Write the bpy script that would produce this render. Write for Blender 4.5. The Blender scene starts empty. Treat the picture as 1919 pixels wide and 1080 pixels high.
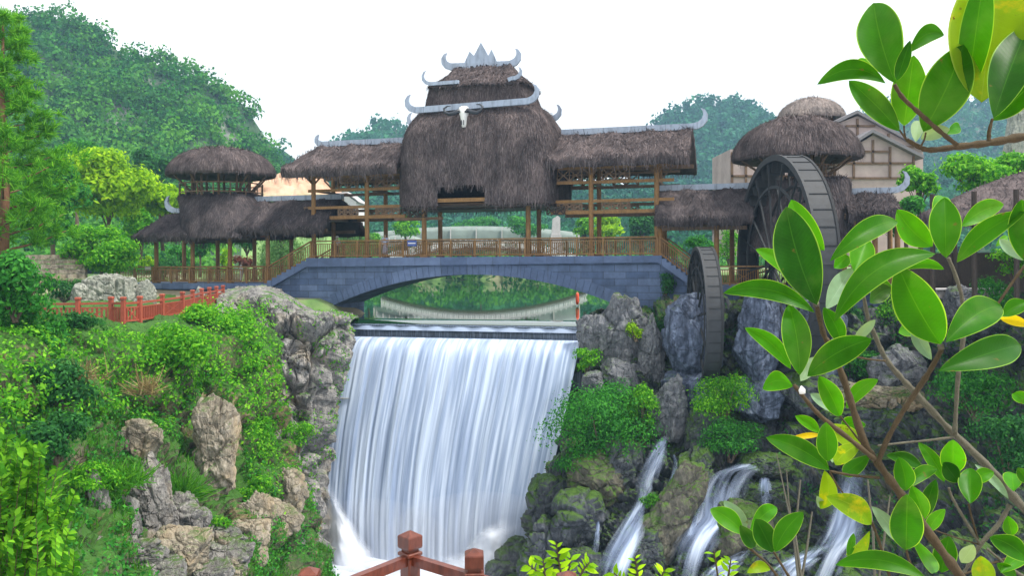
import bpy, bmesh, math, random
import numpy as np
from mathutils import Vector, Matrix

SC = bpy.context.scene
COL = SC.collection
R = math.radians

# ---------------------------------------------------------------- camera
FPX, CX, HY, ROLL = 1600.0, 959.5, 486.0, 0.0065      # focal length / principal point of the 1919 px wide photograph
cs, sn = math.cos(ROLL), math.sin(ROLL)
cam_d = bpy.data.cameras.new('camera')
cam = bpy.data.objects.new('camera', cam_d)
COL.objects.link(cam)
cam_d.sensor_width = 36.0
cam_d.lens = 36.0 * FPX / 1919.0
cam_d.shift_y = -(540.0 - HY) / 1919.0
cam_d.clip_start = 0.05
cam_d.clip_end = 6000
cam.matrix_world = Matrix(((cs, sn, 0, 0), (0, 0, -1, 0), (-sn, cs, 0, 0), (0, 0, 0, 1)))
SC.camera = cam

# ---------------------------------------------------------------- sky, sun, exposure
SUN_EL, SUN_AZ = R(60), R(108)          # azimuth from +Y (north) towards +X
w = bpy.data.worlds.new('World'); SC.world = w
w.use_nodes = True
nt = w.node_tree; nt.nodes.clear()
o_ = nt.nodes.new('ShaderNodeOutputWorld'); b_ = nt.nodes.new('ShaderNodeBackground')
sky = nt.nodes.new('ShaderNodeTexSky'); sky.sky_type = 'NISHITA'; sky.sun_disc = False
sky.sun_elevation = SUN_EL; sky.sun_rotation = SUN_AZ; sky.air_density = 1.2; sky.dust_density = 2.0
mx = nt.nodes.new('ShaderNodeMix'); mx.data_type = 'RGBA'
mx.inputs[0].default_value = 0.87                       # thick, even white cloud over the blue
mx.inputs[7].default_value = (11.7, 11.6, 11.5, 1)
nt.links.new(sky.outputs[0], mx.inputs[6]); nt.links.new(mx.outputs[2], b_.inputs[0])
b_.inputs[1].default_value = 0.058
nt.links.new(b_.outputs[0], o_.inputs[0])
sd = bpy.data.lights.new('sun', 'SUN'); sd.energy = 2.2; sd.angle = R(9); sd.color = (1.0, 0.95, 0.86)
sun = bpy.data.objects.new('sun', sd); COL.objects.link(sun)
dv = Vector((math.sin(SUN_AZ) * math.cos(SUN_EL), math.cos(SUN_AZ) * math.cos(SUN_EL), math.sin(SUN_EL)))
sun.rotation_euler = dv.to_track_quat('Z', 'Y').to_euler()
SC.view_settings.view_transform = 'Standard'; SC.view_settings.look = 'None'
SC.view_settings.exposure = 1.38; SC.view_settings.gamma = 1.0
SC.view_settings.use_curve_mapping = False
SC.cycles.max_bounces = 6; SC.cycles.diffuse_bounces = 3; SC.cycles.glossy_bounces = 3
SC.cycles.transmission_bounces = 4; SC.cycles.volume_bounces = 0; SC.cycles.transparent_max_bounces = 12
SC.cycles.use_denoising = True
SC.cycles.volume_step_rate = 4

# ---------------------------------------------------------------- photograph pixel + distance -> point in the place
def ray(px, py):
    xi, yu = px - CX, HY - py
    return ((cs * xi + sn * yu) / FPX, 1.0, (-sn * xi + cs * yu) / FPX)
def P(px, py, Y):
    d = ray(px, py); return Vector((d[0] * Y, Y, d[2] * Y))
def proj(V):
    X, Y, Z = V[:, 0], np.maximum(V[:, 1], .05), V[:, 2]
    a, b = X / Y * FPX, Z / Y * FPX
    return CX + cs * a - sn * b, HY - (sn * a + cs * b)
TH = R(16.0); ct, st = math.cos(TH), math.sin(TH); BY = 58.0
def B(px, py, v):
    """bridge frame (u along the bridge, v away from the viewer, z up) of a pixel on the plane v"""
    d = ray(px, py); t = (v + BY * ct) / (d[0] * st + ct)
    x, y = d[0] * t, t
    return (x * ct - (y - BY) * st, v, d[2] * t)
def BW(u, v, z): return Vector((u * ct + v * st, BY - u * st + v * ct, z))
def Bu(px, py, v): return B(px, py, v)[0]
def Bz(px, py, v): return B(px, py, v)[2]

# ---------------------------------------------------------------- noise (numpy)
def hsh(i, j, k, s=0):
    n = (i.astype(np.int64) * 73856093) ^ (j.astype(np.int64) * 19349663) ^ (k.astype(np.int64) * 83492791) ^ (s * 2654435761)
    n = n & 0xFFFFFFFF
    n = ((n ^ (n >> 16)) * 0x45d9f3b) & 0xFFFFFFFF
    n = ((n ^ (n >> 16)) * 0x45d9f3b) & 0xFFFFFFFF
    n = n ^ (n >> 16)
    return (n & 0xFFFFFF) / float(0x1000000)
def vnoise(Q, s=0):
    Q = np.asarray(Q, float); I = np.floor(Q).astype(np.int64); F = Q - I; F = F * F * (3 - 2 * F)
    r = 0
    for a in (0, 1):
        for b in (0, 1):
            for c in (0, 1):
                wgt = (F[:, 0] if a else 1 - F[:, 0]) * (F[:, 1] if b else 1 - F[:, 1]) * (F[:, 2] if c else 1 - F[:, 2])
                r = r + wgt * hsh(I[:, 0] + a, I[:, 1] + b, I[:, 2] + c, s)
    return r * 2 - 1
def fbm(Q, s=0, o=4, g=.5):
    r, a, f = 0, 1.0, 1.0
    for k in range(o):
        r = r + a * vnoise(np.asarray(Q) * f + 17.3 * k, s + k); a *= g; f *= 2.03
    return r
def worley(Q, s=0, jit=.85):
    Q = np.asarray(Q, float); I = np.floor(Q).astype(np.int64)
    f1 = np.full(len(Q), 9.); f2 = f1.copy(); cr = np.zeros(len(Q))
    for a in (-1, 0, 1):
        for b in (-1, 0, 1):
            for c in (-1, 0, 1):
                i, j, k = I[:, 0] + a, I[:, 1] + b, I[:, 2] + c
                d = np.sqrt((i + .5 + jit * (hsh(i, j, k, s) - .5) - Q[:, 0]) ** 2 + (j + .5 + jit * (hsh(i, j, k, s + 1) - .5) - Q[:, 1]) ** 2
                            + (k + .5 + jit * (hsh(i, j, k, s + 2) - .5) - Q[:, 2]) ** 2)
                n1 = d < f1
                f2 = np.where(n1, f1, np.minimum(f2, d)); cr = np.where(n1, hsh(i, j, k, s + 3), cr); f1 = np.where(n1, d, f1)
    return f1, f2, cr
def sstep(a, b, x):
    t = np.clip((x - a) / (b - a), 0, 1); return t * t * (3 - 2 * t)
def unit(A): return A / np.maximum(np.linalg.norm(A, axis=1, keepdims=True), 1e-9)

# ---------------------------------------------------------------- objects
ORG = {}
def tag(o, label=None, cat=None, group=None, kind=None):
    if label: o['label'] = label
    if cat: o['category'] = cat
    if group: o['group'] = group
    if kind: o['kind'] = kind
    return o
def thing(name, label, cat, loc=(0, 0, 0), group=None):
    o = bpy.data.objects.new(name, None); COL.objects.link(o)
    o.location = loc; o.empty_display_size = .3; ORG[o.name] = Vector(loc)
    return tag(o, label, cat, group)
def thingB(name, label, cat, uvz, group=None):       # a thing standing in the bridge frame; its parts are written in (u, v, z)
    o = thing(name, label, cat, BW(*uvz), group)
    o.rotation_euler = (0, 0, -TH); ORG[o.name] = Vector(uvz)
    return o
def link(name, me, mat, parent=None, org=None):
    o = bpy.data.objects.new(name, me); COL.objects.link(o)
    if mat is not None:
        for m in (mat if isinstance(mat, (list, tuple)) else [mat]): me.materials.append(m)
    if parent is not None:
        o.parent = parent; ORG[o.name] = ORG[parent.name]
    else:
        ORG[o.name] = Vector(org or (0, 0, 0)); o.location = ORG[o.name]
    return o
def mesh_np(name, V, F, mat, parent=None, org=None, smooth=False, attrs=None, uv=None):
    """V (n,3), F (m,k) array of faces with k corners each"""
    V = np.asarray(V, np.float64); F = np.asarray(F, np.int32)
    off = ORG[parent.name] if parent is not None else Vector(org or (0, 0, 0))
    me = bpy.data.meshes.new(name); n, k = F.shape
    me.vertices.add(len(V)); me.vertices.foreach_set('co', (V - np.array(off)).astype(np.float32).ravel())
    me.loops.add(n * k); me.loops.foreach_set('vertex_index', F.ravel())
    me.polygons.add(n); me.polygons.foreach_set('loop_start', np.arange(0, n * k, k, dtype=np.int32))
    me.polygons.foreach_set('loop_total', np.full(n, k, np.int32))
    me.polygons.foreach_set('use_smooth', np.full(n, smooth, bool))
    me.update(calc_edges=True)
    for an, av in (attrs or {}).items():
        a = me.attributes.new(an, 'FLOAT', 'POINT'); a.data.foreach_set('value', np.asarray(av, np.float32))
    if uv is not None:
        l = me.uv_layers.new(name='UVMap'); l.data.foreach_set('uv', np.asarray(uv, np.float32)[F.ravel()].ravel())
    return link(name, me, mat, parent, org)

class MB:
    def __init__(s): s.v = []; s.f = []
    def add(s, vs, fs):
        n = len(s.v); s.v += [tuple(x) for x in vs]; s.f += [tuple(i + n for i in f) for f in fs]; return s
    def box(s, c, d, rz=0, bev=0.0):
        hx, hy, hz = d[0] / 2, d[1] / 2, d[2] / 2; ca, sa = math.cos(rz), math.sin(rz)
        b = min(bev, hx * .9, hy * .9, hz * .9)
        if b <= 0:
            pts = [(x, y, z) for z in (-hz, hz) for x, y in ((-hx, -hy), (hx, -hy), (hx, hy), (-hx, hy))]
            fs = [(3, 2, 1, 0), (4, 5, 6, 7), (0, 1, 5, 4), (1, 2, 6, 5), (2, 3, 7, 6), (3, 0, 4, 7)]
        else:
            pts = []; fs = []
            rings = [(-hz, b), (-hz + b, 0), (hz - b, 0), (hz, b)]
            for z, i in rings:
                x, y = hx - i, hy - i
                pts += [(-x + b, -y, z), (x - b, -y, z), (x, -y + b, z), (x, y - b, z), (x - b, y, z), (-x + b, y, z), (-x, y - b, z), (-x, -y + b, z)]
            for r in range(3):
                for k in range(8): fs.append((r * 8 + k, r * 8 + (k + 1) % 8, r * 8 + 8 + (k + 1) % 8, r * 8 + 8 + k))
            fs += [tuple(range(7, -1, -1)), tuple(range(24, 32))]
        return s.add([(c[0] + x * ca - y * sa, c[1] + x * sa + y * ca, c[2] + z) for x, y, z in pts], fs)
    def bar(s, p, q, wd, ht, up=(0, 0, 1)):
        p, q = Vector(p), Vector(q); a = (q - p).normalized(); sd_ = a.cross(Vector(up))
        if sd_.length < 1e-4: sd_ = a.cross(Vector((0, 1, 0)))
        sd_.normalize(); u_ = sd_.cross(a)
        o = [sd_ * x + u_ * y for x, y in ((-wd / 2, -ht / 2), (wd / 2, -ht / 2), (wd / 2, ht / 2), (-wd / 2, ht / 2))]
        return s.add([p + k for k in o] + [q + k for k in o], [(3, 2, 1, 0), (4, 5, 6, 7), (0, 1, 5, 4), (1, 2, 6, 5), (2, 3, 7, 6), (3, 0, 4, 7)])
    def tube(s, pts, rad, n=8, cap=True):
        pts = [Vector(p) for p in pts]; rad = rad if isinstance(rad, (list, tuple)) else [rad] * len(pts)
        vs, fs = [], []; ref = None
        for i, p in enumerate(pts):
            a = (pts[min(i + 1, len(pts) - 1)] - pts[max(i - 1, 0)]).normalized()
            if ref is None:
                ref = a.cross(Vector((0, 0, 1)))
                if ref.length < .1: ref = a.cross(Vector((0, 1, 0)))
            x = (ref - a * ref.dot(a)).normalized(); ref = x; y = a.cross(x)
            vs += [p + (x * math.cos(t) + y * math.sin(t)) * rad[i] for t in (k * 2 * math.pi / n for k in range(n))]
        for i in range(len(pts) - 1):
            for k in range(n): fs.append((i * n + k, i * n + (k + 1) % n, (i + 1) * n + (k + 1) % n, (i + 1) * n + k))
        if cap: fs += [tuple(range(n - 1, -1, -1)), tuple(range((len(pts) - 1) * n, len(pts) * n))]
        return s.add(vs, fs)
    def grid(s, G, closed=False, flip=False):
        nr, nc = len(G), len(G[0]); fs = []
        for i in range(nr - 1):
            for j in range(nc if closed else nc - 1):
                f = (i * nc + j, i * nc + (j + 1) % nc, (i + 1) * nc + (j + 1) % nc, (i + 1) * nc + j)
                fs.append(f[::-1] if flip else f)
        return s.add([p for r_ in G for p in r_], fs)
    def prism(s, poly, axis_off):      # extrude a planar polygon of points along a vector
        n = len(poly); a = Vector(axis_off); pl = [Vector(p) for p in poly]
        return s.add(pl + [p + a for p in pl], [tuple(range(n - 1, -1, -1)), tuple(range(n, 2 * n))] + [(k, (k + 1) % n, n + (k + 1) % n, n + k) for k in range(n)])
    def build(s, name, mat, parent=None, org=None, smooth=False):
        off = ORG[parent.name] if parent is not None else Vector(org or (0, 0, 0))
        me = bpy.data.meshes.new(name)
        me.from_pydata([(x - off[0], y - off[1], z - off[2]) for x, y, z in s.v], [], s.f)
        me.validate()
        bm = bmesh.new(); bm.from_mesh(me); bmesh.ops.recalc_face_normals(bm, faces=bm.faces); bm.to_mesh(me); bm.free()
        if smooth: me.polygons.foreach_set('use_smooth', [True] * len(me.polygons))
        me.update()
        return link(name, me, mat, parent, org)
def copy_tree(o, parent=None):
    c = o.copy(); COL.objects.link(c); c.parent = parent
    for ch in list(o.children): copy_tree(ch, c)
    return c

# ---------------------------------------------------------------- materials
def newmat(name):
    m = bpy.data.materials.new(name); m.use_nodes = True; t = m.node_tree
    return m, t, t.nodes['Principled BSDF'], t.nodes, t.links
def nd(t, typ, **kw):
    n = t.nodes.new(typ)
    for k, v in kw.items():
        if k.startswith('i_'): n.inputs[k[2:].replace('_', ' ')].default_value = v
        elif k.startswith('n_'): n.inputs[int(k[2:])].default_value = v
        else: setattr(n, k, v)
    return n
def ramp(t, src, stops):
    r_ = t.nodes.new('ShaderNodeValToRGB'); e = r_.color_ramp.elements
    while len(e) < len(stops): e.new(.5)
    for el, (p, c) in zip(e, stops): el.position = p; el.color = (*c, 1)
    t.links.new(src, r_.inputs[0]); return r_.outputs[0]
def coords(t, scale=(1, 1, 1), kind='Object'):
    tc = t.nodes.new('ShaderNodeTexCoord'); mp = t.nodes.new('ShaderNodeMapping'); mp.inputs['Scale'].default_value = scale
    t.links.new(tc.outputs[kind], mp.inputs[0]); return mp.outputs[0]
def noise(t, vec, scale, detail=5, rough=.6):
    n = nd(t, 'ShaderNodeTexNoise', i_Scale=scale, i_Detail=detail, i_Roughness=rough); t.links.new(vec, n.inputs['Vector']); return n.outputs['Fac']
def mixc(t, fac, a, b, mode='MIX'):
    m = t.nodes.new('ShaderNodeMix'); m.data_type = 'RGBA'; m.blend_type = mode
    for sock, val in ((m.inputs[0], fac), (m.inputs[6], a), (m.inputs[7], b)):
        if hasattr(val, 'is_linked') or hasattr(val, 'links'): t.links.new(val, sock)
        else: sock.default_value = val if not isinstance(val, tuple) else (*val, 1)[:4]
    return m.outputs[2]
def bump(t, h, strength=.4, dist=.05, bsdf=None):
    b = nd(t, 'ShaderNodeBump', i_Strength=strength, i_Distance=dist); t.links.new(h, b.inputs['Height'])
    if bsdf: t.links.new(b.outputs[0], bsdf.inputs['Normal'])
    return b.outputs[0]

def thatch_mat(name, c1, c2):
    m, t, b, N, L = newmat(name)
    geo = N.new('ShaderNodeNewGeometry'); v = coords(t, (6, 6, 1.2))
    a = noise(t, v, 3, 6); big = noise(t, coords(t, (1, 1, .7)), .75, 5, .7)
    mm = nd(t, 'ShaderNodeMath', operation='MULTIPLY_ADD', n_1=.55, n_2=.0); L.new(geo.outputs['Random Per Island'], mm.inputs[0])
    m2 = nd(t, 'ShaderNodeMath', operation='MULTIPLY_ADD', n_1=.45); L.new(a, m2.inputs[0]); L.new(mm.outputs[0], m2.inputs[2])
    base = ramp(t, m2.outputs[0], [(0.05, tuple(x * .55 for x in c1)), (.5, c1), (.95, c2)])
    base = mixc(t, 0.8, base, ramp(t, big, [(.34, (.45, .44, .46)), (.5, (.95, .93, .95)), (.66, (1.5, 1.42, 1.4))]), 'MULTIPLY')
    L.new(base, b.inputs['Base Color']); b.inputs['Roughness'].default_value = 1.0; b.inputs['Specular IOR Level'].default_value = .03
    bump(t, a, .8, .12, b); return m
def wood_mat(name, c1, c2, rough=.6, scale=1.0, spec=.35, coat=0.0):
    m, t, b, N, L = newmat(name)
    a = noise(t, coords(t, (3 * scale, 3 * scale, .8 * scale)), 6, 6, .65); g = noise(t, coords(t), 1.3 * scale, 3)
    base = ramp(t, a, [(.3, c1), (.7, c2)]); base = mixc(t, .6, base, ramp(t, g, [(.3, (.6, .6, .6)), (.7, (1.2, 1.2, 1.2))]), 'MULTIPLY')
    L.new(base, b.inputs['Base Color']); b.inputs['Roughness'].default_value = rough; b.inputs['Specular IOR Level'].default_value = spec
    b.inputs['Coat Weight'].default_value = coat; b.inputs['Coat Roughness'].default_value = .2
    bump(t, a, .25, .02, b); return m
def plain_mat(name, c, rough=.6, metal=0, var=.25, scale=2.0, bmp=.15):
    m, t, b, N, L = newmat(name)
    a = noise(t, coords(t), scale, 6)
    L.new(ramp(t, a, [(.25, tuple(x * (1 - var) for x in c)), (.75, tuple(min(1, x * (1 + var)) for x in c))]), b.inputs['Base Color'])
    b.inputs['Roughness'].default_value = rough; b.inputs['Metallic'].default_value = metal
    if bmp: bump(t, a, bmp, .05, b)
    return m
def rock_mat(name, dark, mid, light, moss=(.05, .10, .015), mossy=.5, rough=.85, streak=0.0, tan=None, tanlo=.55):
    m, t, b, N, L = newmat(name)
    v = coords(t); a = noise(t, v, 1.6, 9, .68); f = noise(t, coords(t, (1, 1, .35)), 5.5, 8, .7); big = noise(t, v, .33, 4)
    mixv = nd(t, 'ShaderNodeMath', operation='MULTIPLY_ADD', n_1=.5); L.new(f, mixv.inputs[0])
    h_ = nd(t, 'ShaderNodeMath', operation='MULTIPLY', n_1=.5); L.new(a, h_.inputs[0]); L.new(h_.outputs[0], mixv.inputs[2])
    base = ramp(t, mixv.outputs[0], [(.36, dark), (.5, mid), (.64, light)])
    if tan: base = mixc(t, ramp(t, big, [(tanlo, (0, 0, 0)), (tanlo + .12, (1, 1, 1))]), base, mixc(t, .75, base, tan))
    wn = nd(t, 'ShaderNodeTexNoise', i_Scale=.8, i_Detail=5.0, i_Roughness=.65); L.new(v, wn.inputs['Vector'])
    wv = nd(t, 'ShaderNodeVectorMath', operation='MULTIPLY_ADD'); wv.inputs[1].default_value = (1.5, 1.5, 1.0); L.new(wn.outputs['Color'], wv.inputs[0]); L.new(coords(t, (.8, .8, 1.2)), wv.inputs[2])
    vo = nd(t, 'ShaderNodeTexVoronoi', feature='DISTANCE_TO_EDGE', i_Scale=.55); L.new(wv.outputs[0], vo.inputs['Vector'])
    crack = ramp(t, vo.outputs['Distance'], [(0.0, (.35, .35, .35)), (.014, (1, 1, 1))])
    base = mixc(t, .5, base, crack, 'MULTIPLY')
    pits = noise(t, coords(t, (1, 1, .6)), 3.2, 8, .75); base = mixc(t, .6, base, ramp(t, pits, [(.36, (.35, .35, .36)), (.5, (1, 1, 1)), (.68, (1.25, 1.22, 1.18))]), 'MULTIPLY')
    if streak: base = mixc(t, streak, base, ramp(t, noise(t, coords(t, (2.2, 2.2, .12)), 1.6, 5), [(.42, (.35, .4, .5)), (.58, (1.25, 1.3, 1.4))]), 'MULTIPLY')
    geo = N.new('ShaderNodeNewGeometry'); sx = N.new('ShaderNodeSeparateXYZ'); L.new(geo.outputs['Normal'], sx.inputs[0])
    mn = noise(t, v, .8, 6, .7)
    ad = nd(t, 'ShaderNodeMath', operation='MULTIPLY_ADD', n_1=.25); L.new(sx.outputs['Z'], ad.inputs[0]); L.new(mn, ad.inputs[2])
    mf = ramp(t, ad.outputs[0], [(.72 - .25 * mossy, (0, 0, 0)), (.86 - .25 * mossy, (1, 1, 1))])
    base = mixc(t, mf, base, mixc(t, a, tuple(x * .5 for x in moss), tuple(x * 1.5 for x in moss)))
    L.new(base, b.inputs['Base Color']); b.inputs['Roughness'].default_value = rough; b.inputs['Specular IOR Level'].default_value = .3
    add = nd(t, 'ShaderNodeMath', operation='MULTIPLY'); L.new(mixv.outputs[0], add.inputs[0]); L.new(crack, add.inputs[1])
    bump(t, add.outputs[0], .9, .25, b); return m
def leaf_mat(name, c1, c2, trans=.4, rough=.65, spec=.12, tint=None, tcol=1.6):
    """foliage: each leaf (mesh island) has its own shade between c1 and c2; 'tint' shifts whole trees towards another kind"""
    m, t, b, N, L = newmat(name)
    geo = N.new('ShaderNodeNewGeometry')
    base = ramp(t, geo.outputs['Random Per Island'], [(0, tuple(x * .75 for x in c1)), (.45, c1), (1, c2)])
    if tint:
        at = nd(t, 'ShaderNodeAttribute', attribute_name='tint'); base = mixc(t, at.outputs['Fac'], base, mixc(t, .75, base, tint))
    L.new(base, b.inputs['Base Color']); b.inputs['Roughness'].default_value = rough; b.inputs['Specular IOR Level'].default_value = spec
    tr = N.new('ShaderNodeBsdfTranslucent'); L.new(mixc(t, 1.0, base, (tcol, tcol * 1.05, tcol * .6), 'MULTIPLY'), tr.inputs[0])
    ms = N.new('ShaderNodeMixShader'); ms.inputs[0].default_value = trans
    L.new(b.outputs[0], ms.inputs[1]); L.new(tr.outputs[0], ms.inputs[2]); L.new(ms.outputs[0], N['Material Output'].inputs[0]); return m

M = {}
M['thatch'] = thatch_mat('thatch', (.105, .088, .088), (.235, .20, .198))
M['thatch_low'] = thatch_mat('thatch_low', (.088, .077, .080), (.17, .148, .15))
M['straw'] = thatch_mat('straw', (.30, .26, .24), (.50, .44, .40))
M['amber'] = wood_mat('amber_wood', (.16, .084, .028), (.31, .17, .06))
M['brown'] = wood_mat('brown_wood', (.10, .06, .035), (.20, .125, .075))
M['dark'] = wood_mat('dark_wood', (.022, .015, .012), (.05, .034, .025))
M['red'] = wood_mat('red_wood', (.30, .06, .035), (.42, .10, .06), .45)
M['red_gloss'] = wood_mat('varnished_red_wood', (.075, .018, .011), (.19, .048, .026), .38, 1.0, .35, .15)
def metal_mat():
    m, t, b, N, L = newmat('ridge_metal'); tc = coords(t, (1, 0, 0)); tc.node.inputs['Location'].default_value = (.37, 4.5, 0)
    br = nd(t, 'ShaderNodeTexBrick', i_Scale=1.0, i_Mortar_Size=.014, i_Brick_Width=2.1, i_Row_Height=9.0)
    br.inputs['Color1'].default_value = (.30, .36, .46, 1); br.inputs['Color2'].default_value = (.37, .43, .53, 1); br.inputs['Mortar'].default_value = (.10, .12, .16, 1); L.new(tc, br.inputs['Vector'])
    a = noise(t, coords(t, (1.5, 1.5, .4)), 2.2, 7, .7); L.new(mixc(t, .8, br.outputs['Color'], ramp(t, a, [(.32, (.55, .55, .56)), (.5, (1, 1, 1)), (.7, (1.2, 1.2, 1.2))]), 'MULTIPLY'), b.inputs['Base Color'])
    b.inputs['Roughness'].default_value = .5; bump(t, a, .12, .03, b); return m
M['metal'] = None
M['bluestone'] = None
M['rock_grey'] = rock_mat('grey_rock', (.075, .073, .07), (.21, .20, .19), (.42, .40, .37), mossy=.3, tan=(.40, .31, .21), tanlo=.5)
M['rock_tan'] = rock_mat('tan_rock', (.10, .085, .06), (.27, .235, .18), (.46, .41, .34), mossy=.3, tan=(.40, .30, .18), tanlo=.48)
M['rock_cool'] = rock_mat('cool_rock', (.05, .053, .062), (.14, .147, .165), (.30, .305, .32), mossy=.25)
M['rock_mossy'] = rock_mat('mossy_rock', (.04, .038, .03), (.105, .098, .075), (.22, .20, .155), mossy=.75, moss=(.055, .12, .010), rough=.65)
M['rock_pale'] = rock_mat('pale_rock', (.14, .15, .13), (.29, .30, .26), (.44, .44, .39), mossy=-.1)
M['rock_wet'] = rock_mat('wet_rock', (.018, .021, .028), (.055, .062, .075), (.16, .17, .19), mossy=.72, moss=(.045, .10, .010), rough=.45, tan=(.15, .13, .08), tanlo=.56)
M['rock_blue'] = rock_mat('stained_rock', (.045, .055, .08), (.11, .135, .19), (.24, .28, .37), mossy=.0, streak=.8, rough=.6)
M['bank'] = rock_mat('bank_soil', (.04, .045, .025), (.12, .115, .07), (.27, .24, .16), mossy=1.0, moss=(.04, .12, .014), tan=(.34, .25, .14), tanlo=.5)
M['fallwall'] = rock_mat('mossy_wall', (.085, .085, .088), (.22, .215, .21), (.42, .39, .36), mossy=.02, moss=(.045, .13, .01), tan=(.34, .28, .2), tanlo=.56)
M['bark'] = wood_mat('bark', (.07, .05, .035), (.17, .125, .09), .9)
M['pinebark'] = wood_mat('pine_bark', (.16, .075, .045), (.28, .14, .085), .9)
M['twig'] = wood_mat('twig_bark', (.038, .027, .014), (.105, .072, .036), .8, 60)
M['greytwig'] = wood_mat('grey_bark', (.06, .056, .04), (.165, .15, .11), .8, 60)
M['white'] = plain_mat('white_paint', (.75, .75, .74), .6, 0, .06)
M['bone'] = plain_mat('bone_white', (.80, .80, .78), .55, 0, .05)
M['black'] = plain_mat('black_horn', (.025, .03, .04), .4, 0, .3)
M['iron'] = plain_mat('dark_wheel_wood', (.016, .018, .021), .85, 0, .35, 3)
M['ironlight'] = plain_mat('wet_wheel_rim', (.026, .029, .034), .7, 0, .25, 3)
M['concrete'] = plain_mat('pale_concrete', (.50, .48, .48), .8, 0, .15)
M['plaster'] = plain_mat('stained_plaster', (.40, .325, .31), .9, 0, .30, .5)
M['rooftile'] = plain_mat('grey_tile', (.17, .165, .18), .8, 0, .25, 6)
M['earth'] = plain_mat('bare_red_earth', (.50, .30, .20), .95, 0, .25, .3, .3)
M['asphalt'] = plain_mat('paving', (.32, .29, .27), .9, 0, .25)
M['skin'] = plain_mat('skin', (.52, .32, .23), .6, 0, .05)
M['cloth_blue'] = plain_mat('pale_blue_cloth', (.42, .48, .66), .9, 0, .08)
M['cloth_white'] = plain_mat('white_cloth', (.72, .70, .70), .9, 0, .08)
M['cloth_black'] = plain_mat('black_cloth', (.02, .02, .025), .9, 0, .1)
M['stand_in_red'] = plain_mat('orange_red', (.80, .10, .04), .5, 0, .1)
M['bluesign'] = plain_mat('blue_panel', (.06, .10, .32), .5, 0, .1)

def stone_mat():
    m, t, b, N, L = newmat('blue_stone')
    tc = N.new('ShaderNodeTexCoord'); sx = N.new('ShaderNodeSeparateXYZ'); L.new(tc.outputs['Object'], sx.inputs[0])
    cb = N.new('ShaderNodeCombineXYZ'); ad = nd(t, 'ShaderNodeMath', operation='ADD'); L.new(sx.outputs[0], ad.inputs[0]); L.new(sx.outputs[1], ad.inputs[1])
    L.new(ad.outputs[0], cb.inputs[0]); L.new(sx.outputs[2], cb.inputs[1])
    br = nd(t, 'ShaderNodeTexBrick', i_Scale=1.0, i_Mortar_Size=.016, i_Mortar_Smooth=.3, i_Bias=0.0, i_Brick_Width=1.5, i_Row_Height=.46)
    br.inputs['Color1'].default_value = (.058, .094, .185, 1); br.inputs['Color2'].default_value = (.115, .165, .285, 1); br.inputs['Mortar'].default_value = (.035, .045, .07, 1)
    L.new(cb.outputs[0], br.inputs['Vector'])
    a = noise(t, coords(t), 1.1, 8, .7); s_ = noise(t, coords(t, (1.5, 1.5, .2)), 1.0, 5)
    base = mixc(t, .7, br.outputs['Color'], ramp(t, a, [(.3, (.55, .55, .55)), (.7, (1.35, 1.35, 1.35))]), 'MULTIPLY')
    base = mixc(t, .35, base, ramp(t, s_, [(.35, (.5, .5, .5)), (.65, (1.3, 1.3, 1.3))]), 'MULTIPLY')
    L.new(base, b.inputs['Base Color']); b.inputs['Roughness'].default_value = .8
    h_ = nd(t, 'ShaderNodeMath', operation='MULTIPLY_ADD', n_1=-.6); L.new(br.outputs['Fac'], h_.inputs[0]); L.new(a, h_.inputs[2])
    bump(t, h_.outputs[0], .5, .06, b); return m
M['bluestone'] = stone_mat(); M['metal'] = metal_mat()
def slab_mat():
    m, t, b, N, L = newmat('blue_stone_slab')
    a = noise(t, coords(t), 1.3, 8, .7); tc = coords(t, (1, 0, 0)); tc.node.inputs['Location'].default_value = (.37, 4.5, 0)
    br = nd(t, 'ShaderNodeTexBrick', i_Scale=1.0, i_Mortar_Size=.012, i_Brick_Width=1.9, i_Row_Height=9.0)
    br.inputs['Color1'].default_value = (.072, .11, .21, 1); br.inputs['Color2'].default_value = (.12, .17, .295, 1); br.inputs['Mortar'].default_value = (.05, .06, .09, 1)
    L.new(tc, br.inputs['Vector'])
    L.new(mixc(t, .7, br.outputs['Color'], ramp(t, a, [(.3, (.6, .6, .6)), (.7, (1.3, 1.3, 1.3))]), 'MULTIPLY'), b.inputs['Base Color'])
    b.inputs['Roughness'].default_value = .75; bump(t, a, .3, .04, b); return m
M['slab'] = slab_mat()
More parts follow.
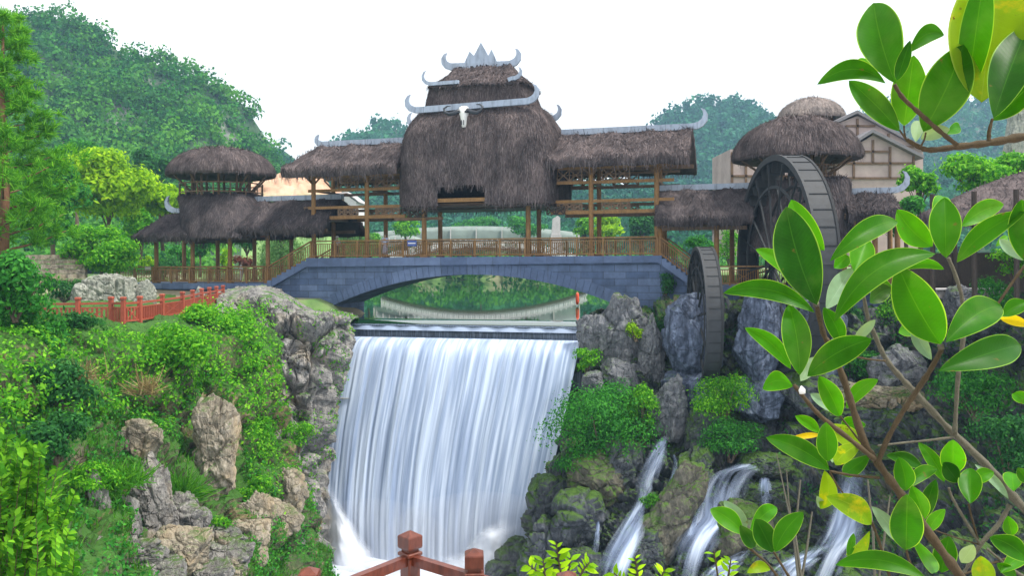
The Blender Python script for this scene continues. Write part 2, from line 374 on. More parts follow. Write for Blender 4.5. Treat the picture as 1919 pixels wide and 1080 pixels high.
def fall_mat(name, scale=1.0, cols=((.19, .255, .39), (.34, .42, .58), (.55, .64, .79)), alpha=False):
    """falling water: bright threads and thinner bluish gaps, drawn out along the fall (UV: across, along)"""
    m, t, b, N, L = newmat(name)
    v = coords(t, (scale, .9, 1), 'UV'); v2 = coords(t, (scale * 3.3, 1.2, 1), 'UV'); v3 = coords(t, (scale * .32, .25, 1), 'UV')
    a = noise(t, v, 1.0, 3, .5); c = noise(t, v2, 1.0, 3, .5); d = noise(t, v3, 1.0, 2, .5)
    s1 = nd(t, 'ShaderNodeMath', operation='MULTIPLY_ADD', n_1=.32); L.new(c, s1.inputs[0]); L.new(a, s1.inputs[2])
    s2 = nd(t, 'ShaderNodeMath', operation='MULTIPLY_ADD', n_1=.45); L.new(d, s2.inputs[0]); L.new(s1.outputs[0], s2.inputs[2])
    L.new(ramp(t, s2.outputs[0], [(.60, cols[0]), (.84, cols[1]), (1.0, cols[2])]), b.inputs['Base Color'])
    b.inputs['Roughness'].default_value = .5; b.inputs['Specular IOR Level'].default_value = .25
    b.inputs['Subsurface Weight'].default_value = 0.0
    bump(t, s2.outputs[0], .15, .2, b)
    if alpha:
        tp = N.new('ShaderNodeBsdfTransparent'); ms = N.new('ShaderNodeMixShader'); at = nd(t, 'ShaderNodeAttribute', attribute_name='thick')
        mu = nd(t, 'ShaderNodeMath', operation='MULTIPLY_ADD', n_1=2.4, n_2=-1.75); L.new(s1.outputs[0], mu.inputs[0])
        ad = nd(t, 'ShaderNodeMath', operation='ADD', use_clamp=True); L.new(at.outputs['Fac'], ad.inputs[0]); L.new(mu.outputs[0], ad.inputs[1])
        m3 = nd(t, 'ShaderNodeMath', operation='MULTIPLY', use_clamp=True); L.new(ad.outputs[0], m3.inputs[0]); L.new(at.outputs['Fac'], m3.inputs[1])
        pw = nd(t, 'ShaderNodeMath', operation='POWER', n_1=.8); L.new(m3.outputs[0], pw.inputs[0])
        L.new(pw.outputs[0], ms.inputs[0]); L.new(tp.outputs[0], ms.inputs[1]); L.new(b.outputs[0], ms.inputs[2]); L.new(ms.outputs[0], N['Material Output'].inputs[0])
    return m
M['fall'] = fall_mat('falling_water', 1.35)
M['cascade'] = fall_mat('cascade_water', 1.1, ((.15, .20, .33), (.26, .33, .48), (.44, .52, .67)), alpha=True)
def water_mat(name, col, rough=.05, bscale=.6, bst=.05):
    m, t, b, N, L = newmat(name)
    b.inputs['Base Color'].default_value = (*col, 1); b.inputs['Roughness'].default_value = rough; b.inputs['IOR'].default_value = 1.33
    b.inputs['Specular IOR Level'].default_value = .9
    bump(t, noise(t, coords(t, (1, .35, 1)), bscale, 4), bst, .1, b); return m
M['pond'] = water_mat('pond_water', (.008, .05, .014), .03, .5, .012)
M['pool'] = water_mat('churning_water', (.62, .68, .80), .6, 1.2, .6)
def foam_mat():
    m, t, b, N, L = newmat('foam'); b.inputs['Base Color'].default_value = (.72, .77, .87, 1); b.inputs['Roughness'].default_value = .9; b.inputs['Specular IOR Level'].default_value = .1
    a = noise(t, coords(t, (1, 1, .5)), .9, 5, .6); at = nd(t, 'ShaderNodeAttribute', attribute_name='thick'); k = nd(t, 'ShaderNodeMath', operation='MULTIPLY_ADD', n_1=1.2); sb = nd(t, 'ShaderNodeMath', operation='SUBTRACT', n_1=.5)
    L.new(a, sb.inputs[0]); hf = nd(t, 'ShaderNodeMath', operation='MULTIPLY', n_1=1.5); L.new(sb.outputs[0], hf.inputs[0]); L.new(at.outputs['Fac'], k.inputs[0]); L.new(hf.outputs[0], k.inputs[2])
    mu = nd(t, 'ShaderNodeMath', operation='MULTIPLY', use_clamp=True); L.new(k.outputs[0], mu.inputs[0]); L.new(at.outputs['Fac'], mu.inputs[1])
    tp = N.new('ShaderNodeBsdfTransparent'); ms = N.new('ShaderNodeMixShader'); L.new(mu.outputs[0], ms.inputs[0]); L.new(tp.outputs[0], ms.inputs[1]); L.new(b.outputs[0], ms.inputs[2]); L.new(ms.outputs[0], N['Material Output'].inputs[0]); return m
M['foam'] = foam_mat()

M['l_vine'] = leaf_mat('vine_leaves', (.06, .26, .010), (.24, .54, .03), .45)
M['l_bush'] = leaf_mat('bush_leaves', (.026, .165, .022), (.08, .33, .035), .4)
M['l_dark'] = leaf_mat('dark_leaves', (.018, .105, .024), (.05, .20, .035), .36)
M['l_lime'] = leaf_mat('lime_leaves', (.18, .36, .008), (.42, .62, .015), .45)
M['l_grass'] = leaf_mat('grass_blades', (.045, .19, .012), (.12, .32, .025), .4)
M['l_dry'] = leaf_mat('dry_grass', (.20, .15, .075), (.36, .28, .15), .3)
M['l_pine'] = leaf_mat('pine_needles', (.07, .25, .02), (.20, .46, .04), .45)
M['l_willow'] = leaf_mat('willow_leaves', (.09, .21, .06), (.17, .33, .10), .4)
M['l_corner'] = leaf_mat('corner_leaves', (.035, .15, .008), (.17, .40, .02), .42)
M['l_red'] = leaf_mat('reddish_leaves', (.13, .04, .03), (.22, .09, .05), .3)
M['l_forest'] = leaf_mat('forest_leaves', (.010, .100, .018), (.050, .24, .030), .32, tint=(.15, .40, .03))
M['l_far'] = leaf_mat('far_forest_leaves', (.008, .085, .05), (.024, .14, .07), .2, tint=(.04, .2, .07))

# ================================================================ setting: ground, hills, water, cliffs
def grid_faces(nr, nc):
    i = np.arange(nr - 1)[:, None] * nc + np.arange(nc - 1)[None, :]
    return np.stack([i, i + 1, i + 1 + nc, i + nc], -1).reshape(-1, 4)
POND_Z = -4.15
def ground_h(X, Y):
    # long valley: meadow left, terrace right, a pond dammed at the waterfall, slow rise to the hills
    h = -1.9 + .35 * fbm(np.stack([X * .06, Y * .06, X * 0], 1), 3, 3)
    h = h + sstep(9, 15, X) * sstep(110, 60, Y) * (0.9)
    h = h + np.maximum(0, Y - 172) * .022
    h = h - sstep(67, 62, Y) * (X < 0) * 1.1
    xl = -11.5 - 34 * sstep(66, 95, Y); xr = 9.5 + 26 * sstep(66, 95, Y)
    m = sstep(-2.5, 2.5, X - xl) * sstep(-2.5, 2.5, xr - X) * sstep(178, 171, Y)
    h = h * (1 - m) + (-6.5) * m
    g = sstep(60, 57, Y)
    return h * (1 - g) + (-9.0) * g
def build_ground():
    ys = np.concatenate([np.linspace(55.5, 80, 40), np.linspace(81, 190, 70), np.geomspace(195, 2500, 40)])
    xs = np.concatenate([-np.geomspace(1500, 62, 24), np.linspace(-60, 60, 121), np.geomspace(62, 1500, 24)])
    X, Y = np.meshgrid(xs, ys); V = np.stack([X.ravel(), Y.ravel(), ground_h(X.ravel(), Y.ravel())], 1)
    m, t, b, N, L = newmat('meadow')
    a = noise(t, coords(t), .5, 6, .7); c = noise(t, coords(t), .06, 4)
    L.new(mixc(t, ramp(t, c, [(.48, (0, 0, 0)), (.6, (1, 1, 1))]), ramp(t, a, [(.3, (.055, .13, .03)), (.7, (.15, .27, .07))]), ramp(t, a, [(.3, (.22, .19, .12)), (.7, (.34, .30, .20))])), b.inputs['Base Color'])
    b.inputs['Roughness'].default_value = .95
    tag(mesh_np('ground', V, grid_faces(len(ys), len(xs)), m, smooth=True), kind='structure')
build_ground()
# the pond as one sheet; its surface dips over the weir crest
def build_pond():
    us = np.linspace(-60, 60, 121); vs = np.concatenate([np.array([-2.35, -2.2, -1.9, -1.5, -1.0, -.4]), np.linspace(.5, 130, 60)])
    uL, uR = Bu(655, 604, -2), Bu(1097, 610, -2)
    V = []
    for v in vs:
        for k, u in enumerate(us):
            if v < 4: u = uL - 3 + (uR - uL + 6) * k / 120
            p = BW(u, v, POND_Z - .16 * max(0, (-.5 - v) / 1.85) ** 1.5); V.append(p)
    tag(mesh_np('pond_water', V, grid_faces(len(vs), len(us)), M['pond'], smooth=True), kind='structure')
build_pond()
pl = MB(); pl.grid([[P(200, 1080, 60) * 0 + Vector((x, y, -18.6)) for x in (-80, -20, 0, 20, 80)] for y in (-10, 15, 30, 45, 56)])
tag(pl.build('pool_water', M['pool'], smooth=True), kind='structure')
pl = MB(); pl.grid([[Vector((x, y, -22 + (0 if abs(x) < 60 else 12))) for x in (-300, -100, -40, 0, 40, 100, 300)] for y in (-60, -10, 20, 50, 60)])
tag(pl.build('gorge_floor', M['rock_wet']), kind='structure')
# terrace under the viewer
t_ = MB(); t_.box((0, -1.2, -2.1), (14, 5.4, .9)); tag(t_.build('terrace', M['asphalt']), kind='structure')

FOL = np.random.default_rng(7)
def leaf_quads(rng, Pp, Nn, size, aspect=.5, up=.35, spread=.8, jit=.45, along=.25, fold=.15):
    n = len(Pp); a = rng.normal(size=(n, 3)); a = a - Nn * np.sum(a * Nn, 1, keepdims=True) * (1 - along); a[:, 2] -= .25; a = unit(a)
    m = unit(Nn + spread * rng.normal(size=(n, 3)) * .6 + np.array([0, 0, up])); m = unit(m - a * np.sum(m * a, 1, keepdims=True)); s = np.cross(a, m)
    L_ = (size * (1 + jit * rng.uniform(-1, 1, n)))[:, None] if np.isscalar(size) else (size * (1 + jit * rng.uniform(-1, 1, n)))[:, None]
    W_ = L_ * aspect * .5
    V = np.stack([Pp, Pp + a * L_ * .5 + s * W_ - m * W_ * fold, Pp + a * L_ - m * L_ * .15, Pp + a * L_ * .5 - s * W_ - m * W_ * fold], 1).reshape(-1, 3)
    return V, np.arange(4 * n).reshape(n, 4)
def blades(rng, Pp, D, Nn, length, width, lift=.12, jit=.4):
    """straw or grass: narrow strips from Pp along D, lying on a surface of normal Nn"""
    n = len(Pp); s = unit(np.cross(D, Nn) + 1e-6); L_ = (length * (1 + jit * rng.uniform(-1, 1, n)))[:, None]; W_ = (width * (1 + .4 * rng.uniform(-1, 1, n)))[:, None] * .5
    e = Pp + D * L_ + Nn * lift * L_ * rng.uniform(.2, 1.2, n)[:, None] + s * L_ * .15 * rng.normal(size=n)[:, None]
    V = np.stack([Pp - s * W_, Pp + s * W_, e + s * W_ * .35, e - s * W_ * .35], 1).reshape(-1, 3)
    return V, np.arange(4 * n).reshape(n, 4)

# ---- hills with woods
def hill(name, crest, Y0, Yf, Yb, zf, seed, mat, amp=.06, ext=True):
    px = np.array([c[0] for c in crest], float); py = np.array([c[1] for c in crest], float)
    cols = np.linspace(px[0], px[-1], 150); cy = np.interp(cols, px, py) + 9
    Xc = (cols - CX) / FPX * Y0; Zc = (HY - cy + ROLL * (cols - CX)) / FPX * Y0
    ts = np.concatenate([np.linspace(0, 1, 60), np.linspace(1.05, 1.6, 8)])
    X, T = np.meshgrid(Xc, ts); Zm = np.tile(Zc, (len(ts), 1))
    Y = np.where(T <= 1, Yf + (Y0 - Yf) * T, Y0 + (Yb - Y0) * (T - 1) / .6)
    e = np.where(T <= 1, np.clip(T, 0, 1) ** 1.25, 1 - .9 * ((T - 1) / .6))
    H = Zc.max() - zf
    nz = fbm(np.stack([X.ravel() / (Y0 * .10), Y.ravel() / (Y0 * .10), 0 * X.ravel()], 1), seed, 5).reshape(X.shape)
    Z = zf + (Zm - zf) * e + amp * H * nz * np.sin(np.clip(T, 0, 1) * math.pi) * 1.2
    V = np.stack([X.ravel(), Y.ravel(), Z.ravel()], 1)
    tag(mesh_np(name, V, grid_faces(len(ts), len(cols)), mat, smooth=True), kind='structure')
    return X, Y, Z, T
def hill_mat(name, c1, c2, rockc):
    m, t, b, N, L = newmat(name)
    a = noise(t, coords(t), .12, 8, .7); r_ = noise(t, coords(t, (1, 1, .5)), .05, 6, .65)
    L.new(mixc(t, ramp(t, r_, [(.56, (0, 0, 0)), (.64, (1, 1, 1))]), ramp(t, a, [(.3, c1), (.7, c2)]), ramp(t, a, [(.3, tuple(x * .6 for x in rockc)), (.7, rockc)])), b.inputs['Base Color'])
    b.inputs['Roughness'].default_value = 1; bump(t, a, 1, 2, b); return m
HM = hill_mat('hill_ground', (.02, .06, .022), (.05, .12, .04), (.26, .27, .24))
def woods(name, grid, n, rad, per, leaf, mat, seed, keep=None, tmax=1.02, elong=1.2):
    X, Y, Z, T = grid; rng = np.random.default_rng(seed)
    k = rng.integers(0, int((T[:, 0] <= tmax).sum()) - 1, n); c = rng.integers(0, X.shape[1] - 1, n); fa, fb = rng.uniform(size=n), rng.uniform(size=n)
    def bl(A): return (A[k, c] * (1 - fa) + A[k + 1, c] * fa) * (1 - fb) + (A[k, c + 1] * (1 - fa) + A[k + 1, c + 1] * fa) * fb
    Q = np.stack([bl(X), bl(Y), bl(Z)], 1)
    if keep is not None: Q = Q[keep(Q, rng)]
    n = len(Q); r = rad * rng.uniform(.45, 1.5, n); tint = np.clip(.2 + .4 * fbm(Q / (rad * 12), seed + 9, 3) + .6 * rng.uniform(-.7, 1, n), 0, 1)
    d = unit(rng.normal(size=(n * per, 3))); d[:, 2] = np.abs(d[:, 2]) * 1.0 - .3
    lob = 1 + .28 * np.sin(d[:, 0] * 5 + np.repeat(rng.uniform(0, 6, n), per)) * np.cos(d[:, 2] * 6)
    rr = np.repeat(r, per)[:, None] * (.62 + .43 * rng.uniform(size=(n * per, 1))) * lob[:, None]
    C = np.repeat(Q + np.array([0, 0, 1.0]) * (r * .75)[:, None], per, 0)
    V, F = leaf_quads(rng, C + d * rr * np.array([1, 1, elong]), d, leaf, .8, .3)
    return tag(mesh_np(name, V, F, mat, attrs={'tint': np.repeat(np.repeat(tint, per), 4)}), kind='stuff')

far = hill('far_hill', [(1180, 330), (1220, 250), (1240, 226), (1262, 212), (1285, 203), (1310, 199), (1345, 196), (1380, 200), (1405, 210), (1425, 222), (1450, 240), (1500, 262), (1560, 275), (1640, 290)], 620, 330, 900, 0, 11, HM)
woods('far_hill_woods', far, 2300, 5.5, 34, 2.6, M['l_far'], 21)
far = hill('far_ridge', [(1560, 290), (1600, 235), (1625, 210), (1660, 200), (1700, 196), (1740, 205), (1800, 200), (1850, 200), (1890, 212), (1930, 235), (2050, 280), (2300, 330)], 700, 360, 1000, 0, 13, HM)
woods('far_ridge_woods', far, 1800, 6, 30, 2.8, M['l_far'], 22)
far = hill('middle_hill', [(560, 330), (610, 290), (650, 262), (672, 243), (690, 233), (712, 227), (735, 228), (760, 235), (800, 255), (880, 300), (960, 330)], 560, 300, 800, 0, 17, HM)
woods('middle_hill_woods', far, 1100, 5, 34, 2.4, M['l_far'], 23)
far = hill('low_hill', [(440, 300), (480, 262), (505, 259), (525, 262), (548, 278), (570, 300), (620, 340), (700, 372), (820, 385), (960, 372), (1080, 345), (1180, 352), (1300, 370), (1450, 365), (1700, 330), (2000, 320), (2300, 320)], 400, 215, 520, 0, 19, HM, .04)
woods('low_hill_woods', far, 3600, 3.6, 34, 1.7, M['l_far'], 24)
LH = hill('left_hill', [(-900, 60), (-500, -20), (-200, 0), (-60, 25), (0, 45), (30, 30), (60, 20), (100, 15), (135, 18), (170, 30), (200, 52), (218, 70), (236, 92), (262, 100), (300, 104), (340, 124), (370, 137), (400, 145), (420, 160), (440, 170), (460, 180), (472, 205), (486, 240), (498, 262), (520, 290), (545, 330), (590, 390), (650, 430)], 270, 125, 420, -3, 29, HM, .05)
rs_ = np.random.default_rng(412); n_ = 420; qx_ = rs_.uniform(-70, 90, n_); qy_ = 173.5 + rs_.uniform(0, 9, n_); rr0 = rs_.uniform(1.3, 3.0, n_)
Cq = np.stack([qx_, qy_, np.full(n_, -4.4) + rr0 * .8 + (qy_ - 173.5) * .16], 1); dq = unit(rs_.normal(size=(n_ * 60, 3))); Pq = np.repeat(Cq, 60, 0) + dq * np.repeat(rr0, 60)[:, None] * (.7 + .35 * rs_.uniform(size=(n_ * 60, 1)))
V_, F_ = leaf_quads(rs_, Pq, dq, .8, .7, .4); tag(mesh_np('shore_thicket', V_, F_, M['l_forest'], attrs={'tint': np.repeat(np.repeat(np.clip(rs_.uniform(-.2, .9, n_), 0, 1), 60), 4)}), 'thick green bushes along the far shore of the pond', 'thicket', kind='stuff')
def cliffy(Q, rng):
    px_, py_ = proj(Q); bare = (fbm(Q * .05, 71, 4) > .28) & (px_ > 300) & (py_ > 170)
    return ~(bare & (rng.uniform(size=len(Q)) < .8))
woods('left_hill_woods', LH, 4200, 3.4, 95, .95, M['l_forest'], 25, cliffy)

# ---- control-net surfaces: cliffs and banks
def catmull(A, n):
    A = np.asarray(A, float); m = len(A); t = np.linspace(0, m - 1 - 1e-9, n); i = t.astype(int); f = (t - i).reshape(-1, *([1] * (A.ndim - 1)))
    g = lambda k: A[np.clip(k, 0, m - 1)]
    p0, p1, p2, p3 = g(i - 1), g(i), g(i + 1), g(i + 2)
    return .5 * (2 * p1 + (p2 - p0) * f + (2 * p0 - 5 * p1 + 4 * p2 - p3) * f ** 2 + (3 * p1 - p0 - 3 * p2 + p3) * f ** 3)
def netsurf(rows, nu, nv):
    A = np.array([[P(*c) for c in r_] for r_ in rows]); A = catmull(A, nv); A = catmull(A.transpose(1, 0, 2), nu).transpose(1, 0, 2)
    du = np.gradient(A, axis=1); dv_ = np.gradient(A, axis=0); n = np.cross(dv_, du).reshape(-1, 3)
    V = A.reshape(-1, 3); n = unit(n); n[np.sum(n * V, 1) > 0] *= -1
    return V, n
def recompute_n(V, nv, nu):
    A = V.reshape(nv, nu, 3); n = unit(np.cross(np.gradient(A, axis=0), np.gradient(A, axis=1)).reshape(-1, 3)); n[np.sum(n * V, 1) > 0] *= -1; return n
def blocky(V, n, sc, amp, seed, fb=.35, edge=.5):
    w_ = V + .35 * np.stack([fbm(V * .7, seed + 5, 3), fbm(V * .7, seed + 6, 3), fbm(V * .7, seed + 7, 3)], 1)
    f1, f2, c = worley(w_ * np.array(sc), seed); g = sstep(0, .16, f2 - f1)
    f1b, f2b, c2 = worley(w_ * np.array(sc) * 2.3, seed + 40); g2 = sstep(0, .14, f2b - f1b)
    return V + n * (amp * ((c - .5) * 1.3 - edge * (1 - g) + .35 * (c2 - .5) - .2 * (1 - g2) + fb * fbm(V * .9, seed + 20, 5)))[:, None]

LBr = [[(-900, 560, 74), (-300, 560, 68), (150, 560, 66), (300, 560, 66), (430, 560, 66), (500, 565, 64)],
       [(-900, 600, 50), (-300, 592, 47), (150, 590, 45), (300, 592, 47), (430, 592, 51), (505, 600, 52)],
       [(-900, 640, 32), (-300, 625, 30), (120, 622, 36), (300, 620, 39), (430, 612, 43), (518, 650, 46)],
       [(-900, 760, 25), (-300, 740, 25), (120, 730, 32), (300, 730, 36), (430, 730, 40), (540, 760, 44)],
       [(-900, 880, 21), (-300, 860, 21), (120, 850, 28), (300, 850, 33), (430, 850, 37.5), (570, 880, 44)],
       [(-900, 1000, 18), (-300, 980, 18), (120, 980, 24), (300, 970, 29), (450, 970, 34), (606, 1000, 44)],
       [(-900, 1200, 15), (-300, 1200, 15), (120, 1150, 21), (300, 1120, 26), (470, 1120, 32), (625, 1120, 44)],
       [(-900, 1600, 14), (-300, 1600, 14), (120, 1500, 20), (300, 1400, 25), (500, 1300, 32), (650, 1300, 45)]]
NU, NV = 230, 190
LBV, LBN = netsurf(LBr, NU, NV)
px_, py_ = proj(LBV)
rk = sstep(640, 760, py_)
LBV = LBV + LBN * (.5 * fbm(LBV * .22, 5, 4))[:, None] * 1.2
d_ = blocky(LBV, LBN, (.5, .5, .55), .9, 31) - LBV
LBV = LBV + d_ * (.25 + .75 * rk)[:, None]
LBN = recompute_n(LBV, NV, NU)
tag(mesh_np('left_bank', LBV, grid_faces(NV, NU), M['bank'], smooth=False), kind='structure')

LA = [[(400, 548, 66), (470, 540, 64), (530, 548, 63), (600, 580, 62), (650, 590, 61), (672, 600, 61)],
      [(405, 560, 55), (480, 545, 54), (530, 556, 54.5), (580, 588, 54.5), (640, 588, 54.5), (664, 598, 56)],
      [(420, 640, 53), (485, 610, 51.8), (545, 620, 52), (600, 625, 52.3), (640, 620, 53.4), (652, 632, 55.5)],
      [(435, 700, 51.5), (500, 690, 50.6), (550, 690, 51), (600, 690, 51.6), (622, 690, 53), (634, 690, 56)],
      [(445, 780, 50.4), (510, 780, 49.8), (560, 790, 50.3), (592, 790, 51), (606, 790, 53), (618, 790, 56)],
      [(460, 900, 49), (520, 900, 48.5), (570, 900, 49), (592, 910, 50), (598, 920, 52), (606, 920, 55)],
      [(480, 1150, 48), (540, 1150, 47), (590, 1150, 48), (612, 1150, 49.5), (616, 1150, 52), (624, 1150, 55)],
      [(490, 1300, 48), (550, 1300, 47), (600, 1300, 48), (620, 1300, 49.5), (625, 1300, 52), (632, 1300, 55)]]
V, n = netsurf(LA, 150, 190); V0 = V.copy(); V = blocky(V, n, (.5, .5, .16), 1.25, 51, .12, .75); V = blocky(V, n, (.9, .9, .7), .26, 57, .2, .7)
tp_ = np.repeat(sstep(.12, .27, np.linspace(0, 1, 190)), 150)[:, None]; V = V0 + (V - V0) * (.12 + .88 * tp_)
LAV, LAN = V, recompute_n(V, 190, 150)
tag(mesh_np('fall_cliff', V, grid_faces(190, 150), M['fallwall'], smooth=False), kind='structure')

RB = [[(1085, 600, 62), (1160, 580, 62), (1240, 560, 62), (1360, 550, 62), (1520, 545, 62), (1700, 545, 60), (1950, 540, 58), (2400, 540, 56), (3000, 540, 56)],
      [(1092, 640, 54), (1150, 620, 53.6), (1240, 580, 52.5), (1360, 575, 52), (1520, 570, 51), (1700, 575, 49), (1950, 580, 46), (2400, 600, 42), (3000, 600, 40)],
      [(1080, 720, 53.6), (1140, 720, 51.5), (1240, 710, 51), (1360, 720, 50.5), (1520, 690, 49.5), (1700, 690, 46.6), (1950, 690, 43), (2400, 700, 38), (3000, 700, 36)],
      [(1056, 800, 53), (1110, 800, 49.5), (1230, 790, 48.5), (1360, 800, 48.4), (1520, 780, 47.5), (1700, 760, 44), (1950, 760, 40), (2400, 800, 35), (3000, 800, 33)],
      [(1028, 900, 52), (1065, 890, 48), (1200, 880, 46), (1350, 870, 45.8), (1510, 870, 45), (1700, 860, 42), (1950, 850, 38), (2400, 900, 32), (3000, 900, 30)],
      [(990, 1000, 51), (1032, 980, 46.5), (1170, 980, 44), (1330, 970, 43.5), (1500, 970, 42.5), (1700, 970, 39), (1950, 960, 35), (2400, 1000, 29), (3000, 1000, 27)],
      [(955, 1100, 50), (992, 1100, 45), (1150, 1100, 42), (1320, 1100, 41), (1500, 1100, 40), (1700, 1100, 36), (1950, 1100, 32), (2400, 1150, 26), (3000, 1150, 24)],
      [(905, 1300, 48), (955, 1300, 43), (1150, 1300, 39), (1320, 1300, 38), (1500, 1300, 36), (1700, 1300, 33), (1950, 1300, 29), (2400, 1400, 23), (3000, 1400, 21)]]
NUR, NVR = 300, 210
V, n = netsurf(RB, NUR, NVR); V = blocky(V, n, (.36, .36, .55), 1.15, 61, .22, .45); V = blocky(V, n, (1.0, 1.0, 1.3), .3, 67, .3, .7)
RBV, RBN = V, recompute_n(V, NVR, NUR)
tag(mesh_np('right_bank', V, grid_faces(NVR, NUR), M['rock_wet'], smooth=False), kind='structure')

# ---- single rocks
ICO = {}
def ico(k):
    if k not in ICO:
        bm = bmesh.new(); bmesh.ops.create_icosphere(bm, subdivisions=k, radius=1); bm.verts.ensure_lookup_table()
        ICO[k] = (np.array([v.co for v in bm.verts]), np.array([[v.index for v in f.verts] for f in bm.faces])); bm.free()
    return ICO[k]
def rock(label, px, py, wp, hp, Y, mat='rock_grey', seed=0, dr=.8, tilt=0.0, box=3.2, group=None, crag=1.0, name='rock', sub=5, tall=False):
    D, F = ico(sub); c = P(px, py, Y); rx, rz = wp / 2 * Y / FPX, hp / 2 * Y / FPX; ry = rx * dr
    nb = (np.abs(D) ** box).sum(1) ** (1 / box); rq = np.random.default_rng(seed + 500); pn = unit(rq.normal(size=(17, 3)) * np.array([1, 1, .8])); pd = rq.uniform(.72, 1.02, 17)
    rr_ = np.minimum(1 / nb, (pd[None] / np.maximum(D @ pn.T, .05)).min(1)); Q = D * np.minimum(rr_, 1.2)[:, None]
    if tall: Q = Q * np.stack([1 - .26 * Q[:, 2], 1 - .26 * Q[:, 2], np.ones(len(Q))], 1) * 1.06
    S = Q * np.array([rx, ry, rz]); m = min(rx, rz); S0 = S; S = S + .22 * m * np.stack([fbm(S / m * 1.1 + seed, seed + 31, 3), fbm(S / m * 1.1 + seed, seed + 32, 3), fbm(S / m * 1.1 + seed, seed + 33, 3)], 1)
    sc = .95 / m; f1, f2, cr = worley(S * np.array([sc, sc, sc * (.5 if tall else .75)]) + seed * 3.7, seed); g = sstep(0, .15, f2 - f1)
    f1b, f2b, cb = worley(S * sc * 2.4 + seed, seed + 11); g2 = sstep(0, .16, f2b - f1b)
    k = 1.04 + crag * (.17 * (cr - .55) - .10 * (1 - g) + .07 * (cb - .5) - .045 * (1 - g2) + .07 * fbm(S * sc * 1.2 + seed, seed + 3, 5, .55))
    S = (S0 * .75 + S * .25) * k[:, None]; ca, sa = math.cos(tilt), math.sin(tilt)
    S = np.stack([S[:, 0] * ca + S[:, 2] * sa, S[:, 1], -S[:, 0] * sa + S[:, 2] * ca], 1)
    base = c + Vector((0, 0, -rz))
    o = mesh_np(name, S + np.array(c), F, M[mat], org=base, smooth=False)
    return tag(o, label, 'rock', group)

# ================================================================ waterfall and weir
def fall_sheet(name, rows, nu, nv, mat, label, flute=.12, seed=3, uvw=40.0, cat='waterfall'):
    """rows: left/right pixel edges with the plane v (bridge frame) the water has reached"""
    rows = np.array(rows, float); A = catmull(rows, nv); V, UV = [], []
    for i in range(nv):
        pl_, yl, pr_, yr, v = A[i]; a, b = B(pl_, yl, v), B(pr_, yr, v)
        for j in range(nu):
            s = j / (nu - 1); V.append((a[0] + (b[0] - a[0]) * s, v, a[2] + (b[2] - a[2]) * s)); UV.append((s * uvw, i / (nv - 1) * 3.0))
    V = np.array(V); s = np.tile(np.linspace(0, 1, nu), nv); tt = np.repeat(np.linspace(0, 1, nv), nu)
    q = np.stack([s * uvw * .55 + .05 * np.sin(tt * 5), tt * 1.1, 0 * s], 1)
    V[:, 1] -= flute * sstep(.02, .25, tt) * (fbm(q, seed, 3) + .9 * fbm(q * np.array([.3, .3, 1]), seed + 4, 2)) + .4 * sstep(.1, 0, s) * 0
    o = thingB(name, label, cat, (Bu(860, 640, -4), -5, -18.5))
    mesh_np('water_sheet', V, grid_faces(nv, nu), mat, parent=o, smooth=True, uv=UV)
    return o
mainfall = fall_sheet('waterfall', [(652, 631, 1089, 639, -3.3), (643, 640, 1085, 650, -4.0), (634, 665, 1080, 675, -4.6), (622, 730, 1066, 745, -5.2), (609, 810, 1048, 825, -5.7), (601, 890, 1032, 905, -6.1),
    (598, 960, 1020, 980, -6.5), (600, 1040, 1015, 1055, -6.9), (606, 1140, 1015, 1150, -7.3), (610, 1210, 1015, 1215, -7.6)], 420, 90, M['fall'],
    'wide white curtain of falling water pouring from the weir below the arched bridge', .17)
# spray heaped at the foot of the fall, right of the middle and along its left edge
def spray(name, label, rows, seed):
    A = np.array([[B(*c) for c in r_] for r_ in rows], float); A = catmull(A, 40); A = catmull(A.transpose(1, 0, 2), 60).transpose(1, 0, 2)
    V = A.reshape(-1, 3); V = V + np.array([0, -1, .5]) * (.35 * fbm(V * .7, seed, 4))[:, None]
    c = V.mean(0); o = thingB(name, label, 'spray', (c[0], c[1], -18.6))
    ii, jj = np.meshgrid(np.linspace(0, 1, 40), np.linspace(0, 1, 60), indexing='ij'); edge = sstep(0, .62, ii) * np.minimum(sstep(0, .35, jj), sstep(1, .6, jj))
    mesh_np('foam_heap', V, grid_faces(40, 60), M['foam'], parent=o, smooth=True, attrs={'thick': edge.ravel()}, uv=np.stack([jj.ravel(), ii.ravel()], 1))
spray('water_spray', 'rounded heap of white foam at the right foot of the big waterfall',
      [[(800, 1092, -6.9), (850, 1045, -6.8), (905, 985, -6.6), (960, 968, -6.4), (1030, 960, -6.2)], [(792, 1112, -8), (850, 1062, -8.2), (905, 1002, -8.2), (955, 988, -7.8), (1030, 985, -7.2)],
       [(785, 1130, -9), (850, 1098, -9.4), (905, 1052, -9.2), (940, 1040, -8.8), (1025, 1040, -8)], [(780, 1200, -9.5), (850, 1200, -10), (910, 1200, -10), (960, 1200, -9.4), (1020, 1200, -8.5)]], 5)
spray('water_spray', 'tall white stream of foam hugging the left foot of the big waterfall',
      [[(596, 885, -6.0), (603, 885, -6.05), (612, 887, -6.1), (622, 890, -6.0)], [(598, 925, -6.6), (610, 922, -7.0), (630, 935, -7.0), (650, 955, -6.4)],
       [(606, 985, -7.0), (622, 980, -7.7), (650, 990, -7.8), (690, 1015, -6.8)], [(615, 1080, -7.4), (635, 1075, -8.4), (680, 1080, -8.4), (745, 1090, -7.0)], [(615, 1210, -8), (640, 1210, -9), (690, 1210, -9), (780, 1210, -7.4)]], 8)
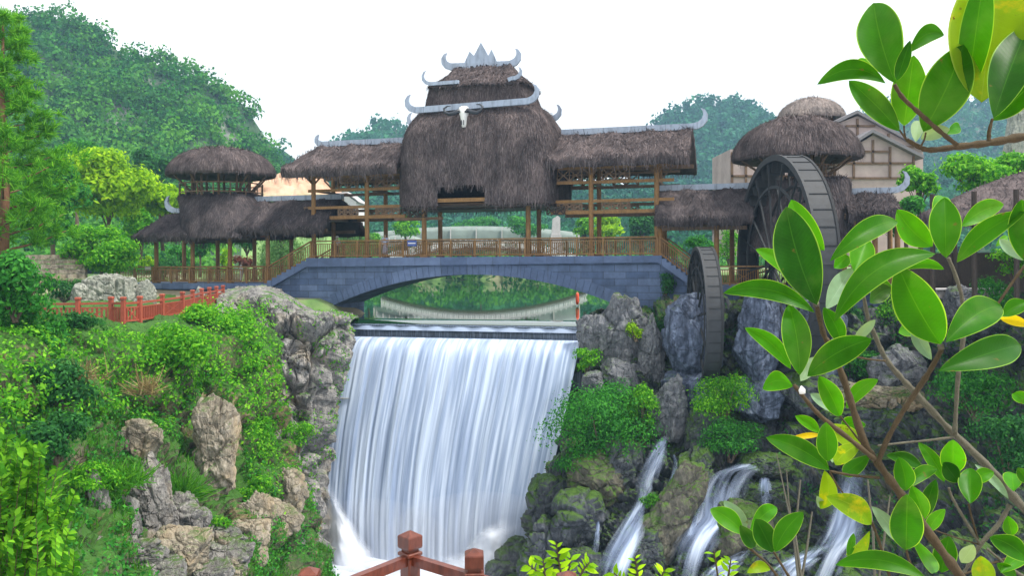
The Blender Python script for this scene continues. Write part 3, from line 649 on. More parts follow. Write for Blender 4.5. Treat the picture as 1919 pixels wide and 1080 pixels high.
spray('water_spray', 'low bank of churning white foam along the whole foot of the big waterfall',
      [[(585, 1010, -7.2), (680, 1035, -7.4), (780, 1040, -7.4), (880, 1020, -7.3), (1010, 1010, -7.0)], [(590, 1050, -8.6), (680, 1060, -9.2), (780, 1066, -9.4), (880, 1050, -9.0), (1005, 1050, -8.2)],
       [(595, 1100, -9.8), (680, 1105, -10.4), (780, 1105, -10.6), (880, 1100, -10.2), (1000, 1100, -9.0)], [(600, 1180, -10.5), (680, 1180, -11.2), (780, 1180, -11.4), (880, 1180, -11), (1000, 1180, -9.6)]], 15)
for lab, px, py, wp, hp, v in (('dark wet boulder under the spray at the right foot of the waterfall', 968, 1052, 78, 90, -10.2), ('low wet boulder breaking the white foam beside the right bank', 938, 1072, 60, 50, -10.8)):
    p = B(px, py, v); Yp = BW(*p)[1]; rock(lab, px, py, wp, hp, Yp, 'rock_wet', int(px))
# weir: a stepped masonry dam with a thin film of water on its face and a shallow ledge
uL, uR = Bu(655, 604, -2.3) - .3, Bu(1099, 610, -2.3) + .6
wz = POND_Z - .17
we = thingB('weir', 'low dark weir wall holding back the green pond above the waterfall', 'weir', ((uL + uR) / 2, -2.4, -7))
mb = MB(); zl = Bz(870, 635, -3.3) - .02; nU = 60
prof = []
for k in range(nU + 1):
    u = uL - 1.2 + (uR - uL + 2.6) * k / nU; s = k / nU * 2 - 1; d = .75 * (1 - s * s)
    prof.append([(u, -2.33, wz - .02), (u, -2.45, wz - .12), (u, -2.42 + .35 * d, wz - .45), (u, -2.42 + .35 * d, zl - .03), (u, -3.3, zl - .06), (u, -3.45, zl - .6), (u, -3.6, -19.0)])
mb.grid(prof)
m, t, b, N, L = newmat('weir_stone')
a = noise(t, coords(t, (5, 5, .5)), 2.2, 5, .7); L.new(ramp(t, a, [(.35, (.035, .05, .07)), (.55, (.11, .15, .22)), (.75, (.30, .36, .48))]), b.inputs['Base Color']); b.inputs['Roughness'].default_value = .35; bump(t, a, .4, .08, b)
mb.build('weir_wall', m, we, smooth=True)
mb = MB(); mb.grid([[(uL - .5 + (uR - uL + 1) * k / 40, -2.40 - .06 * math.sin(k * 1.7) - r_ * .05, wz - .14 - r_ * .14) for k in range(41)] for r_ in range(3)])
mb.build('water_film', M['cascade'] if False else M['fall'], we, smooth=True)

# ================================================================ stone bridge
ZD = Bz(908, 481.5, 0)                      # walking deck of the span
ZL = Bz(370, 531, 0)                        # lower deck, left
uSL, uSL0 = Bu(585, 482, 0), Bu(503, 530, 0)     # left stairs: top and foot
uSR, uSR1 = Bu(1232, 478, 0), Bu(1312, 530, 0)   # right stairs
uEL, uER = Bu(218, 530, 0), Bu(1760, 530, 0)
ZR = ZD - 1.95
VB = 5.2                                    # width of the bridge
SLAB = Bz(908, 481, 0) - Bz(908, 493, 0)
br = thingB('stone_bridge', 'blue grey stone arch bridge with stepped ends above the waterfall', 'bridge', (0, 2.6, -5))
def deck_z(u):
    if u <= uSL0: return ZL
    if u < uSL: return ZL + (ZD - ZL) * (u - uSL0) / (uSL - uSL0)
    if u <= uSR: return ZD
    if u < uSR1: return ZD + (ZR - ZD) * (u - uSR) / (uSR1 - uSR)
    return ZR
aL, aC, aR = B(624, 572, 0), B(872, 514.5, 0), B(1150, 569, 0)
def arch_z(u):      # circle through the three points
    (x1, _, y1), (x2, _, y2), (x3, _, y3) = aL, aC, aR
    d = 2 * (x1 * (y2 - y3) + x2 * (y3 - y1) + x3 * (y1 - y2))
    ux = ((x1**2 + y1**2) * (y2 - y3) + (x2**2 + y2**2) * (y3 - y1) + (x3**2 + y3**2) * (y1 - y2)) / d
    uy = ((x1**2 + y1**2) * (x3 - x2) + (x2**2 + y2**2) * (x1 - x3) + (x3**2 + y3**2) * (x2 - x1)) / d
    r = math.hypot(x1 - ux, y1 - uy); return uy + math.sqrt(max(0, r * r - (u - ux)**2)), (ux, uy, r)
cen = arch_z(0)[1]
us = sorted(set([uEL, uSL0, uSL, uSR, uSR1, uER] + list(np.linspace(aL[0], aR[0], 49))))
mb = MB(); bot = -5.2; fr = []
for k, u in enumerate(us):
    top = deck_z(u) - SLAB; lo = arch_z(u)[0] if aL[0] - 1e-6 <= u <= aR[0] + 1e-6 else bot
    fr.append((u, top, lo))
for (u0, t0, l0), (u1, t1, l1) in zip(fr[:-1], fr[1:]):
    ins = u0 >= aL[0] - 1e-6 and u1 <= aR[0] + 1e-6
    if not ins: l0 = l1 = bot
    for v, fl in ((.12, 0), (VB - .12, 1)):
        f = (0, 1, 2, 3) if not fl else (3, 2, 1, 0); mb.add([(u0, v, l0), (u1, v, l1), (u1, v, t1), (u0, v, t0)], [f])
    if ins: mb.add([(u0, .12, l0), (u1, .12, l1), (u1, VB - .12, l1), (u0, VB - .12, l0)], [(0, 1, 2, 3)])
for u in (aL[0], aR[0]):
    z = arch_z(u)[0]; mb.add([(u, .12, bot), (u, VB - .12, bot), (u, VB - .12, z), (u, .12, z)], [(0, 1, 2, 3)])
mb.build('wall', M['bluestone'], br)
# deck slab with stepped ends, standing a little proud of the wall
steps = []
nS = 9
tp = [(uEL, ZL)]
for k in range(nS):
    ua = uSL0 + (uSL - uSL0) * k / nS; tp += [(ua, ZL + (ZD - ZL) * k / nS), (ua, ZL + (ZD - ZL) * (k + 1) / nS)]
tp += [(uSR, ZD)]
for k in range(nS):
    ub = uSR + (uSR1 - uSR) * (k + 1) / nS; tp += [(ub, ZD + (ZR - ZD) * k / nS), (ub, ZD + (ZR - ZD) * (k + 1) / nS)]
tp += [(uER, ZR)]
mb = MB(); off = [-.18, VB + .18]
n = len(tp)
for i in range(n - 1):
    (u0, z0), (u1, z1) = tp[i], tp[i + 1]
    mb.add([(u0, off[0], z0), (u1, off[0], z1), (u1, off[1], z1), (u0, off[1], z0)], [(0, 1, 2, 3)])
    if abs(u1 - u0) > 1e-5:
        d0, d1 = deck_z(u0 + 1e-6) - SLAB, deck_z(u1 - 1e-6) - SLAB
        for v, fl in ((off[0], 0), (off[1], 1)):
            f = (0, 1, 2, 3) if not fl else (3, 2, 1, 0); mb.add([(u0, v, d0), (u1, v, d1), (u1, v, z1), (u0, v, z0)], [f])
        mb.add([(u0, off[0], d0), (u1, off[0], d1), (u1, off[1], d1), (u0, off[1], d0)], [(3, 2, 1, 0)])
mb.build('deck_slab', M['slab'], br)
mb = MB(); nV = 46; ux, uy, r = cen
a0, a1 = math.atan2(aL[2] - uy, aL[0] - ux), math.atan2(aR[2] - uy, aR[0] - ux)
for k in range(nV):
    f0 = a0 + (a1 - a0) * (k + .03) / nV; f1 = a0 + (a1 - a0) * (k + .97) / nV; ri, ro = r - .02, r + .78
    pts = [(ux + math.cos(f) * q, .07, uy + math.sin(f) * q) for f, q in ((f0, ri), (f1, ri), (f1, ro), (f0, ro))]
    pts = [(u, v, min(z, deck_z(u) - SLAB - .02)) for u, v, z in pts]
    mb.prism(pts, (0, .3, 0))
mb.build('arch_ring', M['slab'], br)

# ================================================================ railings of the bridge
def railing(label, pts, v, mat='amber', group='amber timber railings along the bridge', h=1.22, bay=1.75, mids=True, name='bridge_railing'):
    """pts: (u, z) corners of the walked line"""
    o = thingB(name, label, 'railing', (pts[0][0], v, pts[0][1]), group)
    hr, brl = MB(), MB()
    for (u0, z0), (u1, z1) in zip(pts[:-1], pts[1:]):
        hr.bar((u0, v, z0 + h), (u1, v, z1 + h), .13, .09); brl.bar((u0, v, z0 + .14), (u1, v, z1 + .14), .08, .08); hr.bar((u0, v, z0 + h - .2), (u1, v, z1 + h - .2), .05, .05)
        n = max(1, round((u1 - u0) / bay))
        for k in range(n + 1):
            u, z = u0 + (u1 - u0) * k / n, z0 + (z1 - z0) * k / n
            if k < n or (u1, z1) == pts[-1]: MB().box((u, v, z + (h - .06) / 2), (.12, .11, h - .06)).build('post', M[mat], o)
            if k < n:
                bp_ = MB(); m_ = max(3, round((u1 - u0) / n / .145))
                ue, ze = u0 + (u1 - u0) * (k + 1) / n, z0 + (z1 - z0) * (k + 1) / n
                for q in range(1, m_):
                    f = q / m_; uu, zz = u + (ue - u) * f, z + (ze - z) * f; bp_.bar((uu, v, zz + .18), (uu, v, zz + h - .22), .045, .04)
                if mids and k % 2: bp_.bar((u + .15, v - .03, z + .2), (ue - .15, v - .03, ze + h - .25), .05, .03); bp_.bar((u + .15, v - .03, z + h - .25), (ue - .15, v - .03, ze + .2), .05, .03)
                bp_.build('baluster_panel', M[mat], o)
    hr.build('handrail', M[mat], o); brl.build('bottom_rail', M[mat], o)
    return o
railing('front timber railing along the flat top of the arched bridge', [(uSL, ZD), (uSR, ZD)], .12)
railing('rear timber railing along the flat top of the arched bridge', [(uSL, ZD), (uSR, ZD)], VB - .12)
railing('front sloping railing of the left bridge stairs', [(uSL0 - .1, ZL), (uSL - .15, ZD)], .12, mids=False)
railing('rear sloping railing of the left bridge stairs', [(uSL0 - .1, ZL), (uSL - .15, ZD)], VB - .12, mids=False)
railing('front sloping railing of the right bridge stairs beside the small water wheel', [(uSR + .15, ZD), (uSR1, ZR)], .12, mids=False)
railing('rear sloping railing of the right bridge stairs', [(uSR + .15, ZD), (uSR1, ZR)], VB - .12, mids=False)
railing('front railing of the lower left gallery above the red walkway', [(uEL, ZL), (uSL0 - .25, ZL)], .12)
railing('rear railing of the lower left gallery in front of the garden', [(uEL, ZL), (uSL0 - .25, ZL)], VB - .12)
railing('front railing of the lower right gallery behind the water wheels', [(uSR1 + .1, ZR), (uER, ZR)], .12)

# ================================================================ thatched buildings
def shag(rng, mb, n, length, width, fringe_n=0, minz=-.25, lift=.12):
    """straw lying down the slope of a finished roof surface"""
    V = np.array(mb.v); T = []
    for f in mb.f:
        for k in range(1, len(f) - 1): T.append((f[0], f[k], f[k + 1]))
    T = np.array(T); a, b, c = V[T[:, 0]], V[T[:, 1]], V[T[:, 2]]; nn = np.cross(b - a, c - a); ar = np.linalg.norm(nn, axis=1); cen_ = V.mean(0)
    nn = nn / np.maximum(ar, 1e-9)[:, None]
    pick = rng.choice(len(T), n, p=ar / ar.sum()); r1, r2 = np.sqrt(rng.uniform(size=(n, 1))), rng.uniform(size=(n, 1))
    Q = a[pick] * (1 - r1) + b[pick] * r1 * (1 - r2) + c[pick] * r1 * r2; N_ = nn[pick]
    return Q, N_
def thatch_part(name, mb, mat, parent, rng, n, length, width, minz=-.3, lift=.10):
    me_mb = MB(); me_mb.v = mb.v; me_mb.f = mb.f
    bm = bmesh.new(); me = bpy.data.meshes.new('tmp'); me.from_pydata(mb.v, [], mb.f); bm.from_mesh(me); bmesh.ops.remove_doubles(bm, verts=bm.verts, dist=1e-4); bmesh.ops.recalc_face_normals(bm, faces=bm.faces)
    mb2 = MB(); mb2.v = [tuple(v.co) for v in bm.verts]; bm.verts.index_update(); mb2.f = [tuple(v.index for v in f.verts) for f in bm.faces]; bm.free(); bpy.data.meshes.remove(me)
    n = int(n * 1.45); Q, N_ = shag(rng, mb2, n, length, width)
    k = N_[:, 2] > minz; Q, N_ = Q[k], N_[k]
    D = np.array([[0, 0, -1.0]]) - N_ * (-N_[:, 2:3]); flat = np.linalg.norm(D, axis=1) < .15; D[flat] += rng.normal(size=(flat.sum(), 3)) * .3; D = unit(D + .10 * rng.normal(size=D.shape))
    V, F = blades(rng, Q - D * length * .4 + N_ * .02, D, N_, length, width * .8, lift * .6)
    quads = [f for f in mb2.f if len(f) == 4]; tris = [f for f in mb2.f if len(f) == 3]; other = [f for f in mb2.f if len(f) > 4]
    nv_ = len(mb2.v); allv = np.concatenate([np.array(mb2.v), V])
    Fq = [tuple(f) for f in quads] + [(f[0], f[1], f[2], f[2]) for f in []]
    me = bpy.data.meshes.new(name); off = np.array(ORG[parent.name])
    fl = [list(f) for f in mb2.f] + (F + nv_).tolist()
    me.from_pydata((allv - off).tolist(), [], fl)
    sm = np.zeros(len(fl), bool); sm[:len(mb2.f)] = True; me.polygons.foreach_set('use_smooth', sm); me.update()
    return link(name, me, mat, parent)
RT = np.random.default_rng(101)
def gable(u0, u1, vm, hd, we, wr, hipL=0, hipR=0, th=.42, pw=1.35, nu=26, sag=.0):
    mb = MB(); cs_ = np.linspace(-1, 1, 21); top, und = [], []
    for c in cs_:
        a0, a1 = u0 + hipL * (1 - abs(c)), u1 - hipR * (1 - abs(c)); z = we + (wr - we) * (1 - abs(c) ** pw); v = vm + hd * c
        rt, ru = [], []
        for k in range(nu + 1):
            f = k / nu; u = a0 + (a1 - a0) * f; nz = .07 * math.sin(u * 2.3 + c * 3) + .05 * math.sin(u * 5.1 + c * 7)
            rt.append((u, v, z + nz)); ru.append((u, vm + hd * c * .965, z - th + nz * .5 - (.1 if abs(c) > .95 else 0)))
        top.append(rt); und.append(ru)
    mb.grid(top); mb.grid(und, flip=True)
    for e in (0, -1):
        mb.grid([top[e], und[e]])
    mb.grid([[r_[0] for r_ in top], [r_[0] for r_ in und]]); mb.grid([[r_[-1] for r_ in top], [r_[-1] for r_ in und]])
    return mb
def horn_pts(p, ou, size, up=1.0):       # centreline of an upswept buffalo-horn end: p base, ou = +-1 direction along u
    return [(p[0] + ou * size * x, p[1], p[2] + size * z * up) for x, z in ((0, 0), (.35, .03), (.68, .16), (.93, .42), (1.0, .78), (.88, 1.08), (.70, 1.22))]
def ridge_bar(parent, u0, z0, u1, z1, v, h=.34, wd=.45, hornL=0, hornR=0, mat='metal', name='ridge'):
    mb = MB(); mb.bar((u0, v, z0), (u1, v, z1), wd, h); o = mb.build(name, M[mat], parent)
    for s, u, z, sz in ((-1, u0, z0, hornL), (1, u1, z1, hornR)):
        if sz: horn(o, (u, v, z), s, sz, h, wd * .8)
    return o
def horn(parent, p, s, sz, h, wd, mat='metal'):
    pts = horn_pts(p, s, sz); wds = [h, h * 1.02, h * 1.05, h * .95, h * .72, h * .42, h * .06]; mb = MB(); G = []
    for i, q in enumerate(pts):
        a, b = Vector(pts[max(i - 1, 0)]), Vector(pts[min(i + 1, len(pts) - 1)]); t = (b - a).normalized(); nrm = Vector((-t.z, 0, t.x)); q = Vector(q); k = wds[i] / 2; w2 = wd / 2 * (1 - .12 * i)
        G.append([q + nrm * k + Vector((0, -w2, 0)), q + nrm * k + Vector((0, w2, 0)), q - nrm * k + Vector((0, w2, 0)), q - nrm * k + Vector((0, -w2, 0))])
    mb.grid(G, closed=True); n = len(mb.v); mb.f += [(0, 1, 2, 3), (n - 1, n - 2, n - 3, n - 4)]
    return mb.build('horn', M[mat], parent)
def post(parent, u, v, z0, z1, w_=.34, mat='amber'):
    mb = MB(); mb.tube([(u, v, z0), (u, v, z1)], [w_ / 2, w_ / 2 * .95], 10); MBx = mb; MBx.box((u, v, z0 + .09), (w_ * 1.35, w_ * 1.35, .18))
    return mb.build('post', M[mat], parent, smooth=False)
def beam(parent, p, q, w_=.16, h=.22, mat='amber', name='beam'):
    mb = MB(); mb.bar(p, q, w_, h); return mb.build(name, M[mat], parent)
def lattice(parent, u0, u1, v, z0, z1, mat='brown', cells=None):
    mb = MB(); z0 += .04; z1 -= .04; h = z1 - z0; n = cells or max(1, round((u1 - u0) / (h * 1.3)))
    mb.bar((u0, v, z0), (u1, v, z0), .06, .06); mb.bar((u0, v, z1), (u1, v, z1), .06, .06)
    for k in range(n + 1): u = u0 + (u1 - u0) * k / n; mb.bar((u, v, z0), (u, v, z1), .085, .085)
    for k in range(n):
        a, b = u0 + (u1 - u0) * k / n, u0 + (u1 - u0) * (k + 1) / n
        mb.bar((a, v, z0), (b, v, z1), .08, .08); mb.bar((a, v + .03, z1), (b, v + .03, z0), .08, .08)
        mb.bar((a + .0, v - .02, (z0 + z1) / 2), (b, v - .02, (z0 + z1) / 2), .03, .04)
    return mb.build('lattice', M[mat], parent)
VM, VF, VK = VB / 2, .35, VB - .35             # middle, front and rear post lines

# ---- central tower
uc0, uc1 = Bu(738, 390, -1.2), Bu(1030, 388, -1.2); ucm = (uc0 + uc1) / 2
tw = thingB('gate_tower', 'tall shaggy thatched gate tower with tiered roof in the middle of the bridge', 'tower', (ucm, VM, ZD))
lev = []       # z, u0, u1, v0, v1
def lv(py, xl, xr, v0, v1): lev.append((Bz(885, py, v0), Bu(xl, py, v0), Bu(xr, py, v0), v0, v1))
lv(383, 739, 1030, -1.25, 6.6); lv(376, 737, 1031, -1.3, 6.7); lv(351, 736, 1032, -1.3, 6.7); lv(320, 737, 1034, -1.3, 6.7); lv(290, 738, 1033, -1.28, 6.6); lv(262, 741, 1030, -1.2, 6.5); lv(242, 747, 1024, -1.05, 6.3)
lv(225, 757, 1016, -.8, 6.0); lv(212, 769, 1009, -.5, 5.7); lv(202, 780, 1003, -.2, 5.4); lv(196, 788, 992, .15, 5.1); lv(180, 792, 985, .3, 4.95); lv(163, 797, 981, .42, 4.8); lv(158, 799, 980, .45, 4.8)
def tower_shell(levels, nseg=96, ex=7.0, opening=None, cap=True):
    mb = MB(); rings = []
    L2 = catmull(np.array(levels), 44)
    for (z, u0, u1, v0, v1) in L2:
        a, b = (u1 - u0) / 2, (v1 - v0) / 2; cu, cv = (u0 + u1) / 2, (v0 + v1) / 2; rg = []
        for k in range(nseg):
            t = 2 * math.pi * k / nseg; c, s = math.cos(t), math.sin(t); q = (abs(c) ** ex + abs(s) ** ex) ** (-1 / ex)
            rg.append((cu + a * c * q, cv + b * s * q, z + .05 * math.sin(7 * t) * (z > 3)))
        rings.append(rg)
    V = [p for r_ in rings for p in r_]; F = []
    for i in range(len(rings) - 1):
        for k in range(nseg):
            f = (i * nseg + k, i * nseg + (k + 1) % nseg, (i + 1) * nseg + (k + 1) % nseg, (i + 1) * nseg + k)
            if opening:
                cz = sum(V[q][2] for q in f) / 4; cu_ = sum(V[q][0] for q in f) / 4; cv_ = sum(V[q][1] for q in f) / 4
                if cz < opening[2] and opening[0] < cu_ < opening[1] and cv_ < 0: continue
            F.append(f)
    if cap: F.append(tuple(range((len(rings) - 1) * nseg, len(rings) * nseg)))
    mb.v, mb.f = V, F; return mb
op = (Bu(822, 360, -1.3), Bu(912, 360, -1.3), Bz(866, 350, -1.3))
thatch_part('thatch_skirt', tower_shell(lev, opening=op), M['thatch'], tw, RT, 17000, .62, .07, minz=-.5, lift=.10)
# upper hipped cap with its own eave
top = [(Bz(885, 160, .1), Bu(797, 160, .1), Bu(983, 158, .1), .05, 5.2), (Bz(885, 156, .1), Bu(795, 156, .1), Bu(984, 153, .1), 0, 5.25), (Bz(885, 148, .5), Bu(812, 148, .5), Bu(975, 146, .5), .5, 4.8), (Bz(885, 136, 1.6), Bu(838, 136, 1.6), Bu(962, 134, 1.6), 1.6, 3.7), (Bz(885, 127, 2.3), Bu(848, 129, 2.3), Bu(958, 126, 2.3), 2.3, 2.9)]
thatch_part('thatch_cap', tower_shell(top, 72), M['thatch'], tw, RT, 3600, .5, .065, minz=-.4, lift=.14)
mb = MB(); zf = Bz(866, 378, -1); mb.box((ucm, VM, zf - .25), (uc1 - uc0 - .7, 7.0, .14)); mb.build('attic_floor', M['dark'], tw)
mb = MB(); zz = Bz(866, 362, 0); mb.box((ucm, 4.5, zz + 1.4), (uc1 - uc0 - .8, .1, 3.6)); mb.build('inner_wall', M['dark'], tw)
beam(tw, (op[0] - .2, -1.1, Bz(866, 375, -1.1)), (op[1] + .2, -1.1, Bz(866, 375, -1.1)), .25, .26, 'amber', 'sill_beam')
beam(tw, (op[0] - .2, -.7, Bz(866, 383, -.7)), (op[1] + .6, -.7, Bz(866, 383, -.7)), .2, .16, 'brown')
r1 = ridge_bar(tw, Bu(786, 204, -.45), Bz(786, 206.5, -.45), Bu(982, 189, -.45), Bz(982, 190.5, -.45), -.48, .42, .3, .92, .92)
r2 = ridge_bar(tw, Bu(786, 200, 5.7), Bz(830, 206.5, -.45), Bu(984, 189, -.45) + .1, Bz(830, 206.5, -.45), 5.7, .4, .3, .9, .9)
r3 = ridge_bar(tw, Bu(812, 156, -.05), Bz(812, 157, -.05), Bu(860, 153, -.05), Bz(860, 153.5, -.05), -.05, .24, .26, .78, 0)
r4 = ridge_bar(tw, Bu(953, 150, .0), Bz(953, 150, .0), Bu(960, 148, .0), Bz(960, 147, .0), -.02, .26, .26, 0, .62)
r5 = ridge_bar(tw, Bu(853, 126, 2.6), Bz(853, 125.5, 2.6), Bu(950, 120, 2.6), Bz(950, 121.5, 2.6), 2.55, .5, .3, .86, .9, name='crown_ridge')
mb = MB(); cpx = [(868, 122), (880, 96), (888, 104), (901, 79), (915, 104), (921, 92), (933, 120)]
mb.prism([B(x, y, 2.45) for x, y in cpx], (0, .16, 0)); mb.build('crown_peaks', M['metal'], r5)
for px, v in ((795, VF), (825, VK), (990, VF), (1010, VK)):
    post(tw, Bu(px, 430, v), v, ZD, zf - .2, .36, 'amber')
for px0, px1, pa, pb in ((768, 800, 392, 408), (1025, 1058, 393, 409)):
    lattice(tw, Bu(px0, pa, .2), Bu(px1, pa, .2), .2, Bz(780, pb, .2), Bz(780, pa, .2), 'dark', 2)
beam(tw, (Bu(740, 411, VF), VF, Bz(880, 408, VF)), (Bu(830, 411, VF), VF, Bz(880, 408, VF)), .18, .2, 'brown')
beam(tw, (Bu(800, 388, 1), 1, Bz(880, 390, 1)), (Bu(1000, 388, 1), 1, Bz(880, 390, 1)), .18, .18, 'dark')
# ---- buffalo skull on the tower
sp = B(868, 214, -1.25); sk = thingB('buffalo_skull', 'white buffalo skull with curved black horns hung on the thatched tower front', 'skull', (sp[0], -1.1, sp[2] - 1.0))
mb = MB(); G = []
for z, hw, dp in ((.62, .18, .10), (.55, .36, .26), (.35, .42, .36), (.12, .40, .40), (-.15, .28, .38), (-.45, .22, .32), (-.75, .20, .26), (-.92, .15, .18), (-.95, .06, .05)):
    G.append([(sp[0] + hw * math.cos(t) * .85, -1.12 - dp * math.sin(t) * .8, sp[2] + z * .92) for t in np.linspace(0, 2 * math.pi, 18, endpoint=False)])
mb.grid(G, closed=True); mb.f += [tuple(range(18)), tuple(range(len(mb.v) - 18, len(mb.v)))]; so = mb.build('skull', M['bone'], sk, smooth=True)
for s in (-1, 1):
    mb = MB(); pts = [(sp[0] + s * x, -1.2 - y, sp[2] + z) for x, y, z in ((.25, 0, .28), (.6, .05, .12), (1.0, .1, .05), (1.3, .1, .2), (1.38, .05, .45), (1.15, 0, .62), (.9, -.02, .62))]
    mb.tube(pts, [.16, .15, .13, .10, .075, .05, .02], 10); mb.build('horn', M['black'], sk, smooth=True)
    mb = MB(); mb.tube([(sp[0] + s * .24, -1.30, sp[2] + .16), (sp[0] + s * .25, -1.46, sp[2] + .14)], [.1, .085], 10); mb.build('eye_socket', M['black'], so)
    mb = MB(); mb.box((sp[0] + s * .075, -1.37, sp[2] - .58), (.05, .05, .34)); mb.build('nostril', M['black'], so)

# ---- upper galleries left and right of the tower
def upper_gallery(label, pxa, pxb, hipL, hornL, hornR, posts, left):
    u0, u1 = Bu(pxa, 325, -1.0), Bu(pxb, 312, -1.0); ze, zr = Bz(960, 303, -1.0), Bz(960, 258, VM)
    g = thingB('bridge_gallery', label, 'gallery', ((u0 + u1) / 2, VM, ZD), 'raised thatched galleries beside the gate tower')
    mb = gable(u0, u1, VM, 3.9, ze, zr, hipL, 0, .45); thatch_part('thatch_roof', mb, M['thatch'], g, RT, 6500, .55, .07, lift=.12)
    ridge_bar(g, u0 + hipL * .92 + .2, zr + .16, u1 - (.15 if not left else 0), zr + .16, VM, .42, .5, hornL, hornR)
    zA, zB_, zC, zD_ = (Bz(908, y, VF) for y in (328, 348, 382, 402))
    us_ = []
    for px, v in posts:
        u = Bu(px, 430, v); post(g, u, v, ZD, ze + .5); us_.append((u, v))
    a, b = (u0 + 1.6, u1 - .2) if left else (u0 + .2, u1 - 1.35)
    for v, mt in ((VF, 'amber'), (VK, 'brown')):
        for z, h in ((zA + .25, .16), (zB_, .2), (zC, .2), (zD_, .24)): beam(g, (a - .3, v, z), (b + .3, v, z), .15, h, mt)
        beam(g, (u0 + .3, v, ze - .12), (u1 - .1, v, ze - .12), .2, .28, 'brown', 'eave_beam')
        w2 = b - a
        for f0, f1 in ((.02, .24), (.42, .66)) if not left else ((.30, .52), (.72, .98)):
            lattice(g, a + w2 * f0, a + w2 * f1, v, zB_ + .1, zA + .18, 'brown'); lattice(g, a + w2 * f0, a + w2 * f1, v, zD_ + .12, zC - .1, 'brown')
    for u, v in us_:
        for s in (-1, 1): beam(g, (u, v, ze - 1.0), (u + s * .8, v - (.0), ze - .2), .1, .1, 'brown', 'brace')
        if v < 1: beam(g, (u, v, ze - 1.0), (u, v - 1.1, ze - .2), .1, .1, 'brown', 'brace'); beam(g, (u, VF, zD_ + .02), (u, VK, zD_ + .02), .12, .16, 'brown', 'cross_beam'); beam(g, (u, VF, zB_ + .02), (u, VK, zB_ + .02), .12, .16, 'brown', 'cross_beam')
    return g, u0, u1, ze, zr
upper_gallery('raised thatched gallery on posts left of the gate tower', 530, 742, 1.3, .62, 0, [(588, VF), (625, VK), (688, VF), (723, VK)], True)
gR = upper_gallery('raised thatched gallery on posts right of the gate tower', 1026, 1291, .0, 0, 1.0, [(1108, VF), (1123, VK), (1231, VF), (1238, VK)], False)
# balcony box at the left end of the left gallery
bz0, bz1 = Bz(600, 410, VM), Bz(600, 388, VM)
bc = thingB('timber_balcony', 'small brown timber balcony jutting under the left raised gallery', 'balcony', (Bu(612, 410, VM), VM, bz0))
mb = MB(); mb.box((Bu(612, 410, VM), VM, bz0 - .12), (1.9, 3.4, .16)); mb.build('floor', M['brown'], bc)
for v in (VM - 1.65, VM + 1.65):
    for z in (bz0 + .35, bz0 + .75): beam(bc, (Bu(590, 400, VM), v, z), (Bu(638, 400, VM), v, z), .09, .09, 'brown', 'rail')
    for k in range(4): MB().box((Bu(592, 400, VM) + k * .55, v, bz0 + .38), (.08, .08, .8)).build('post', M['brown'], bc)

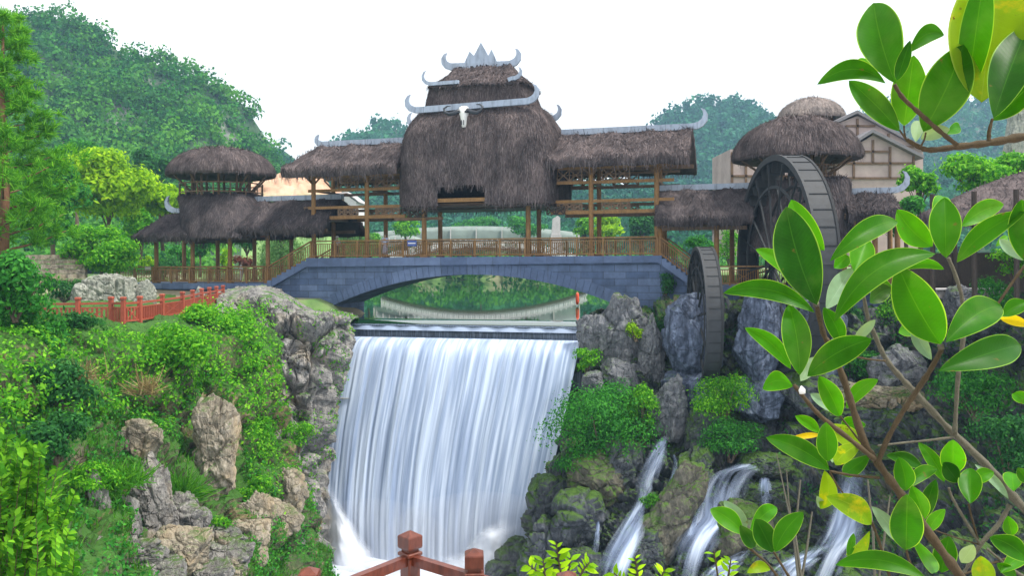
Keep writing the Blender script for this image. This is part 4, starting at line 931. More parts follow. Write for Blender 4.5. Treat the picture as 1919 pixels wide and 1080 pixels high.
# ---- lower galleries and dome towers
def dome_tower(label, skirt, dome, struct, vc, dm, nlow):
    (xl, xr, yb, xlt, xrt, yt), (dl, dr, dy0, dy1) = skirt, dome
    u0, u1 = Bu(xl, yb, -.9), Bu(xr, yb, -.9); um = (u0 + u1) / 2
    o = thingB('dome_tower', label, 'tower', (um, VM, deck_z(um)), 'round thatched lookout towers on the bridge galleries')
    za, zt = Bz((xl + xr) / 2, yb, -.9), Bz((xl + xr) / 2, yt, vc - 1.6); t0, t1 = Bu(xlt, yt, VM), Bu(xrt, yt, VM)
    lv_ = [(za - .05, u0 + .1, u1 - .1, -1.1, 6.3), (za + .15, u0, u1, -1.25, 6.45), (za + (zt - za) * .35, u0 + (t0 - u0) * .35, u1 + (t1 - u1) * .35, -.9, 6.1), (za + (zt - za) * .7, u0 + (t0 - u0) * .7, u1 + (t1 - u1) * .7, -.2, 5.4), (zt - .25, t0 - .12, t1 + .12, .35, 4.85), (zt, t0 + .1, t1 - .1, .7, 4.5), (zt + .05, t0 + .6, t1 - .6, 1.2, 4.0)]
    thatch_part('thatch_skirt', tower_shell(lv_, 72, 3.2), M['thatch_low'], o, RT, 5500, .5, .07, lift=.08)
    R_ = (Bu(dr, dy1, vc) - Bu(dl, dy1, vc)) / 2; cu = Bu((dl + dr) / 2, dy1, vc); ze, zt2 = Bz((dl + dr) / 2, dy1, vc), Bz((dl + dr) / 2, dy0, vc)
    mb = MB(); G = []
    for t in np.linspace(0, 1, 18):
        a = t * math.pi / 2; rr = R_ * (math.cos(a) ** .82); z = ze + (zt2 - ze) * (math.sin(a) ** 1.12)
        G.append([(cu + rr * math.cos(k), vc + rr * .92 * math.sin(k), z + .05 * math.sin(5 * k)) for k in np.linspace(0, 2 * math.pi, 64, endpoint=False)])
    G[-1] = [(cu + .02 * math.cos(k), vc + .02 * math.sin(k), zt2) for k in np.linspace(0, 2 * math.pi, 64, endpoint=False)]
    und = [[(cu + R_ * f * math.cos(k), vc + R_ * .92 * f * math.sin(k), z) for k in np.linspace(0, 2 * math.pi, 64, endpoint=False)] for f, z in ((1.0, ze), (.985, ze - .16), (.93, ze - .22), (.5, ze + .25), (.05, ze + .5))]
    mb.grid(G, closed=True); mb.grid(und, closed=True, flip=True)
    thatch_part('thatch_dome', mb, M['thatch'], o, RT, 6000, .5, .065, lift=.12)
    (sx0, sx1, sy0, sy1) = struct; rb = (Bu(sx1, sy1, vc) - Bu(sx0, sy1, vc)) / 2; zb, ztop = zt - .1, ze - .05
    for k in range(10):
        a = 2 * math.pi * k / 10 + .2; mb = MB(); mb.tube([(cu + rb * .68 * math.cos(a), vc + rb * .68 * math.sin(a), zb), (cu + rb * .70 * math.cos(a), vc + rb * .7 * math.sin(a), ztop + .35)], .1, 8); mb.build('post', M['brown'], o)
        mb = MB(); mb.tube([(cu + rb * .68 * math.cos(a), vc + rb * .68 * math.sin(a), zb + .15), (cu + R_ * .86 * math.cos(a), vc + R_ * .8 * math.sin(a), ztop - .05)], .07, 7); mb.build('brace', M['brown'], o)
    for z in (zb + .25, zb + .95):
        mb = MB(); mb.tube([(cu + rb * math.cos(a), vc + rb * .95 * math.sin(a), z) for a in np.linspace(0, 2 * math.pi, 33)], .05, 6, cap=False); mb.build('ring_rail', M['brown'], o)
    for k in range(16):
        a = 2 * math.pi * k / 16; MB().box((cu + rb * math.cos(a), vc + rb * .95 * math.sin(a), zb + .5), (.07, .07, 1.0)).build('baluster', M['brown'], o)
    return o
dome_tower('round thatched lookout tower with an umbrella dome on the left gallery', (322, 478, 446, 352, 478, 364), (327, 503, 279, 328), (357, 489, 340, 363), VM, 0, 6)
dome_tower('wide thatched lookout tower behind the large water wheel', (1398, 1610, 470, 1430, 1590, 335), (1368, 1617, 222, 296), (1432, 1578, 305, 335), VM, 0, 6)
def low_gallery(label, pxa, pxb, eave_y, px_e, ridge, hipL, hipR, hornL, hornR, posts, zd, ends=(0, 0)):
    pe = px_e; u0, u1 = Bu(pxa, eave_y, -.9), Bu(pxb, eave_y, -.9); ze, zr = Bz(pe, eave_y, -.9), Bz(*ridge, VM)
    g = thingB('low_gallery', label, 'gallery', ((u0 + u1) / 2, VM, zd), 'low thatched galleries at the bridge ends')
    thatch_part('thatch_roof', gable(u0, u1, VM, 3.6, ze, zr, hipL, hipR, .4, 1.25), M['thatch_low'], g, RT, 4200, .5, .07, lift=.09)
    ridge_bar(g, u0 + hipL * .95, zr + .14, u1 - hipR * .95, zr + .14, VM, .38, .5, hornL, hornR)
    for px, v in posts:
        u = Bu(px, 480, v); post(g, u, v, deck_z(u), ze + .4, .33); 
        beam(g, (u, v, ze - .7), (u, v - .9 if v < 1 else v + .9, ze - .05), .09, .09, 'brown', 'brace')
    for v in (VF, VK): beam(g, (u0 + .6, v, ze - .15), (u1 - .3, v, ze - .15), .16, .24, 'brown')
    return g, u0, u1, ze
low_gallery('low thatched gallery with horned ridge at the far left end', 247, 372, 441, 300, (310, 399), 1.5, 0, 1.0, 0, [(293, VF), (345, VK), (361, VF)], ZL)
g2 = low_gallery('low thatched gallery climbing the left bridge stairs', 430, 604, 428, 520, (545, 375), 0, .2, 0, 0, [(408, VK), (431, VF), (477, VK), (502, VF), (546, VK)], ZL)
beam(g2[0], (Bu(430, 437, VF), VF, Bz(500, 437, VF)), (Bu(584, 437, VF), VF, Bz(500, 437, VF)), .18, .24, 'brown')
mb = MB(); mb.bar((Bu(428, 430, VF - .1), VF - .1, Bz(470, 435, VF)), (Bu(503, 430, VF - .1), VF - .1, Bz(470, 435, VF)), .06, .75); mb.build('fascia_board', M['red'], g2[0])
lattice(g2[0], Bu(530, 430, VF), Bu(566, 430, VF), VF, Bz(545, 436, VF), Bz(545, 428, VF), 'dark', 3)
g3 = low_gallery('low thatched gallery between the right bridge stairs and the large wheel', 1226, 1412, 408, 1310, (1310, 355), 0, 0, 0, 0, [(1238, VF), (1246, VK), (1343, VF), (1372, VK)], ZR)
beam(g3[0], (Bu(1240, 428, VF), VF, Bz(1310, 428, VF)), (Bu(1400, 428, VF), VF, Bz(1310, 428, VF)), .18, .24, 'brown')
lattice(g3[0], Bu(1275, 420, VF), Bu(1304, 420, VF), VF, Bz(1290, 428, VF), Bz(1290, 416, VF), 'dark', 3)
low_gallery('low thatched gallery with horned ridge right of the large wheel', 1590, 1692, 398, 1640, (1640, 362), 0, .2, 0, 1.0, [(1582, VF), (1600, VK), (1640, VF), (1668, VK), (1682, VF)], ZR)
# small signs on the railings
for lab, px, py, v, s_, mt in (('small blue sign fixed to the bridge railing left of the arch crown', 772, 456, -.0, (.7, .04, .42), 'bluesign'), ('small grey plaque on the lower left railing', 277, 503, -.0, (.55, .04, .3), 'plaster')):
    c = B(px, py, v); o = thingB('railing_sign', lab, 'sign', c); MB().box(c, s_, 0, .015).build('sign_panel', M[mt], o); MB().box((c[0], c[1] - .03, c[2]), (s_[0] * .8, .02, s_[2] * .15)).build('text_strip', M['white'], o)

# ================================================================ water wheels between their piers
def water_wheel(label, pc, Y, rad, ang, width, nsp, name='paddle_mill'):
    """wheel standing upright; ang = heading of the wheel plane from +X (towards the viewer is negative Y)"""
    c = P(*pc, Y); h = Vector((math.cos(ang), -math.sin(ang), 0)); ax = Vector((math.sin(ang), math.cos(ang), 0))
    o = thing(name, label, 'water wheel', c - Vector((0, 0, rad)), 'wooden water wheels in the rock gap')
    def pt(r, a, d): return c + h * (r * math.cos(a)) + Vector((0, 0, r * math.sin(a))) + ax * d
    N_ = 96
    for d, mt in ((-width / 2, 'ironlight'), (width / 2, 'iron')):
        mb = MB(); G = []
        for k in range(N_):
            a = 2 * math.pi * k / N_; G.append([pt(rad, a, d - .07), pt(rad, a, d + .07), pt(rad * .945, a, d + .07), pt(rad * .945, a, d - .07)])
        G.append(G[0]); mb.grid(G, closed=True); mb.build('rim', M[mt], o)
        mb = MB(); G = []
        for k in range(N_):
            a = 2 * math.pi * k / N_; G.append([pt(rad * .72, a, d - .04), pt(rad * .72, a, d + .04), pt(rad * .695, a, d + .04), pt(rad * .695, a, d - .04)])
        G.append(G[0]); mb.grid(G, closed=True); mb.build('inner_ring', M[mt], o)
        for k in range(nsp):
            a = 2 * math.pi * k / nsp + .1; mb = MB(); mb.bar(pt(.25, a, d), pt(rad * .93, a, d), .09, .11, ax); mb.build('spoke', M['iron'], o)
    mb = MB(); G = []
    for k in range(N_):
        a = 2 * math.pi * k / N_; G.append([pt(rad * .992, a, -width / 2 + .07), pt(rad * .992, a, width / 2 - .07), pt(rad * .975, a, width / 2 - .07), pt(rad * .975, a, -width / 2 + .07)])
    G.append(G[0]); mb.grid(G, closed=True); mb.build('sole_boards', M['ironlight'], o)
    for k in range(40):
        a = 2 * math.pi * k / 40; mb = MB(); q = (pt(rad * 1.0, a, 0), pt(rad * .86, a + .03, 0)); mb.bar(q[0], q[1], width * .94, .045, Vector((0, 0, 1)).cross(ax) if abs(math.cos(a)) > .7 else ax)
        mb = MB(); s2 = width * .46
        A_ = [pt(rad * .998, a, -s2), pt(rad * .998, a, s2), pt(rad * .85, a + .035, s2), pt(rad * .85, a + .035, -s2)]
        tn = (pt(rad, a + .02, 0) - pt(rad, a, 0)).normalized() * .05; mb.prism(A_, tn); mb.build('paddle', M['iron'], o)
    mb = MB(); mb.tube([pt(0, 0, -width * .75), pt(0, 0, width * .75)], .22, 14); mb.build('hub', M['iron'], o)
    return o
water_wheel('large dark water wheel rising in front of the right lookout tower', (1467, 496), 49.6, 6.35, R(87), 1.2, 16)
water_wheel('small dark water wheel beside the right bridge stairs', (1319, 592), 49.9, 4.05, R(94), .8, 12)

# stained stone piers around the wheels and the big rocks of the right bank
for a in (('tall flat stained stone pier left of the small water wheel', 1292, 640, 106, 170, 49.5, 'rock_blue', 3, .8, 0, 6), ('lower stained stone block under the left pier of the wheels', 1290, 735, 110, 80, 49.0, 'rock_blue', 4, .8, 0, 6),
          ('tall blue stained stone pier between the two water wheels', 1420, 640, 96, 180, 48.6, 'rock_blue', 5, .8, .03, 6), ('stained stone block under the middle pier of the wheels', 1425, 745, 105, 90, 48.4, 'rock_blue', 6, .8, 0, 5),
          ('dark stone pier right of the large water wheel', 1530, 640, 110, 150, 48.0, 'rock_blue', 8, .8, 0, 5), ('square dark stone block below the dark right pier', 1530, 735, 130, 80, 47.2, 'rock_wet', 9, .8, 0, 5)):
    rock(*a[:6], a[6], a[7], a[8], a[9], a[10], crag=.6, name='stone_pier', sub=6, group='stained stone piers around the water wheels')
RK = [
 ('pointed grey pinnacle at the right end of the bridge arch', 1168, 612, 92, 150, 52.0, 'rock_cool', 11, .8, -.1, 3, 1.1, True),
 ('low grey boulder at the right lip of the waterfall', 1118, 640, 72, 105, 52.4, 'rock_cool', 12, .8, .05, 3, 1.1, False),
 ('grey leaning slab right of the pointed pinnacle', 1222, 660, 48, 150, 51.0, 'rock_cool', 13, .8, .08, 3.5, 1.0, False),
 ('rounded grey boulder under the pointed pinnacle', 1165, 705, 84, 80, 51.0, 'rock_cool', 14, .8, 0, 3, 1.0, False),
 ('small pale rock poking from the bush beside the waterfall', 1112, 715, 42, 42, 50.4, 'rock_cool', 15, .8, 0, 2.5, 1.2, False),
 ('light topped rock at the head of the left cascade', 1256, 762, 62, 110, 47.4, 'rock_cool', 16, .8, .1, 3, 1.1, True),
 ('dark rock between the two cascades', 1322, 815, 74, 120, 46.2, 'rock_wet', 17, .8, .1, 3, 1.0, False),
 ('long tan slanted slab beside the left cascade', 1258, 962, 92, 200, 42.9, 'rock_mossy', 18, .6, .42, 4, .8, False),
 ('mossy upright rock under the big bush', 1165, 870, 80, 110, 46.2, 'rock_wet', 19, .8, .1, 3, 1.0, False),
 ('broad mossy boulder left of the left cascade', 1110, 895, 110, 110, 46.2, 'rock_mossy', 20, .8, .15, 3, 1.0, False),
 ('dark mossy boulder at the water edge of the right bank', 1030, 945, 90, 110, 46.6, 'rock_wet', 21, .8, .1, 3, 1.0, False),
 ('brownish boulder above the water edge of the right bank', 1055, 890, 70, 85, 47.4, 'rock_wet', 22, .8, 0, 3, 1.0, False),
 ('tall dark mossy rock at the bottom of the right bank', 1015, 1040, 85, 130, 44.6, 'rock_wet', 23, .8, .2, 3, 1.0, False),
 ('rounded mossy rock low on the right bank', 1085, 985, 110, 120, 44.6, 'rock_wet', 24, .8, .1, 3, 1.0, False),
 ('dark block behind the sprig at the bottom', 1090, 1060, 90, 80, 43.0, 'rock_wet', 25, .8, 0, 3, 1.0, False),
 ('wet boulder splitting the foot of the left cascade', 1215, 1040, 70, 90, 42.4, 'rock_wet', 26, .8, 0, 3, 1.0, False),
 ('flat wet ledge block at the top of the middle cascade', 1440, 875, 120, 46, 45.2, 'rock_wet', 27, .8, 0, 7, .6, False),
 ('mossy square block right of the middle cascade', 1440, 930, 130, 58, 44.4, 'rock_wet', 28, .8, 0, 7, .7, False),
 ('dark squared block below the mossy square block', 1450, 985, 140, 56, 43.6, 'rock_wet', 29, .8, 0, 7, .7, False),
 ('brown mossy boulder at the bottom of the middle cascade', 1390, 1000, 110, 110, 42.4, 'rock_mossy', 30, .8, .1, 3, .9, False),
 ('dark boulder at the bottom right of the middle cascade', 1440, 1060, 120, 80, 41.0, 'rock_wet', 31, .8, 0, 3, .9, False),
 ('dark rock leaning over the middle cascade from the left', 1300, 900, 70, 130, 44.6, 'rock_wet', 32, .8, .2, 3, 1.0, False),
 ('pale layered ledge stone behind the grey branch', 1650, 745, 170, 46, 45.6, 'rock_tan', 33, .8, .03, 6, .7, False),
 ('thick mossy ledge stone under the pale layered ledge', 1630, 790, 160, 56, 45.0, 'rock_wet', 34, .8, 0, 6, .7, False),
 ('dark squared ledge stone above the right cascade', 1640, 850, 170, 60, 44.4, 'rock_wet', 35, .8, 0, 6, .7, False),
 ('grey boulder pair behind the twig fork', 1680, 690, 110, 80, 46.2, 'rock_cool', 36, .8, 0, 4, .9, False),
 ('dark boulder right of the right cascade', 1720, 930, 120, 120, 41.0, 'rock_wet', 37, .8, 0, 4, .9, False),
 ('grey upright rock on the right terrace behind the leaves', 1640, 620, 60, 80, 49.5, 'rock_cool', 38, .8, 0, 3, 1.1, True),
 ('small grey garden rock on the right terrace', 1810, 570, 90, 70, 46, 'rock_cool', 39, .8, 0, 3, 1.0, True),
 ('tan fluted rock column on the left bank', 403, 858, 88, 205, 35.6, 'rock_tan', 41, .8, .02, 3.5, 1.1, False),
 ('grey craggy pinnacle low on the left bank', 290, 935, 76, 165, 29.6, 'rock_grey', 42, .8, -.05, 3, 1.2, True),
 ('narrow grey fin of rock left of the craggy pinnacle', 190, 960, 44, 150, 26.6, 'rock_grey', 43, .8, -.2, 3, 1.2, True),
 ('small grey rock fin beside the craggy pinnacle', 236, 975, 48, 90, 27.6, 'rock_grey', 44, .8, 0, 3, 1.2, True),
 ('broad grey boulder at the bottom left', 240, 1050, 130, 90, 26.6, 'rock_grey', 45, .8, 0, 3.5, 1.1, False),
 ('pale tan boulder at the bottom of the left bank', 345, 1035, 110, 100, 28.6, 'rock_tan', 46, .8, .1, 3.5, 1.1, False),
 ('low pale boulder below the tan rock column', 420, 1045, 110, 70, 30.6, 'rock_grey', 47, .8, 0, 3, 1.1, False),
 ('cracked grey boulder under the fluted column', 340, 960, 70, 70, 31.5, 'rock_grey', 48, .8, .2, 3, 1.1, False),
 ('slanted tan rock near the left water edge', 475, 975, 70, 100, 36.0, 'rock_tan', 49, .8, .35, 3.5, 1.1, False),
 ('tan rock leaning by the left water edge', 540, 925, 76, 80, 40.5, 'rock_tan', 50, .8, .3, 3.5, 1.1, False),
 ('rough grey boulder at the lower left under the narrow fin', 180, 1045, 90, 90, 25.4, 'rock_grey', 61, .8, .1, 3, 1.1, False),
 ('wedge shaped grey rock right of the craggy pinnacle', 345, 985, 90, 80, 30.4, 'rock_grey', 62, .8, .3, 3, 1.1, False),
 ('long cracked pale slab above the bottom boulders', 400, 1005, 120, 60, 31.4, 'rock_grey', 63, .8, .15, 4, 1.0, False),
 ('tan broken rock face right of the pale slab', 470, 1020, 80, 90, 34.0, 'rock_tan', 64, .8, .2, 3.5, 1.1, False),
 ('brown earthy rock on the slope near the left water edge', 520, 975, 80, 70, 38.5, 'rock_tan', 65, .8, .3, 3.5, 1.1, False),
 ('grey rock at the very bottom below the tan boulder', 300, 1085, 120, 70, 26.4, 'rock_grey', 66, .8, 0, 3.5, 1.1, False),
 ('small dark rock at the very bottom right of the tan boulder', 400, 1085, 90, 60, 28.6, 'rock_grey', 67, .8, 0, 3.5, 1.1, False),
 ('small grey stone low by the left water edge', 555, 1015, 34, 26, 40, 'rock_grey', 51, .8, 0, 2.5, 1, False),
 ('rounded tan outcrop under the vines with a dark hollow', 262, 825, 90, 80, 32.4, 'rock_tan', 52, .7, 0, 2.6, 1.0, False),
 ('jagged pale rock group left of the lower gallery', 205, 548, 100, 76, 57.5, 'rock_pale', 53, .7, 0, 3, 1.3, True),
 ('pale broad rock at the left end of the red walkway', 165, 562, 70, 62, 56.5, 'rock_pale', 54, .7, 0, 3, 1.2, False),
 ('pale upright stone under the end of the lower deck', 238, 560, 26, 68, 57.2, 'rock_pale', 55, .8, 0, 3.5, 1.0, False),
 ('pointed pale standing stone behind the red walkway', 271, 560, 42, 66, 58, 'rock_pale', 56, .7, 0, 2.6, .8, True),
 ('tiny white pointed stone behind the red railing end', 374, 552, 20, 30, 60.5, 'rock_pale', 57, .8, 0, 2.5, .8, True)]
for (lab, px, py, wp, hp, Y, mt, sd_, dr_, tl, bx, cg, tall) in RK:
    rock(lab, px, py, wp, hp, Y, mt, sd_, dr_, tl, bx, None, cg, sub=6 if wp * hp > 5000 else 5, tall=tall)

# ---- cascades among the right rocks
def cascade(label, path, seed, name='cascade'):
    """path: (px, py, Y, half width px)"""
    A = catmull(np.array(path, float), 70); V, UV, th = [], [], []; nu = 26; rs = np.random.default_rng(seed)
    for i, (px, py, Y, hw) in enumerate(A):
        t = i / 69
        for j in range(nu):
            s = j / (nu - 1) * 2 - 1; p = P(px + hw * s, py, Y + .35 * s * s); p.y -= .1 * math.sin(j * 1.3 + seed) * .5
            V.append(p); UV.append((j / (nu - 1) * hw / 14, t * 2.2)); th.append(min(1, 1.25 * (1 - abs(s) ** 1.6)) * min(1, t * 8, (1 - t) * 6 + .25) * (.75 + .25 * math.sin(t * 9 + seed)))
    o = thing(name, label, 'cascade', P(*path[-1][:3]), 'small white cascades on the right rocks')
    mesh_np('water_ribbon', np.array(V), grid_faces(70, nu), M['cascade'], parent=o, smooth=True, attrs={'thick': th}, uv=UV)
cascade('thin cascade dropping through the cleft below the big bush', [(1248, 812, 46.8, 9), (1240, 830, 45.9, 14), (1228, 862, 45.0, 22), (1216, 900, 44.0, 26), (1204, 935, 43.2, 14), (1192, 968, 42.6, 22), (1175, 1010, 41.8, 32), (1156, 1060, 41.0, 40), (1145, 1110, 40.0, 44)], 1)
cascade('broad middle cascade pouring over a flat ledge', [(1400, 866, 44.9, 30), (1392, 876, 44.2, 42), (1374, 888, 43.7, 55), (1352, 925, 43.2, 52), (1338, 970, 42.6, 42), (1318, 1000, 42.0, 46), (1300, 1040, 41.2, 48), (1285, 1110, 40.2, 50)], 2)
cascade('tall straight cascade behind the leafy shrub on the right', [(1602, 866, 42.6, 28), (1600, 888, 41.2, 34), (1592, 940, 40.4, 36), (1580, 1000, 39.6, 42), (1560, 1050, 38.6, 54), (1540, 1130, 37.0, 70)], 3)
cascade('wispy side fall right of the middle cascade', [(1432, 892, 43.6, 10), (1434, 915, 43.1, 16), (1436, 950, 42.8, 16), (1438, 985, 42.5, 12)], 6)
cascade('thin thread of water left of the middle cascade', [(1322, 905, 43.3, 4), (1312, 940, 42.8, 7), (1300, 985, 42.3, 9), (1290, 1010, 41.9, 8)], 7)
cascade('small spout beside the left cascade at the mossy slab', [(1262, 850, 44.6, 3), (1266, 872, 44.3, 6), (1260, 905, 43.9, 8), (1252, 930, 43.6, 6)], 8)
cascade('white runnel spreading below the brown mossy boulder', [(1400, 1030, 40.9, 12), (1375, 1050, 40.4, 26), (1350, 1075, 39.8, 36), (1330, 1120, 39.0, 44)], 9)
cascade('foaming run at the foot of the right cascade', [(1540, 1020, 38.4, 20), (1510, 1045, 37.8, 36), (1480, 1070, 37.2, 44), (1460, 1120, 36.4, 50)], 10)
cascade('little spill of water near the waterfall foot', [(1066, 938, 45.9, 8), (1058, 946, 45.6, 14), (1046, 956, 45.2, 14), (1040, 968, 45.0, 8)], 4)
cascade('narrow wet trickle down the dark boulders', [(1122, 960, 44.1, 4), (1120, 990, 43.8, 6), (1116, 1030, 43.2, 8), (1112, 1060, 42.6, 8)], 5)

# ================================================================ red walkway with balustrade on the left bank
WZ = P(300, 592, 47)[2]
wp_ = [(60, 39.5), (146, 39.5), (208, 40), (231, 39.6), (262, 40.5), (304, 43.0), (342, 46), (378, 51.5), (418, 57.5)]
wpt = []
for px, Y in wp_:
    p = P(px, 560, Y); wpt.append((p[0], p[1], -2.92))
rw = thing('red_walkway', 'raised walkway with carved red timber balustrade on the left bank', 'walkway', wpt[3])
mb = MB()
for a, b in zip(wpt[:-1], wpt[1:]):
    d = (Vector(b) - Vector(a)).normalized(); s_ = Vector((-d.y, d.x, 0))
    mb.prism([Vector(a) - s_ * .15, Vector(b) - s_ * .15 + d * .05, Vector(b) + s_ * 2.0 + d * .05, Vector(a) + s_ * 2.0], (0, 0, -.22))
mb.build('deck', M['asphalt'], rw)
for i, (a, b) in enumerate(zip(wpt[:-1], wpt[1:])):
    a, b = Vector(a), Vector(b); L_ = (b - a).length; d = (b - a) / L_; n = max(1, round(L_ / 2.4))
    for k in range(n):
        p, q = a + (b - a) * k / n, a + (b - a) * (k + 1) / n
        for hz_, th_, nm_ in ((.98, .1, 'handrail'), (.78, .06, 'rail'), (.16, .08, 'rail')): MB().bar(p + Vector((0, 0, hz_)), q + Vector((0, 0, hz_)), th_, th_).build(nm_, M['red'], rw)
        mb = MB(); m_ = max(4, round((q - p).length / .19))
        for j in range(1, m_): x = p + (q - p) * j / m_; mb.bar(x + Vector((0, 0, .18)), x + Vector((0, 0, .78)), .085, .05)
        if (i + k) % 2: mb.bar(p + d * .2 + Vector((0, 0, .2)), q - d * .2 + Vector((0, 0, .76)), .05, .05); mb.bar(p + d * .2 + Vector((0, 0, .76)), q - d * .2 + Vector((0, 0, .2)), .05, .05)
        mb.build('baluster_panel', M['red'], rw)
        for e in ([p] if (i, k) != (len(wpt) - 2, n - 1) else [p, q]):
            pm = MB().box(e + Vector((0, 0, .56)), (.19, .19, 1.16), 0, .015).build('post', M['red'], rw); MB().box(e + Vector((0, 0, 1.22)), (.24, .24, .14), 0, .03).build('post_cap', M['red'], pm)

# ================================================================ varnished timber railing in the foreground
pz = -1.93 + .02
def fp(px, Y, z): return Vector(((px - CX) / FPX * Y, Y, z))
posts_ = [fp(575, 5.3, -1.90), fp(765, 6.0, -1.90), fp(885, 5.62, -1.90), fp(1060, 5.2, -1.90), fp(1290, 4.8, -1.9)]
posts_.insert(0, fp(300, 4.5, -1.90))
fr_ = thing('timber_railing', 'varnished red brown timber railing with capped posts at the bottom edge', 'railing', posts_[2] + Vector((0, 0, -1.1)))
for k, p in enumerate(posts_):
    d = (posts_[min(k + 1, len(posts_) - 1)] - posts_[max(k - 1, 0)]); rz = math.radians(45) if k == 2 else math.atan2(d.y, d.x) + (math.radians(40))
    mb = MB(); mb.box(p + Vector((0, 0, -.655)), (.105, .105, .95), rz, .008); po = mb.build('post', M['red_gloss'], fr_)
    mb = MB(); mb.box(p + Vector((0, 0, -.165)), (.128, .128, .028), rz, .006); mb.box(p + Vector((0, 0, -.138)), (.085, .085, .03), rz); mb.build('collar', M['red_gloss'], po)
    mb = MB(); s_ = .062; ca, sa = math.cos(rz), math.sin(rz); q = [(x * ca - y * sa, x * sa + y * ca) for x, y in ((-s_, -s_), (s_, -s_), (s_, s_), (-s_, s_))]
    z0, z1, z2 = -.126, -.045, -.005
    vs = [(p.x + x * .94, p.y + y * .94, p.z + z0) for x, y in q] + [(p.x + x, p.y + y, p.z + z0 + .012) for x, y in q] + [(p.x + x, p.y + y, p.z + z1) for x, y in q] + [(p.x + x * .94, p.y + y * .94, p.z + z1 + .008) for x, y in q] + [(p.x + x * .12, p.y + y * .12, p.z + z2) for x, y in q]
    fs = [(3, 2, 1, 0), (16, 17, 18, 19)] + [(r_ * 4 + j, r_ * 4 + (j + 1) % 4, r_ * 4 + 4 + (j + 1) % 4, r_ * 4 + 4 + j) for r_ in range(4) for j in range(4)]
    mb.add(vs, fs); mb.build('post_cap', M['red_gloss'], po)
for p, q in zip(posts_[:-1], posts_[1:]):
    d = (q - p).normalized()
    for dz, h_ in ((-.205, .066), (-.375, .055), (-.9, .055)):
        MB().bar(p + d * .045 + Vector((0, 0, dz)), q - d * .045 + Vector((0, 0, dz)), .055, h_).build('rail', M['red_gloss'], fr_)
mb = MB(); mb.prism([(-1.9, 3.0, 0), (1.6, 3.0, 0), (1.6, 4.7, 0), (-.75, 6.15, 0), (-1.9, 4.4, 0)], (0, 0, -.3)); mb.v = [(x, y, z - 3.05) for x, y, z in mb.v]
tag(mb.build('lookout_platform', M['asphalt']), kind='structure')
for k_ in range(1):
    mb = MB(); mb.box((-.3, 3.9, -7.5), (2.4, 1.6, 8.3)); tag(mb.build('platform_base', M['rock_grey']), kind='structure')

# ================================================================ half-timbered house, straw dome, right pavilion
HY0 = 78.0
hs = thing('timber_house', 'stained plaster house with dark timber framing and two gables behind the right tower', 'house', P(1630, 470, HY0))
def hp(px, py, dy=0): return P(px, py, HY0 + dy)
def gable_wall(poly, dy, depth, nm):
    mb = MB(); mb.prism([hp(*c, dy) for c in poly], (0, depth, 0)); return mb.build(nm, M['plaster'], hs)
gw1 = gable_wall([(1545, 480), (1545, 240), (1607, 217), (1730, 278), (1730, 480)], 2.5, 9, 'rear_wall')
gw2 = gable_wall([(1545, 480), (1560, 300), (1636, 253), (1712, 292), (1712, 480)], 0, 2.3, 'front_wall')
gw3 = gable_wall([(1368, 480), (1368, 280), (1548, 280), (1548, 480)], 1.2, 7, 'side_wall')
def timber(pa, pb, dy, w_=.22): mb = MB(); mb.bar(hp(*pa, dy), hp(*pb, dy), .12, w_); return mb
for nm, segs, dy, par in (('timber_frame', [((1555, 275), (1712, 275)), ((1585, 236), (1640, 236)), ((1607, 222), (1607, 276)), ((1665, 250), (1665, 278))], 2.42, gw1),
                          ('timber_frame', [((1560, 306), (1712, 306)), ((1560, 334), (1712, 334)), ((1636, 262), (1636, 306)), ((1600, 278), (1600, 334)), ((1668, 275), (1668, 334)), ((1600, 284), (1668, 284)), ((1712, 292), (1712, 334)), ((1563, 300), (1563, 334))], -.08, gw2),
                          ('timber_frame', [((1370, 330), (1546, 330)), ((1372, 285), (1372, 345)), ((1398, 285), (1398, 345)), ((1546, 285), (1546, 345))], 1.12, gw3)):
    mb = MB()
    for a, b in segs: mb.bar(hp(*a, dy), hp(*b, dy), .12, .2)
    mb.build(nm, M['brown'], par)
for nm, a, m_, b, dy, dep in (('rear_roof', (1525, 252), (1607, 212), (1735, 282), 2.0, 10), ('front_roof', (1540, 310), (1636, 248), (1732, 297), -.6, 3.4)):
    mb = MB()
    for s, e in ((a, m_), (m_, b)):
        A_, B_ = hp(*s, dy), hp(*e, dy); mb.prism([A_, B_, B_ + Vector((0, 0, .3)), A_ + Vector((0, 0, .3))], (0, dep, 0))
    mb.build(nm, M['rooftile'], hs)
# round straw roof behind
sd = thing('straw_pavilion', 'pale round straw roof standing behind the right lookout tower', 'pavilion', P(1520, 470, 86))
c = P(1520, 222, 86); Rr = 60 / FPX * 86; G = []
for t in np.linspace(0, 1, 22):
    a = t * math.pi / 2; stp = .12 * ((t * 7) % 1.0); G.append([(c.x + (Rr * math.cos(a) ** .9 + stp * .7) * math.cos(k), c.y + (Rr * math.cos(a) ** .9 + stp * .7) * math.sin(k), c.z + 1.95 * math.sin(a) ** 1.1) for k in np.linspace(0, 2 * math.pi, 56, endpoint=False)])
mb = MB(); mb.grid(G, closed=True); mb.grid([[(c.x + Rr * f * math.cos(k), c.y + Rr * f * math.sin(k), c.z + z) for k in np.linspace(0, 2 * math.pi, 56, endpoint=False)] for f, z in ((1, 0), (.97, -.2), (.1, .3))], closed=True, flip=True)
thatch_part('straw_roof', mb, M['straw'], sd, RT, 3500, .55, .08, lift=.2)
mb = MB(); mb.tube([(c.x, c.y, c.z - 12), (c.x, c.y, c.z)], [Rr * .72, Rr * .72], 24); mb.build('drum', M['brown'], sd)
